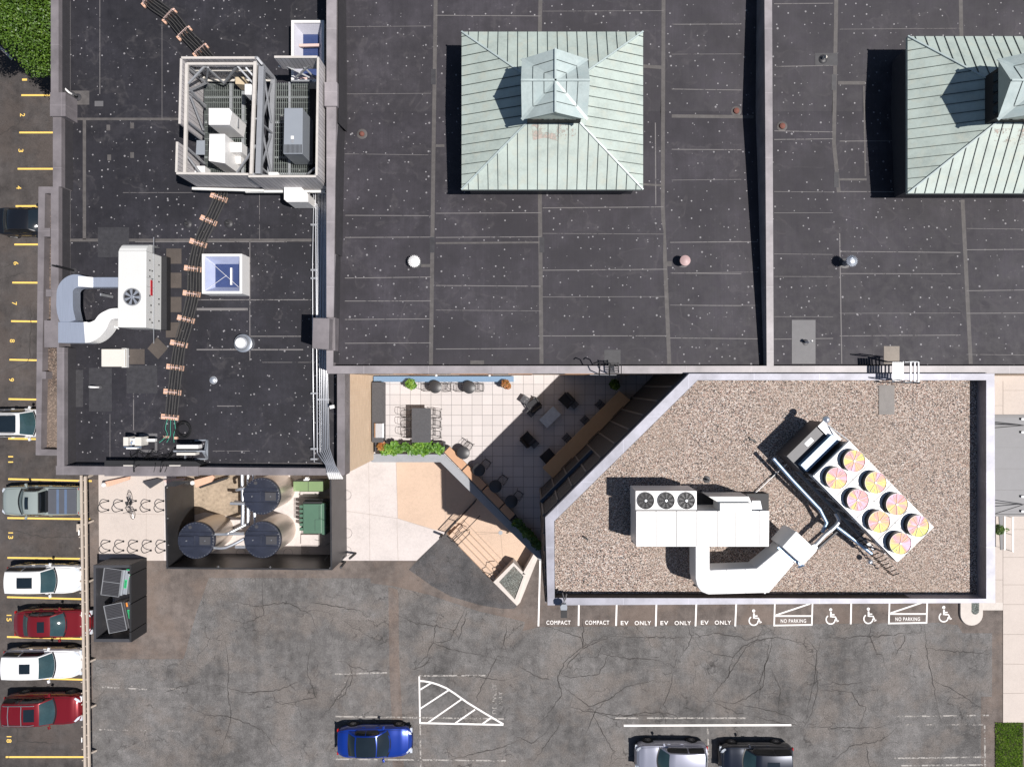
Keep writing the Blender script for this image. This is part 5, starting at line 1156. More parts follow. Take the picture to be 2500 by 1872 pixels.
for k in range(12): u = 4.0+k*.22; b.tube([CP(u, W_+.05+.03*(k % 3), ZG+1.2), CP(u+.12, W_+.28, ZG+.8), CP(u+.05, W_+.3, ZG+.4)], .03, 6)
obj('pipe_fitting', b, M['dark'], ch)
b = MB(); b.sphere(CP(5.5, W_+.55, ZG+.5), .13, 14); obj('pipe_cap', b, M['chrome'], ch)
t = T('conduit', 'thin straight white conduit laid on pebbles between the two units', 'conduit', 1870, 1190, ZG); b = MB(); b.tube([P(1828, 1218, ZG+.12), P(1893, 1157, ZG+.12), P(1925, 1130, ZG+.3)], .028); obj('pipe', b, M['white'], t); b = MB(); b.box(P(1890, 1160, ZG+.06), (.3, .1, .12), .7); obj('block', b, M['dark'], t)
for x, y, l in ((1838, 1074, 'twisted dark debris strip on pebbles near the chiller'), (1429, 1312, 'small dark debris scrap on pebbles by the diagonal coping')):
    b = MB(); random.seed(int(x)); b.tube([P(x-9, y-7, ZG+.03), P(x-5, y-1, ZG+.04), P(x+2, y+1, ZG+.03), P(x+8, y+6, ZG+.04)] if x > 1500 else [P(x-6, y-3, ZG+.03), P(x, y, ZG+.05), P(x+6, y+5, ZG+.03)], .05, 6); tag(obj('debris_strip', b, M['cable']), l, 'debris')
t = T('floodlight', 'dark floodlight on an arm reaching out over the silver coping', 'floodlight', 1376, 1490, ZGC)
b = MB(); b.tube([P(1373, 1448, ZG+.4), P(1378, 1466, ZGC+.45), P(1376, 1478, ZGC+.5)], .035); b.tube([P(1383, 1450, ZG+.3), P(1380, 1465, ZGC+.3)], .03); b.tube([P(1380, 1459, ZGC+.0), P(1395, 1459, ZG+.3)], .02); obj('arm', b, M['greytrim'], t)
b = MB(); b.pprism([(1368, 1480), (1372, 1475), (1382, 1475), (1385, 1481), (1384, 1489), (1369, 1489)], ZGC+.6, ZGC+.35); obj('bracket', b, M['unitgrey'], t); b = MB(); b.prect(1369.5, 1487, 1384.5, 1508, ZGC+.5, ZGC+.3); obj('lamp_head', b, M['dark'], t)
# ================================================================ TERRACE FURNITURE
random.seed(11)
t = T('bar_counter', 'long dark granite counter with built in steel grill along the brick wall', 'counter', 922, 1005, ZT)
b = MB(); b.prect(908, 933, 936, 1080, ZT+.92, ZT+.86); obj('countertop', b, M['stone'], t); b = MB(); b.prect(909, 934, 934, 1078, ZT+.86, ZT); obj('counter_body', b, M['charcoal'], t)
b = MB(); b.prect(916, 1033, 936, 1069, ZT+1.16, ZT+.9); obj('grill_hood', b, M['galv'], t, bevel=.03); b = MB(); b.prect(914.5, 1033, 917, 1068, ZT+1.1, ZT+.9); obj('grill_trim', b, M['timber'], t)
b = MB()
for y in (1038, 1050, 1062): b.lathe(P(937, y, ZT+.96), [(.03, -.02), (.03, .02), (0, .02)], 10)
obj('grill_knob', b, M['dark'], t)
t = T('island_table', 'dark granite island table ringed by six wire bar chairs', 'table', 1028, 1038, ZT)
b = MB(); b.prect(1005, 996, 1051, 1080, ZT+1.06, ZT+.98); obj('tabletop', b, M['stone'], t, bevel=.01)
b = MB(); b.prect(1010, 1001, 1046, 1076, ZT+.98, ZT); obj('table_base', b, M['charcoal'], t)
def make_chair(hh=.45, bar=False):
    """wire chair facing +x (back at -x)"""
    c = thing('wire_chair', 'wire chair', 'chair', (0, 0, 0)); w_ = .21
    b = MB()
    b.tube([(w_, -w_, hh), (w_, w_, hh), (-w_, w_*.95, hh), (-w_, -w_*.95, hh)], .014, 6, close=True)
    for k in range(-3, 4): b.tube([(-w_, k*.06, hh), (w_, k*.06, hh)], .006, 4)
    obj('seat', b, M['wire'], c, world=False)
    b = MB(); b.tube([(-w_, -w_*.95, hh), (-w_-.07, -.19, hh+.38), (-w_-.10, -.1, hh+.42), (-w_-.10, .1, hh+.42), (-w_-.07, .19, hh+.38), (-w_, w_*.95, hh)], .014, 6)
    b.tube([(-w_-.03, -.2, hh+.2), (-w_-.06, 0, hh+.2), (-w_-.03, .2, hh+.2)], .008, 5); obj('backrest', b, M['wire'], c, world=False)
    for sx in (-1, 1):
        for sy in (-1, 1):
            b = MB(); b.tube([(sx*w_, sy*w_, hh), (sx*(w_+.05), sy*(w_+.04), 0)], .013, 6); obj('leg', b, M['wire'], c, world=False)
    for sy in (-1, 1):
        b = MB(); b.tube([(-w_-.05, sy*.2, hh+.24), (0, sy*.25, hh+.25), (w_, sy*.23, hh+.2), (w_, sy*w_, hh)], .011, 6); obj('armrest', b, M['wire'], c, world=False)
    return c
C0 = make_chair(); used = []
def chair(px, py, rz_, label, group, proto=None):
    proto = proto or C0
    if proto not in used: used.append(proto); o = proto; o.location = P(px, py, ZT); o.rotation_euler = (0, 0, rz_); o['label'] = label; o['group'] = group; return o
    return dup(proto, P(px, py, ZT), rz_, label, group)
ST = make_chair(.70)
for k, (x, y, r, l) in enumerate(((1069, 1009, math.pi, 'upper wire bar chair on the side of the island facing the open terrace'), (1069, 1033, math.pi, 'middle wire bar chair on the open terrace side of the island'), (1069, 1058, math.pi, 'lower wire bar chair on the open terrace side of the island'),
    (1000, 1008, 0, 'upper wire bar chair between island and bar counter'), (1000, 1032, 0, 'middle wire bar chair between island and bar counter'), (1001, 1056, 0, 'lower wire bar chair between island and bar counter'))):
    chair(x, y, r, l, 'wire chairs round the island', ST)
RT = None
RTL = ['round black cafe table nearer the green leafy pot', 'round black cafe table nearer the red leafed pot', 'round grey cafe table at the shadow edge by timber bench', 'shaded round table first below the sunlit one', 'shaded round table middle along the timber bench', 'shaded round table nearest the corner planter']
for k, (x, y) in enumerate(((1067, 944), (1148, 945), (1134, 1102), (1171, 1143), (1211, 1182), (1249, 1218))):
    if RT is None:
        RT = thing('round_table', '', 'table', (0, 0, 0), 0, 'round cafe tables')
        b = MB(); b.lathe((0, 0, .74), [(.36, 0), (.375, .012), (.36, .025), (0, .026)], 40); obj('tabletop', b, M['ptile'], RT, world=False)
        b = MB(); b.lathe((0, 0, 0), [(.25, 0), (.24, .02), (.04, .03), (.035, .74)], 24); obj('table_base', b, M['dark'], RT, world=False); o = RT
    else: o = dup(RT, (0, 0, 0))
    o.location = P(x, y, ZT)+Vector((0, 0, 0)); o['label'] = RTL[k]
for x, y, r, l in ((1046, 945, 0, 'wire chair between green leafy pot and cafe table'), (1092, 946, math.pi, 'wire chair at far side of cafe table from the green pot'), (1124, 946, 0, 'wire chair between the two black cafe tables nearer the second table'), (1171, 946, math.pi, 'wire chair between cafe table and red leafed pot'),
    (1144, 1087, -2.2, 'wire chair at the sunlit grey round table'), (1187, 1130, -2.2, 'wire chair at the first shaded round table'), (1228, 1168, -2.2, 'wire chair at the middle shaded round table'), (1265, 1206, -2.2, 'wire chair at the shaded round table nearest corner planter')):
    chair(x, y, r, l, 'wire chairs at the round tables')
# armchairs (solid, low)
AC = None
def armchair(px, py, rz_, label):
    global AC
    if AC is None:
        AC = thing('lounge_chair', '', 'armchair', (0, 0, 0), 0, 'charcoal lounge chairs')
        b = MB(); b.box((0, 0, .33), (.62, .66, .16)); obj('seat', b, M['cushion'], AC, world=False, bevel=.04)
        b = MB(); b.box((-.31, 0, .58), (.12, .66, .40), tilt=(-.2, 'Y')); obj('backrest', b, M['cushion'], AC, world=False, bevel=.04)
        for s_ in (-1, 1): b = MB(); b.box((0, s_*.35, .50), (.64, .07, .06)); b.box((.27, s_*.35, .25), (.05, .05, .5)); b.box((-.27, s_*.35, .25), (.05, .05, .5)); obj('armrest', b, M['dark'], AC, world=False)
        o = AC
    else: o = dup(AC, (0, 0, 0))
    o.location = P(px, py, ZT+.0); o.rotation_euler = (0, 0, rz_); o['label'] = label
OT = None
def ottoman(px, py, rz_, label, s_=1.0):
    global OT
    if OT is None:
        OT = thing('low_stool', '', 'stool', (0, 0, 0), 0, 'low slatted stools')
        b = MB()
        for k in range(7): b.box(((k-3)*.065, 0, .42), (.055, .44, .025))
        b.box((0, 0, .40), (.46, .06, .02)); obj('seat', b, M['charcoal'], OT, world=False)
        for sx in (-1, 1):
            for sy in (-1, 1): b = MB(); b.box((sx*.2, sy*.2, .2), (.03, .03, .4)); obj('leg', b, M['dark'], OT, world=False)
        o = OT
    else: o = dup(OT, (0, 0, 0))
    o.location = P(px, py, ZT); o.rotation_euler = (0, 0, rz_); o['label'] = label; return o
armchair(1303, 988, 2.2, 'dark lounge chair at the shadow boundary beside perforated table'); armchair(1382, 977, -2.35, 'dark lounge chair between marble table and long oak counter'); armchair(1289, 1071, .75, 'dark lounge chair standing alone in shade below the marble table')
armchair(1337, 1112, 2.3, 'dark lounge chair at the lower end of the oak counter')
ottoman(1296, 1006, -.75, 'low stool tucked against the lounge chair at shadow boundary'); ottoman(1400, 986, -.8, 'low stool beside the lounge chair near the oak counter'); ottoman(1304, 1081, .75, 'low stool beside the lounge chair standing alone')
o = ottoman(1282, 975, -.6, 'perforated square stool standing in sun at the shadow line'); ottoman(1463, 987, .8, 'bar stool uppermost beside the oak counter'); ottoman(1427, 1025, .8, 'bar stool second from upper end of oak counter'); ottoman(1383, 1068, .8, 'bar stool second from lower end of oak counter')
t = T('coffee_table', 'low marble coffee table between the lounge chairs reflecting pale light', 'table', 1343, 1018, ZT); b = MB(); b.box(P(1343, 1018, ZT+.42), (1.15, .68, .05), math.radians(44)); obj('tabletop', b, M['marble'], t, bevel=.01)
for sx in (-1, 1):
    for sy in (-1, 1): b = MB(); q = P(1343, 1018, ZT+.2)+Matrix.Rotation(math.radians(44), 3, 'Z') @ Vector((sx*.5, sy*.28, 0)); b.box(q, (.05, .05, .4)); obj('leg', b, M['dark'], t)
t = T('oak_counter', 'long oak bar height counter set against the dark slatted wall', 'counter', 1430, 1060, ZT)
zc_ = ZT+1.05; Q = [(1512, 954), (1539, 976.5), (1350, 1167), (1324.5, 1142)]
b = MB(); b.pprism(Q, zc_, zc_-.07); obj('tabletop', b, M['oak'], t, bevel=.01)
b = MB()
for f in (.02, .34, .66, .97):
    p0 = P(1525-f*188, 965+f*189, zc_-.07); b.box((p0.x, p0.y, (zc_-.07+ZT)/2), (.5, .08, zc_-.07-ZT), math.radians(-45))
obj('support_leg', b, M['oak'], t); b = MB()
for f in (.08, .4, .75): a_ = P(1537-f*188, 976+f*189, zc_+.004); c_ = P(1537-(f+.14)*188, 976+(f+.14)*189, zc_+.004); b.bar(a_, c_, .03, .01)
obj('cable_slot', b, M['dark'], t)
t = T('timber_bench', 'long orange timber bench following the angled terrace parapet', 'bench', 1170, 1180, ZT); zb = ZT+.45
def along(f): return (1091+f*160, 1097+f*165)
segs = [(0, .26), (.275, .565), (.58, .83), (.845, 1.0)]
for f0, f1 in segs:
    a0, a1 = along(f0), along(f1); b = MB(); b.pprism([(a0[0]+7, a0[1]-7), (a1[0]+7, a1[1]-7), (a1[0]-6.5, a1[1]+6.5), (a0[0]-6.5, a0[1]+6.5)], zb, zb-.06); obj('seat_plank', b, M['timber'], t, bevel=.008)
b = MB(); a0, a1 = along(-.02), along(1.02); b.pprism([(a0[0]+6, a0[1]-6), (a1[0]+6, a1[1]-6), (a1[0]-6, a1[1]+6), (a0[0]-6, a0[1]+6)], zb-.07, ZT); obj('bench_base', b, M['dark'], t)
# planters
def plantbox(name, lab, outl, zt_, leafs, n, size, mat, rim=2.5):
    t = T(name, lab, 'planter', sum(p[0] for p in outl)/len(outl), sum(p[1] for p in outl)/len(outl), ZT); cx_ = sum(p[0] for p in outl)/len(outl); cy_ = sum(p[1] for p in outl)/len(outl)
    inn = []
    for x, y in outl: d = math.hypot(x-cx_, y-cy_); inn.append((x-(x-cx_)/d*rim, y-(y-cy_)/d*rim))
    b = cap_ring(outl, inn, zt_, zt_-ZT); obj('planter_box', b, M['charcoal'], t)
    b = MB(); b.prism([P(*q, zt_) for q in inn], ZT, zt_-.06); obj('soil', b, M['soil'], t)
    for k, (x, y, r, m) in enumerate(leafs):
        b = MB(); c = P(x, y, zt_+.12); crown(b, [(c.x, c.y, c.z, r*1.1, r*1.05, .14)], int(n*(.8 if k % 3 else .22)), size*(.9 if k % 3 else 2.1), flat=.3); obj('foliage', b, M[m], t, recalc=False)
    return t
lv = [(x, y, random.uniform(.2, .3), 'leaf2') for x, y in ((932, 1090), (948, 1094), (940, 1099), (962, 1089), (975, 1096), (990, 1091), (1003, 1098), (1018, 1090), (1028, 1097), (1042, 1088), (1052, 1096), (1066, 1091), (1074, 1098), (960, 1100), (1012, 1101), (1035, 1102))]
lv[0] = (932, 1090, .22, 'leaf3')
plantbox('planter_box', 'long charcoal planter crowded with bright green leafy plants', [(916, 1080), (1085, 1080), (1084, 1108), (916, 1108)], ZT+.6, lv, 170, .075, 'leaf2')
plantbox('planter_box', 'dark corner planter with shaded green leaves at the end of timber bench', [(1259, 1262), (1321, 1330), (1316, 1344), (1248, 1274)], ZT+.55, [(x, y, .25, 'leaf') for x, y in ((1262, 1276), (1272, 1284), (1280, 1294), (1291, 1305), (1301, 1315), (1308, 1326), (1286, 1302), (1315, 1332))], 220, .06, 'leaf')
def pot(px, py, lab, m1, m2, r=.3):
    t = T('potted_plant', lab, 'potted plant', px, py, ZT); c = P(px, py, ZT); b = MB(); b.lathe(c, [(.17, 0), (.23, .45), (.2, .45), (0, .42)], 24); obj('pot', b, M['charcoal'], t)
    b = MB(); crown(b, [(c.x, c.y, ZT+.75, r, r, .3), (c.x+.12, c.y-.1, ZT+.7, r*.7, r*.7, .25)], 420, .06); obj('foliage', b, M[m1], t, recalc=False)
    b = MB(); crown(b, [(c.x+.08, c.y-.12, ZT+.95, r*.7, r*.7, .15)], 110, .06); obj('flowers', b, M[m2], t, recalc=False)
pot(1008, 937, 'potted bushy green plant by blue ledge near the bar', 'leaf2', 'leaf2'); pot(1236, 938, 'potted plant with red and orange leaves by the blue ledge', 'leaf3', 'leaf3', .26); pot(1496, 938, 'shaded green potted plant under the black roof ladder', 'leaf', 'leaf', .3)
# ================================================================ PLAZA OBJECTS
def handrail(name, lab, lines, z0, hgt, cat='handrail'):
    t = T(name, lab, cat, lines[0][0][0], lines[0][0][1], z0)
    for k, l in enumerate(lines):
        b = MB(); pts = [P(*q[:2], z0+(q[2] if len(q) > 2 else hgt)) for q in l]; b.tube(pts, .026, 8); obj('rail', b, M['dark'], t)
    return t
# guard rail with bars at plaza edge
t = T('guard_rail', 'black steel guard rail with vertical bars at the sunken landing edge', 'railing', 1130, 1250, 0)
A, B_ = P(1088, 1298, 0), P(1163, 1218, 0); b = MB(); up = Vector((0, 0, 1))
b.bar(A+up*1.0, B_+up*1.0, .05, .05); b.bar(A+up*.1, B_+up*.1, .04, .04); obj('rail', b, M['dark'], t); b = MB(); n_ = 30
for i in range(n_+1): p = A.lerp(B_, i/n_); b.bar(p+up*(.1 if i % 10 else 0), p+up*1.0, .016 if i % 10 else .05, .016 if i % 10 else .05)
obj('baluster', b, M['dark'], t)
handrail('handrail', 'looped black stair handrail nearer the railing', [[(1103, 1322, 0), (1104, 1320, .9), (1128, 1298, .9), (1140, 1294, .7), (1146, 1292, 0)], [(1103, 1320, .9), (1118, 1328, .85), (1117, 1330, 0)], [(1116, 1332, .8), (1146, 1302, .8), (1147, 1296, .8)], [(1110, 1322, .45), (1172, 1258, .4)]], -.1, .9)
handrail('handrail', 'small black stair handrail beside gravel filled planter', [[(1190, 1408, 0), (1192, 1403, .9), (1205, 1396, .9), (1202, 1386, .7), (1212, 1382, .5), (1216, 1377, .2)], [(1190, 1408, .8), (1208, 1413, .8), (1208, 1415, 0)]], -.1, .9)
def bollard(pts, lab, m='dark', r=.08):
    t = T('bollard', lab, 'bollard', pts[0][0], pts[0][1], 0); b = MB(); b.tube([P(*q) for q in pts], r, 16); obj('post', b, M[m], t); b = MB(); b.sphere(P(*pts[-1]), r*1.02, 14); obj('cap', b, M['charcoal'], t)
bollard([(1079, 1305, 0), (1074.5, 1312, 1.0)], 'black bollard at the corner of paving and stairs'); 
bollard([(843, 1350, 0), (828+8, 1360+2, 1.0)], 'black bollard beside enclosure corner on white paving'); bollard([(862-17+23, 1350, 0), (854, 1362, 1.0)], 'black bollard farther out from the enclosure corner'); 
bollard([(842, 1371, 0), (832, 1384, 1.0)], 'black bollard on asphalt off the enclosure corner')
t = T('standpipe', 'stub of dark bent pipe at the landing wall', 'pipe', 1238, 1300, -.6); b = MB(); b.tube([P(1241, 1298, -.6), P(1240, 1300, .1), P(1236, 1300, .15)], .035); obj('pipe', b, M['dark'], t)
# bike racks
BR = None
rows_ = [(265+33.6*i, 1233.5, 'upper') for i in range(5)]+[(268+33.6*i, 1332, 'lower') for i in range(5)]
ordn = ['first', 'second', 'third', 'fourth', 'fifth']
for k, (x, y, rw) in enumerate(rows_):
    if BR is None:
        BR = thing('bike_rack', '', 'bike rack', (0, 0, 0), 0, 'curved black bike racks'); b = MB()
        b.tube(curve_pts([(0, -.3, 0), (0, -.30, .35), (-.02, -.30, .62), (-.06, -.22, .84), (-.16, 0, .86), (-.06, .22, .84), (-.02, .30, .62), (0, .30, .35), (0, .3, 0)], 4), .026, 8); obj('hoop', b, M['dark'], BR, world=False)
        for s_ in (-1, 1): b = MB(); b.lathe((0, s_*.3, 0), [(.07, .02), (.07, .03), (0, .03)], 12); obj('base_plate', b, M['dark'], BR, world=False)
        o = BR
    else: o = dup(BR, (0, 0, 0))
    o.location = P(x, y, .012); o['label'] = 'black curved bike rack, %s from the guardrail side in %s row' % (ordn[k % 5], rw)
t = T('bicycle', 'dark city bicycle leaning on middle rack of the upper row', 'bicycle', 318, 1235, 0)
wa, wb = P(315, 1213, .35), P(322, 1254, .35); dd = (wb-wa); dd.z = 0; dd.normalize(); sd_ = Vector((-dd.y, dd.x, 0)); lean = .12
def BP(s_, z, off=0): return Vector((wa.x, wa.y, 0))+dd*s_+Vector((0, 0, z))+sd_*(off+z*lean)
Lw = (wb-wa).length
for s_ in (0, Lw):
    b = MB(); b.tube([BP(s_+.34*math.cos(a_*.3142), .35+.34*math.sin(a_*.3142)) for a_ in range(20)], .018, 6, close=True); w_o = obj('wheel', b, M['rubber'], t)
    b = MB()
    for a_ in range(8): b.tube([BP(s_, .35), BP(s_+.33*math.cos(a_*.785), .35+.33*math.sin(a_*.785))], .004, 3)
    b.sphere(BP(s_, .35), .035, 8); o = obj('spokes', b, M['galv'], t); o.parent = w_o
b = MB()
for p0, p1 in ((BP(0, .35), BP(.45, .38)), (BP(.45, .38), BP(.35, .85)), (BP(.45, .38), BP(.95, .78)), (BP(.37, .75), BP(.93, .85)), (BP(0, .35), BP(.37, .75)), (BP(Lw, .35), BP(.93, .9)), (BP(.93, .9), BP(.9, 1.0))): b.tube([p0, p1], .02, 6)
obj('frame', b, M['dark'], t)
b = MB(); b.tube([BP(.92, 1.0, -.28), BP(.9, 1.02, -.1), BP(.9, 1.02, .1), BP(.92, 1.0, .28)], .014, 6); obj('handlebar', b, M['charcoal'], t)
b = MB(); b.tube([BP(.22, .93), BP(.47, .94)], [.07, .03], 8); obj('saddle', b, M['dark'], t); b = MB(); b.tube([BP(.45, .38, -.15), BP(.45, .38, .15)], .02, 6); b.lathe(BP(.45, .38), [(.09, -.01), (.09, .01), (0, .01)], 12); obj('pedal', b, M['dark'], t)
# mural scraps / leaning boards by the wall
for k, (pts, m, lab, z) in enumerate((([(250, 1177), (316, 1163), (314, 1171), (262, 1188)], 'block', 'tan salvaged board lying against wall left of the bike racks', .35), ([(347, 1176), (384, 1168), (398, 1172), (366, 1192)], 'charcoal', 'dark folded sheet scrap on pale paving beside wall', .3), ([(398, 1172), (452, 1166), (445, 1182), (420, 1190)], 'pink', 'pink board lying beside the tank enclosure', .3), ([(474, 1172), (518, 1160), (524, 1164), (516, 1176), (478, 1190)], 'block', 'rounded tan board against the wall inside the tank yard', .8), ([(484, 1186), (548, 1166), (560, 1163), (552, 1170), (488, 1192)], 'dark', 'black steel channel lying diagonally in the tank yard', .5))):
    b = MB(); b.pprism(pts, z, z-.15); o = obj('salvaged_board', b, M[m]); tag(o, lab, 'board')
for x, y in ((253, 1183), (470, 1178)):
    b = MB(); b.sphere(P(x, y, .5), .16, 10); tag(obj('white_bucket', b, M['white']), 'small white bundle at the end of the board %s' % ('near the bike racks' if x < 300 else 'in the tank yard'), 'bundle')
# ================================================================ TANK YARD
EN = T('tank_enclosure', 'black steel panel enclosure holding three round storage tanks', 'enclosure', 605, 1290, 0); ze = 3.4
def wallseg(name, pts, zt_, zb_, m='black_metal', parent=EN): b = MB(); b.pprism(pts, zt_, zb_); return obj(name, b, M[m], parent)
wallseg('wall', [(402, 1187), (406, 1187), (410, 1388), (406, 1388)], ze, .05); wallseg('wall', [(406, 1387), (808, 1391), (808, 1388), (406, 1384)], ze+.002, .05)
wallseg('wall', [(805, 1162), (809, 1162), (811, 1391), (807, 1391)], ze-.002, .05)
b = MB(); b.pprism([(402, 1187), (420, 1174), (466, 1174), (428, 1187)], ze+.01, ze-.3); obj('gate_post', b, M['black_metal'], EN)
def rib(x0, y0, x1, y1, z0, z1, wd=.08): b = MB(); b.bar(P(x0, y0, z0), P(x1, y1, z1), wd, wd); obj('frame_rib', b, M['black_metal'], EN)
for x, y in ((533, 1384), (660, 1385), (408, 1385), (806, 1387)): rib(x, y-1, x, y-1, ze-.02, 0.02, .10)
for y in (1190, 1265, 1330, 1386): rib(406+ (y-1187)*.02+2, y, 406+(y-1187)*.02+2, y, ze-.02, .02, .07)
rib(409, 1194, 409, 1272, 3.2, .8, .06); rib(410, 1270, 410, 1335, 3.3, .4, .06)
for z in (2.2, 1.1): rib(410, 1190, 412, 1386, z, z, .04); rib(812, 1165, 814, 1388, z, z, .02)
b = MB()
for y in (1232, 1276, 1320, 1348):
    c = P(811, y, 1.7); b.box((c.x+.005, c.y, 1.7), (.012, .03, 3.3))
b.box((P(811, 1280, 1.7).x+.006, P(811, 1276, 1.7).y, 1.9), (.012, 5.9, .02)); obj('panel_joint', b, M['dark'], EN)
b = MB(); b.box((P(811, 1280, 1.7).x-.02, P(811, 1276, 1.7).y, .16), (.1, 5.9, .06)); obj('base_trim', b, M['cream'], EN)
b = MB()
c0 = P(600, 1391, 0); 
b.bar(P(415, 1385.5, ze-.15), P(800, 1388.5, ze-.15), .1, .12); obj('top_rail', b, M['black_metal'], EN)
for q, n in (((588, 1350), 1), ((703, 1350), 1), ((846, 1208), 1), ((848, 1301), 1), ((846, 1345), 1)):
    c = P(*q, .03); b = MB(); b.tube([c+Vector((.31*math.cos(k*.2618), .31*math.sin(k*.2618), 0)) for k in range(24)], .008, 4, close=True); obj('footing_joint', b, M['charcoal'], EN)
TK = None
TKL = ['storage tank in the upper right of the yard beside the green cabinet', 'storage tank in the lower middle of the yard', 'storage tank near the yard\'s bike rack side wall']
TKL = ['black lidded storage tank closest to the building wall', 'black lidded storage tank between transformer and its lower twin', 'black lidded storage tank next to the bike rack side wall']
for k, (x, y) in enumerate(((637.8, 1211), (640, 1317.6), (478, 1319))):
    zt_ = 2.9
    if TK is None:
        TK = thing('storage_tank', '', 'tank', (0, 0, 0), 0, 'round storage tanks'); b = MB(); b.lathe((0, 0, 0), [(1.08, 0), (1.08, 2.62)], 56); obj('tank_shell', b, M['tank'], TK, world=False)
        b = MB(); b.lathe((0, 0, 0), [(1.07, 2.6), (1.13, 2.62), (1.14, 2.8), (1.13, 2.86), (1.0, 2.89), (0, 2.91)], 56); ld = obj('lid', b, M['lid'], TK, world=False)
        b = MB(); b.box((-.55, 0, 2.93), (1.0, .52, .05)); b.box((.55, 0, 2.93), (1.0, .54, .05)); b.lathe((0, 0, 2.88), [(.36, 0), (.34, .05), (0, .055)], 24); b.box((0, .45, 2.915), (2.0, .16, .04)); b.box((0, -.45, 2.915), (2.0, .16, .04)); obj('lid_ridge', b, M['lid'], TK, world=False)
        b = MB(); b.box((.60, 0, 2.975), (.66, .5, .03)); b.box((-.2, .0, 2.93), (.02, .02, .02)); obj('lid_hatch', b, M['charcoal'], TK, world=False)
        b = MB()
        for a_ in range(36): an = a_*math.pi/18; b.lathe((1.07*math.cos(an), 1.07*math.sin(an), 2.86), [(.022, 0), (.022, .03), (0, .035)], 6)
        for x_ in (-.55, .6): b.lathe((x_, 0, 2.96), [(.05, 0), (.04, .04), (0, .045)], 10)
        obj('lid_bolts', b, M['rail_grey'], TK, world=False)
        b = MB(); b.lathe((-.35, .82, 2.88), [(.11, 0), (.11, .03), (.07, .03), (.07, .05), (0, .05)], 18); obj('vent_cap', b, M['charcoal'], TK, world=False); o = TK
    else: o = dup(TK, (0, 0, 0))
    c = P(x, y, 2.9); o.location = (c.x, c.y, 0); o['label'] = TKL[k]
def pipe(lab, runs, r, m='galv'):
    t = T('water_pipe', lab, 'pipe', runs[0][0][0], runs[0][0][1], 0)
    for l in runs: b = MB(); b.tube(curve_pts([P(*q) for q in l], 3) if len(l) > 2 else [P(*q) for q in l], r, 14); obj('pipe_jacket', b, M[m], t)
pipe('three parallel silver jacketed pipes running from building between the tanks', [[(591, 1158, 2.3), (593, 1230, 2.3), (592, 1282, 2.2)], [(606, 1158, 2.0), (606, 1282, 2.0)], [(619, 1158, 1.8), (621, 1230, 1.8), (623, 1278, 1.8)]], .11)
pipe('pair of silver elbows joining the tank closest to building', [[(600, 1190, 2.55), (580, 1195, 2.5), (578, 1196, 1.6)], [(600, 1229, 2.6), (563, 1228, 2.6)], [(596, 1229, 2.5), (575, 1224, 2.0)]], .10)
pipe('silver jacketed branches linking the two lower tanks', [[(520, 1303, 2.6), (552, 1303, 2.6), (558, 1301, 2.6), (600, 1280, 2.2)], [(560, 1302, 2.6), (597, 1302, 2.6)], [(520, 1336, 2.6), (552, 1336, 2.6), (596, 1314, 2.4)], [(575, 1335, 2.6), (600, 1335, 2.6)]], .10)
t = T('transformer', 'square green pad transformer with finned side in the tank yard', 'transformer', 765, 1265, 0); zt_ = 1.6
b = MB(); b.pprism([(740, 1230), (785, 1230), (785, 1302), (740, 1302)], zt_, .15); obj('cabinet', b, M['greenmetal'], t, bevel=.02)
b = MB(); b.pprism([(785, 1228), (795, 1229), (795, 1306), (785, 1304)], zt_+.05, .15); obj('side_cover', b, M['greenmetal'], t, bevel=.01)
for k in range(6): b = MB(); b.pprism([(731, 1233+k*11), (740, 1233+k*11), (740, 1240+k*11), (731, 1240+k*11)], zt_-.15, .4); obj('fin', b, M['greenmetal'], t)
b = MB(); b.prect(740, 1224, 786, 1228.5, zt_, .4); b.pprism([(741, 1224), (747, 1218), (806, 1218), (800, 1226)], zt_-.3, zt_-.5); obj('cable_box', b, M['dark'], t)
b = MB(); b.bar(P(779, 1233, zt_+.004), P(779, 1268, zt_+.004), .015, .01); b.bar(P(769, 1268, zt_+.004), P(779, 1268, zt_+.004), .015, .01); b.bar(P(769, 1268, zt_+.004), P(769, 1296, zt_+.004), .015, .01); obj('panel_joint', b, M['dark'], t)
t = T('utility_cabinet', 'low olive green utility cabinet beside the building wall', 'cabinet', 752, 1187, 0); b = MB(); b.prect(716, 1175, 790, 1199, 1.35, .1); obj('cabinet', b, M['green2'], t, bevel=.015)
b = MB(); b.prect(716, 1173.6, 790, 1175, 1.3, .2); b.prect(752, 1175, 753, 1199, 1.356, 1.34); obj('cabinet_trim', b, M['dark'], t)
b = MB(); b.prect(745, 1165, 751, 1171, 2.2, 1.9); b.pprism([(741, 1170), (757, 1168), (753, 1173), (741, 1173)], 1.9, 1.85); tag(obj('wall_box', b, M['white']), 'small white wall box above olive green cabinet', 'box')
b = MB(); b.prect(735, 1305, 777, 1330, .28, 0); tag(obj('concrete_block', b, M['concrete']), 'pale concrete pad block below the green transformer', 'block', kind=None)
b = MB(); b.prect(733, 1200, 777, 1212, .26, 0); tag(obj('concrete_block', b, M['concrete']), 'narrow pale concrete block between green cabinet and transformer', 'block')
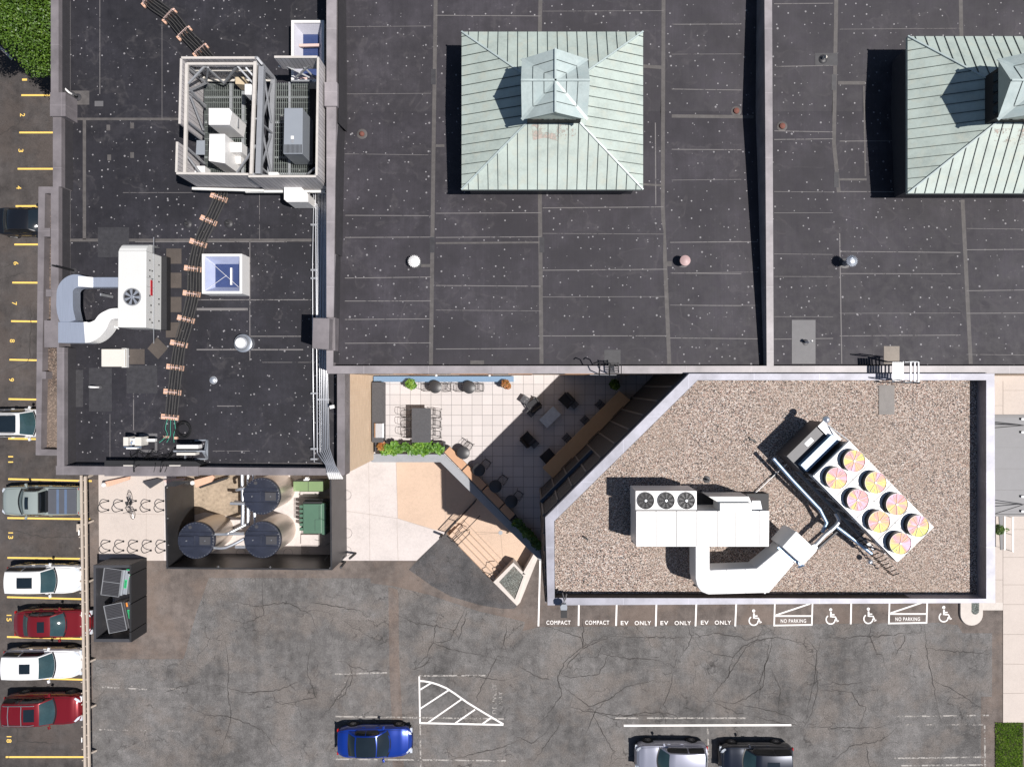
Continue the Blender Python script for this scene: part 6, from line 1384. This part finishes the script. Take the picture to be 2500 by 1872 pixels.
# ================================================================ WASTE ENCLOSURE
WE = T('bin_enclosure', 'open topped black enclosure with two slatted bins inside', 'enclosure', 275, 1475, 0); zw = 1.75
wallseg('wall', [(228, 1379), (234, 1386), (234, 1559), (229, 1566)], zw, 0, 'charcoal', WE); wallseg('wall', [(228, 1379), (320, 1379), (314, 1386), (234, 1386)], zw+.002, 0, 'charcoal', WE)
wallseg('wall', [(229, 1566), (234, 1559), (314, 1559), (321, 1567)], zw+.002, 0, 'charcoal', WE)
for y0, y1 in ((1379, 1402), (1404, 1472), (1475, 1541), (1543, 1566)): wallseg('gate_panel', [(316, y0), (320.5, y0), (320.5, y1), (316, y1)], zw+.03, .05, 'dark', WE)
b = MB(); b.box(P(321, 1473, 1.0), (.05, .12, .2)); b.box(P(322, 1478, .6), (.03, .05, .3)); obj('latch', b, M['rail_grey'], WE)
b = MB(); b.psheet([(236, 1390), (352, 1375), (352, 1545), (236, 1550)], .03); obj('floor_slab', b, M['concrete'], WE)
BN = None
for k, (cx_, cy_, r_, w_, h_, lab) in enumerate(((272, 1421, -.13, 44, 66, 'grey slatted lid bin nearer the bike racks'), (281, 1508, .20, 44, 68, 'dark slatted lid bin tilted in the lower half of enclosure'))):
    zt_ = 1.45; t = thing('waste_bin', lab, 'bin', P(cx_, cy_, 0), 0, 'slatted lid bins'); c = P(cx_, cy_, zt_); c = Vector((c.x, c.y, 0)); t.location = c; t.rotation_euler = (0, 0, r_); sx, sy = w_*(H-zt_)/F, h_*(H-zt_)/F
    b = MB(); b.box((.12, 0, .7), (sx*.95, sy*.96, 1.2)); b.box((sx*.62, 0, .7), (.35, sy*.9, .9)); obj('bin_body', b, M['unitgrey'] if k == 0 else M['charcoal'], t, world=False, bevel=.02)
    for s_ in (-1, 1):
        b = MB(); b.box((0, s_*sy/4, 1.38), (sx, sy/2-.04, .05)); 
        for q in range(8): b.box((0, s_*sy/4+(q-3.5)*sy/18, 1.425), (sx*.88, .045, .04))
        obj('lid', b, M['charcoal'], t, world=False)
    b = MB()
    for q in (-1, 1): b.box((q*sx/2, 0, 1.42), (.035, sy, .05))
    for q in (-1, 0, 1): b.box((0, q*sy/2, 1.43), (sx, .03, .05))
    obj('lid_frame', b, M['greytrim'], t, world=False)
    b = MB(); b.box((sx*.64, .0 if k else -.1, 1.152), (.18, .55, .006)); obj('label_panel', b, M['signgreen'], t, world=False)
    b = MB(); 
    for q in range(6): b.box((sx*.64+.0, (.0 if k else -.1)-.2+q*.075, 1.158), (.09, .035, .004))
    obj('label_letter', b, M['dark'], t, world=False)
    if k: b = MB(); b.box((sx*.6, .62, 1.152), (.14, .26, .006)); obj('sticker', b, M['orange'], t, world=False)
t = T('waste_cart', 'small green wheeled cart squeezed beside the gate panel', 'bin', 310, 1405, 0); b = MB(); b.prect(304, 1389, 322, 1414, 1.1, .1); obj('cart_body', b, M['signgreen'], t, bevel=.03); b = MB(); b.prect(309, 1401, 317, 1408, 1.105, 1.09); obj('sticker', b, M['white'], t); b = MB(); b.prect(312, 1394, 320, 1400, 1.15, 1.05); obj('lid_handle', b, M['dark'], t)
# ================================================================ GUARDRAIL
GR = T('guardrail', 'long weathered timber guardrail separating numbered stalls and the main lot', 'guardrail', 208, 1500, 0)
def gx(y): return 199+(y-1160)*(9.5/712)
b = MB(); b.bar(P(gx(1160)-.5, 1160, 1.0), P(gx(1900)-.5, 1900, 1.0), .13, .10); obj('rail', b, M['fence_wood'], GR)
b = MB(); b.bar(P(gx(1160)+9.5, 1162, .85), P(gx(1900)+9.5, 1900, .85), .13, .12); obj('rail', b, M['fence_wood'], GR)
y = 1172
while y < 1890:
    b = MB(); b.bar(P(gx(y)-1, y, .93), P(gx(y)+10, y, .86), .05, .06); p = P(gx(y)+3, y, .5); b.box((p.x, p.y, .45), (.07, .07, .9)); obj('post', b, M['fence_wood'], GR); y += 27
for y in (1164, 1275, 1418, 1501, 1613, 1725, 1836):
    b = MB(); b.bar(P(gx(y)+5, y+5, .7), P(gx(y)+27, y-5, .05), .12, .12); obj('brace', b, M['fence_wood'], GR)
for k, (x, y) in enumerate(((192, 1205), (193, 1299), (195, 1287), (199, 1403-6), (200, 1500-2), (201, 1603), (199, 1704), (200, 1803))):
    if k == 2: continue
    b = MB(); c = P(x, y, .75); b.box(c, (.05, .32, .24), tilt=(.5, 'Y')); tag(obj('stall_sign', b, M['white']), 'small white plate on timber rail %s' % ['at the grey pickup tail', 'beside empty stall thirteen', '', 'at the white estate nose', 'at the red sedan nose', 'at the white hatchback nose', 'at the red estate nose', 'beside empty stall eighteen'][k], 'sign', 'white stall plates on the guardrail')
b = MB(); b.box(P(194, 1288, .4), (.35, .5, .06)); tag(obj('wheel_stop_box', b, M['fence_wood']), 'open wooden box attached to rail by stall thirteen', 'box')
# ================================================================ TREE
t = T('tree', 'dense green tree overhanging stall one at the photo corner', 'tree', 40, 40, 0)
b = MB(); c = P(40, 30, 0); b.tube([c, c+Vector((.1, .2, 2)), c+Vector((.3, .1, 4.2))], [.28, .2, .12], 10); 
for q in ((1.5, .8, 6), (-1.4, 1.1, 6), (.4, -1.5, 5.8), (-2.2, -.8, 5.4)): b.tube([c+Vector((.2, .1, 3.2)), c+Vector((q[0]*.5, q[1]*.5, 4.6)), c+Vector(q)], [.12, .08, .03], 7)
obj('trunk', b, M['bark'], t)
b = MB(); random.seed(5); bl = []
for x, y, r, z in ((15, 20, 1.5, 6.2), (70, 15, 1.6, 6.5), (110, 30, 1.3, 6), (40, 60, 1.4, 6.2), (85, 75, 1.4, 6.3), (115, 90, 1.2, 5.8), (60, 105, 1.1, 5.6), (98, 125, 1.1, 5.6), (90, 155, .85, 5.0), (112, 150, .9, 5.2), (20, 75, .9, 5.4), (0, 40, 1.3, 6), (78, 135, .8, 5.0), (-60, 0, 2.4, 6.2), (120, -20, 1.6, 6), (30, -50, 2.4, 6.5), (118, 120, 1.0, 5.4)):
    p = P(x, y, z); bl.append((p.x, p.y, p.z, r, r, r*.8))
crown(b, bl, 65000, .062, flat=.8); obj('crown', b, M['leaf'], t, recalc=False)
t = T('shrub', 'small green shrub sprig beside the sidewalk bench', 'shrub', 2440, 1292, .12); b = MB(); c = P(2438, 1292, .6); crown(b, [(c.x, c.y, .6, .32, .35, .4), (c.x+.45, c.y-.05, .5, .35, .12, .12)], 700, .05); obj('foliage', b, M['leaf'], t, recalc=False); b = MB(); b.tube([Vector((c.x, c.y, .1)), Vector((c.x+.1, c.y, .7))], .03); obj('stem', b, M['bark'], t)
t = T('bench', 'slim dark topped bench with white legs on the pale sidewalk', 'bench', 2450, 1305, .12)
b = MB(); b.pprism([(2439, 1258), (2449, 1258), (2448, 1342), (2443, 1342)], .6, .54); obj('seat', b, M['charcoal'], t); b = MB(); b.prect(2452, 1258, 2454.5, 1342, .55, .50); b.prect(2472, 1262, 2475, 1347, .5, .45); obj('rail', b, M['white'], t)
for y in (1258, 1300, 1340): b = MB(); b.tube([P(2452, y, .5), P(2474, y+6, .14)], .012); obj('leg', b, M['dark'], t)
# low kerb at upper-left lot corner by the tree
b = MB(); b.ribbon([P(-20, 100, .05), P(10, 125, .05), P(30, 146, .05)], .16); 
struct('kerb_strip', b, M['concrete_kerb'])
# ================================================================ CARS
def interp(t, x):
    for (a, u), (c, v) in zip(t, t[1:]):
        if x <= c: k = (x-a)/(c-a) if c > a else 0; k = max(0, min(1, k)); return u+(v-u)*(k*k*(3-2*k)*.5+k*.5)
    return t[-1][1]
SEDAN = dict(zc=[(-.5, .62), (-.485, .86), (-.40, 1.0), (-.28, 1.0), (.1, .96), (.2, .95), (.35, .86), (.45, .74), (.49, .58), (.5, .5)], w=[(-.5, .56), (-.485, .72), (-.45, .86), (-.35, .98), (-.1, 1), (.25, 1), (.36, .96), (.43, .87), (.475, .72), (.495, .52), (.5, .42)],
    rear=(-.345, -.215), front=(.055, .215), wr=.70, h=1.44)
SUV = dict(zc=[(-.5, .75), (-.49, 1.02), (-.44, 1.06), (-.2, 1.06), (.15, 1.04), (.23, 1.04), (.38, .98), (.46, .86), (.495, .66), (.5, .55)], w=[(-.5, .70), (-.49, .82), (-.45, .92), (-.35, .99), (0, 1), (.28, 1), (.39, .96), (.45, .86), (.485, .70), (.5, .50)],
    rear=(-.475, -.42), front=(.06, .205), wr=.76, h=1.68)
PICK = dict(zc=[(-.5, .95), (-.495, 1.10), (-.2, 1.10), (.15, 1.12), (.25, 1.12), (.40, 1.06), (.47, .95), (.495, .72), (.5, .6)], w=[(-.5, .90), (-.495, .94), (-.3, .98), (0, 1), (.3, 1), (.42, .96), (.47, .88), (.495, .76), (.5, .66)],
    rear=(-.115, -.085), front=(.10, .235), wr=.76, h=1.78)
def car(lab, px, py, L, W_, sp, col, heading, cat='car', roofglass=None, rails=False, metal=.35, bed=False, panoroof=False, name='parked_car', z0=.004, glass='autoglass', ang=0, cross=False):
    t = thing(name, lab, cat, P(px, py, .9), (0 if heading > 0 else math.pi)+ang, 'parked cars'); t.location.z = z0
    pm = paint('paint_'+lab.split()[0], col, metal); hw = W_/2; Ht = sp['h']
    wx = (-.30*L, .31*L); rw = .34; n = 48; b = MB(); rings = []
    for i in range(n+1):
        s_ = -.5+i/n; s_ = math.copysign(.5-(.5-abs(s_))**1.0, s_); x = s_*L; zc = interp(sp['zc'], s_); w_ = interp(sp['w'], s_)*hw
        zb = .24+ (.12 if abs(s_) > .47 else 0); 
        for q in wx:
            if abs(x-q) < rw+.03: zb = max(zb, .34+math.sqrt(max(0, (rw+.03)**2-(x-q)**2))*.98)
        zb = min(zb, zc-.12); xm = min(zc-.1, .62)
        bend = lambda f: -(abs(s_) > .40)*((abs(s_)-.40)/.10)**2*.0
        half = [(w_*.93, zb), (w_*.99, max(zb+.01, .45)), (w_, max(zb+.03, xm)), (w_*.975, max(zb+.06, zc-.13)), (w_*.93, zc-.03), (w_*.80, zc+.012), (w_*.45, zc+.045), (0, zc+.055)]
        ring = [(x, y, z) for y, z in half]+[(x, -y, z) for y, z in half[-2::-1]]
        rings.append([b.b.verts.new(v) for v in ring])
    for A, B_ in zip(rings, rings[1:]):
        for k in range(len(A)-1): b.b.faces.new((A[k], B_[k], B_[k+1], A[k+1]))
    for R in (rings[0], rings[-1]): b.b.faces.new(R)
    obj('body', b, pm, t, world=False, smooth=38)
    b = MB(); b.box((0, 0, .38), (L*.94, W_*.80, .34)); obj('underbody', b, M['trim'], t, world=False)
    # cabin
    (xr0, xr1), (xf1, xf0) = sp['rear'], sp['front']; wb = .90*hw; wr = sp['wr']*hw
    zbr = interp(sp['zc'], xr0)+.0; zbf = interp(sp['zc'], xf0)+.0
    R4 = [(xr0*L, wb*.90, zbr, -.05, .04), (xr1*L, wr*.96, Ht-.05, -.035, .05), (xf1*L, wr*.97, Ht-.07, .05, .05), (xf0*L, wb*.97, zbf, .22, .03)]
    def shell(u, s_):
        i = min(2, int(u)); f = u-i; a, c = R4[i], R4[i+1]
        if i == 1: lift = .065*math.sin(math.pi*f)
        else: lift = .035*math.sin(math.pi*f)
        g = [a[j]+(c[j]-a[j])*f for j in range(5)]
        return Vector((g[0]-g[3]*s_*s_, g[1]*s_, g[2]+lift+g[4]*(1-s_*s_)))
    def side(u, v, sg):
        p = shell(u, sg); bx = max(R4[0][0], min(R4[3][0]-R4[3][3], p.x)); q = Vector((bx, sg*(.915*hw if R4[1][0] < bx < R4[2][0] else wb*.93), interp(sp['zc'], bx/L)-.03)); r_ = p.lerp(q, v); r_.y += sg*.03*math.sin(math.pi*v); return r_
    b = MB(); NU, NS = 18, 10
    def grid(b, fn, nu, nv):
        G = [[b.b.verts.new(fn(i/nu, j/nv)) for j in range(nv+1)] for i in range(nu+1)]
        for i in range(nu):
            for j in range(nv): b.b.faces.new((G[i][j], G[i+1][j], G[i+1][j+1], G[i][j+1]))
    grid(b, lambda u, v: shell(u*3, v*2-1), NU, NS)
    for sg in (-1, 1): grid(b, lambda u, v: side(u*3, v, sg), NU, 4)
    bmesh.ops.remove_doubles(b.b, verts=b.b.verts, dist=.001)
    obj('cabin', b, pm, t, world=False, smooth=45)
    def off(fn, nrm): return lambda u, v: fn(u, v)+nrm
    b = MB(); grid(b, lambda u, v: shell(2.05+u*.90, (v*2-1)*.93)+Vector((.012, 0, .014)), 6, 8); ws = obj('windshield', b, M[glass], t, world=False, smooth=60)
    b = MB(); grid(b, lambda u, v: shell(.10+u*.80, (v*2-1)*.90)+Vector((-.012, 0, .014)), 5, 8); obj('rear_window', b, M[glass] if not bed else M['sidegl'], t, world=False, smooth=60)
    for sg in (-1, 1):
        uu = [(.78, 1.44), (1.48, 2.28)]
        for u0, u1 in uu:
            b = MB(); grid(b, lambda u, v: side(u0+(u1-u0)*u, .13+.62*v, sg)+Vector((0, sg*.014, .006)), 8, 3); obj('side_window', b, M['sidegl'], t, world=False, smooth=60)
        b = MB(); mx = (xf0*L-.42); b.box((mx, sg*(hw+.09), 1.0+(.1 if Ht > 1.6 else 0)), (.13, .20, .13), rot=sg*-.3); b.box((mx, sg*(hw-.04), .95+(.1 if Ht > 1.6 else 0)), (.05, .1, .05)); obj('mirror', b, pm, t, world=False, bevel=.03)
        b = MB(); xe = .5*L; yw = interp(sp['w'], .46)*hw
        b.sheet([[Vector((.435*L, sg*yw*.99, interp(sp['zc'], .44)+.008)), Vector((.475*L, sg*yw*.80, interp(sp['zc'], .47)+.035)), Vector((.488*L, sg*yw*.55, interp(sp['zc'], .485)+.045)), Vector((.462*L, sg*yw*.62, interp(sp['zc'], .462)+.045)), Vector((.42*L, sg*yw*.92, interp(sp['zc'], .42)+.02))]]); b.box((.480*L, sg*hw*.68, interp(sp['zc'], .485)-.07), (.14, hw*.30, .12)); obj('headlight', b, M['lamp'], t, world=False)
        b = MB(); b.box((-.487*L, sg*hw*.76, interp(sp['zc'], -.48)-.16), (.09, hw*.20, .14)); obj('tail_light', b, M['redlamp'], t, world=False, bevel=.02)
        for xh in (-.12, .06): b = MB(); b.box((xh*L-.1, sg*(hw+.004), interp(sp['zc'], 0)-.16), (.2, .03, .035)); obj('door_handle', b, pm, t, world=False)
        if rails:
            b = MB(); b.tube([shell(1.04, sg*.86)+Vector((0, 0, .02)), shell(1.12, sg*.88)+Vector((0, 0, .07)), shell(1.8, sg*.88)+Vector((0, 0, .07)), shell(1.9, sg*.86)+Vector((0, 0, .02))], .022, 6); obj('roof_rail', b, M['rail_grey'], t, world=False)
    if cross:
        for u in (1.22, 1.58):
            b = MB(); b.tube([shell(u, -.88)+Vector((0, 0, .08)), shell(u, 0)+Vector((0, 0, .09)), shell(u, .88)+Vector((0, 0, .08))], .02, 6); obj('cross_bar', b, M['rail_grey'], t, world=False)
    if roofglass:
        u0, u1, sw = roofglass; b = MB(); grid(b, lambda u, v: shell(u0+(u1-u0)*u, (v*2-1)*sw)+Vector((0, 0, .012)), 5, 5); obj('sunroof', b, M['glassdark'], t, world=False, smooth=60)
    for q in wx:
        for sg in (-1, 1):
            b = MB(); ww = []
            y0 = sg*(hw-.20); y1 = sg*(hw-.0)
            for r, y in ((.20, y0), (rw-.02, y0), (rw, y0+sg*.03), (rw, y1-sg*.03), (rw-.03, y1), (.20, y1)): ww.append([b.b.verts.new((q+r*math.cos(k*.2618), y, .34+r*math.sin(k*.2618))) for k in range(24)])
            for A, B_ in zip(ww, ww[1:]):
                for k in range(24): b.b.faces.new((A[k], A[(k+1) % 24], B_[(k+1) % 24], B_[k]))
            wo = obj('wheel', b, M['rubber'], t, world=False, smooth=40); b = MB()
            for k in range(10): a_ = k*.6283; b.bar((q, y1-sg*.03, .34), (q+.2*math.cos(a_), y1-sg*.02, .34+.2*math.sin(a_)), .045, .02)
            b.tube([(q+.205*math.cos(k*.3142), y1-sg*.02, .34+.205*math.sin(k*.3142)) for k in range(20)], .018, 6, close=True); ro = obj('rim', b, M['rim'], None); ro.parent = wo
    def bz_(x, y): q = abs(y)/(interp(sp['w'], x/L)*hw); return interp(sp['zc'], x/L)+(.058-.013*q/.45 if q < .45 else (.045-.033*(q-.45)/.35 if q < .8 else .012-.042*(q-.8)/.13))
    b = MB(); L1 = []; xa, xb_ = sp['front'][1]*L-.02, .455*L
    for sg in (-1, 1): b.ribbon([Vector((x, sg*y, bz_(x, y)+.004)) for x, y in [(xa-.12+(xb_-xa+.12)*k/10, interp(sp['w'], (xa+(xb_-xa)*k/10)/L)*hw*(.86-.05*k/10)) for k in range(11)]], .014)
    b.ribbon([Vector((xb_-.10*(y/hw)**2, y, bz_(xb_-.10*(y/hw)**2, y)+.004)) for y in [hw*.72*(k/6-1) for k in range(13)]], .014)
    if not bed and sp is SEDAN:
        for sg in (-1, 1): b.ribbon([Vector((x, sg*hw*.74, bz_(x, hw*.74)+.004)) for x in [-.47*L+.13*L*k/6 for k in range(7)]], .014)
    obj('panel_gap', b, M['trim'], t, world=False)
    b = MB(); b.box((.492*L, 0, .52), (.06, W_*.5, .16)); b.box((.485*L, 0, .34), (.08, W_*.7, .10)); obj('front_grille', b, M['trim'], t, world=False)
    b = MB(); b.ribbon([shell(2.98, s_/5)+Vector((.03, 0, .012)) for s_ in range(-5, 6)], .10); obj('wiper_cowl', b, M['trim'], t, world=False)
    if bed:
        b = MB(); b.box((-.315*L, 0, 1.175), (.355*L, W_*.84, .05)); tc = obj('tonneau_cover', b, simple('tonneau', (.075, .08, .095), .6, 0, .1, 2), t, world=False, bevel=.01)
        for xs_ in (-.26, -.36): b = MB(); b.box((xs_*L, 0, 1.205), (.16, W_*.82, .012)); obj('cover_strip', b, simple('tonneau_blue', (.10, .14, .22), .5), t, world=False)
        b = MB(); b.box((-.135*L, 0, 1.3), (.03, W_*.7, .30)); obj('cab_back', b, M['sidegl'], t, world=False)
    return t
car('black sedan with dark glass parked nose under the ledge in stall five', 72, 540, 4.8, 1.84, SEDAN, (.008, .009, .012), 1, metal=.2, glass='glassdark')
car('white wagon with huge black panoramic roof poking out of stall ten', 57, 1033, 4.75, 1.86, SUV, (.66, .66, .66), 1, roofglass=(1.18, 1.92, .80), metal=.0, rails=True)
car('light grey pickup truck with dark bed cover in stall twelve', 99, 1222, 5.1, 1.92, PICK, (.27, .31, .30), -1, cat='pickup truck', bed=True, roofglass=(1.58, 1.86, .55), metal=.1, name='pickup_truck')
car('white estate car with square sunroof in stall fourteen', 107, 1414, 4.75, 1.86, SUV, (.70, .70, .70), 1, roofglass=(1.38, 1.80, .50), metal=0, rails=False)
car('dark red sedan with pale rear window partly under the guardrail', 124, 1523, 4.95, 1.85, SEDAN, (.19, .010, .014), 1, roofglass=(1.45, 1.78, .55), metal=.35)
car('white rounded crossover with small black sunroof in stall sixteen', 102, 1620, 4.95, 1.92, SUV, (.72, .72, .73), 1, roofglass=(1.52, 1.80, .44), metal=0, ang=.0)
car('dark red sport utility with silver roof rails and crossbars', 103, 1732, 4.95, 1.92, SUV, (.20, .008, .014), 1, rails=True, cross=True, roofglass=(1.62, 1.90, .56), metal=.4)
car('bright blue sedan with full black glass roof in the main lot', 913, 1813, 4.90, 1.96, SEDAN, (.004, .034, .28), 1, roofglass=(1.01, 1.99, .97), metal=.35, ang=0, glass='glassdark')
car('silver sport utility parked nose toward blue sedan', 1640, 1851, 4.7, 1.86, SUV, (.38, .39, .47), -1, metal=.5)
car('near black navy sport utility with outlined sunroof', 1848, 1855, 4.75, 1.88, SUV, (.010, .014, .026), -1, roofglass=(1.36, 1.70, .46), metal=.4, rails=False)
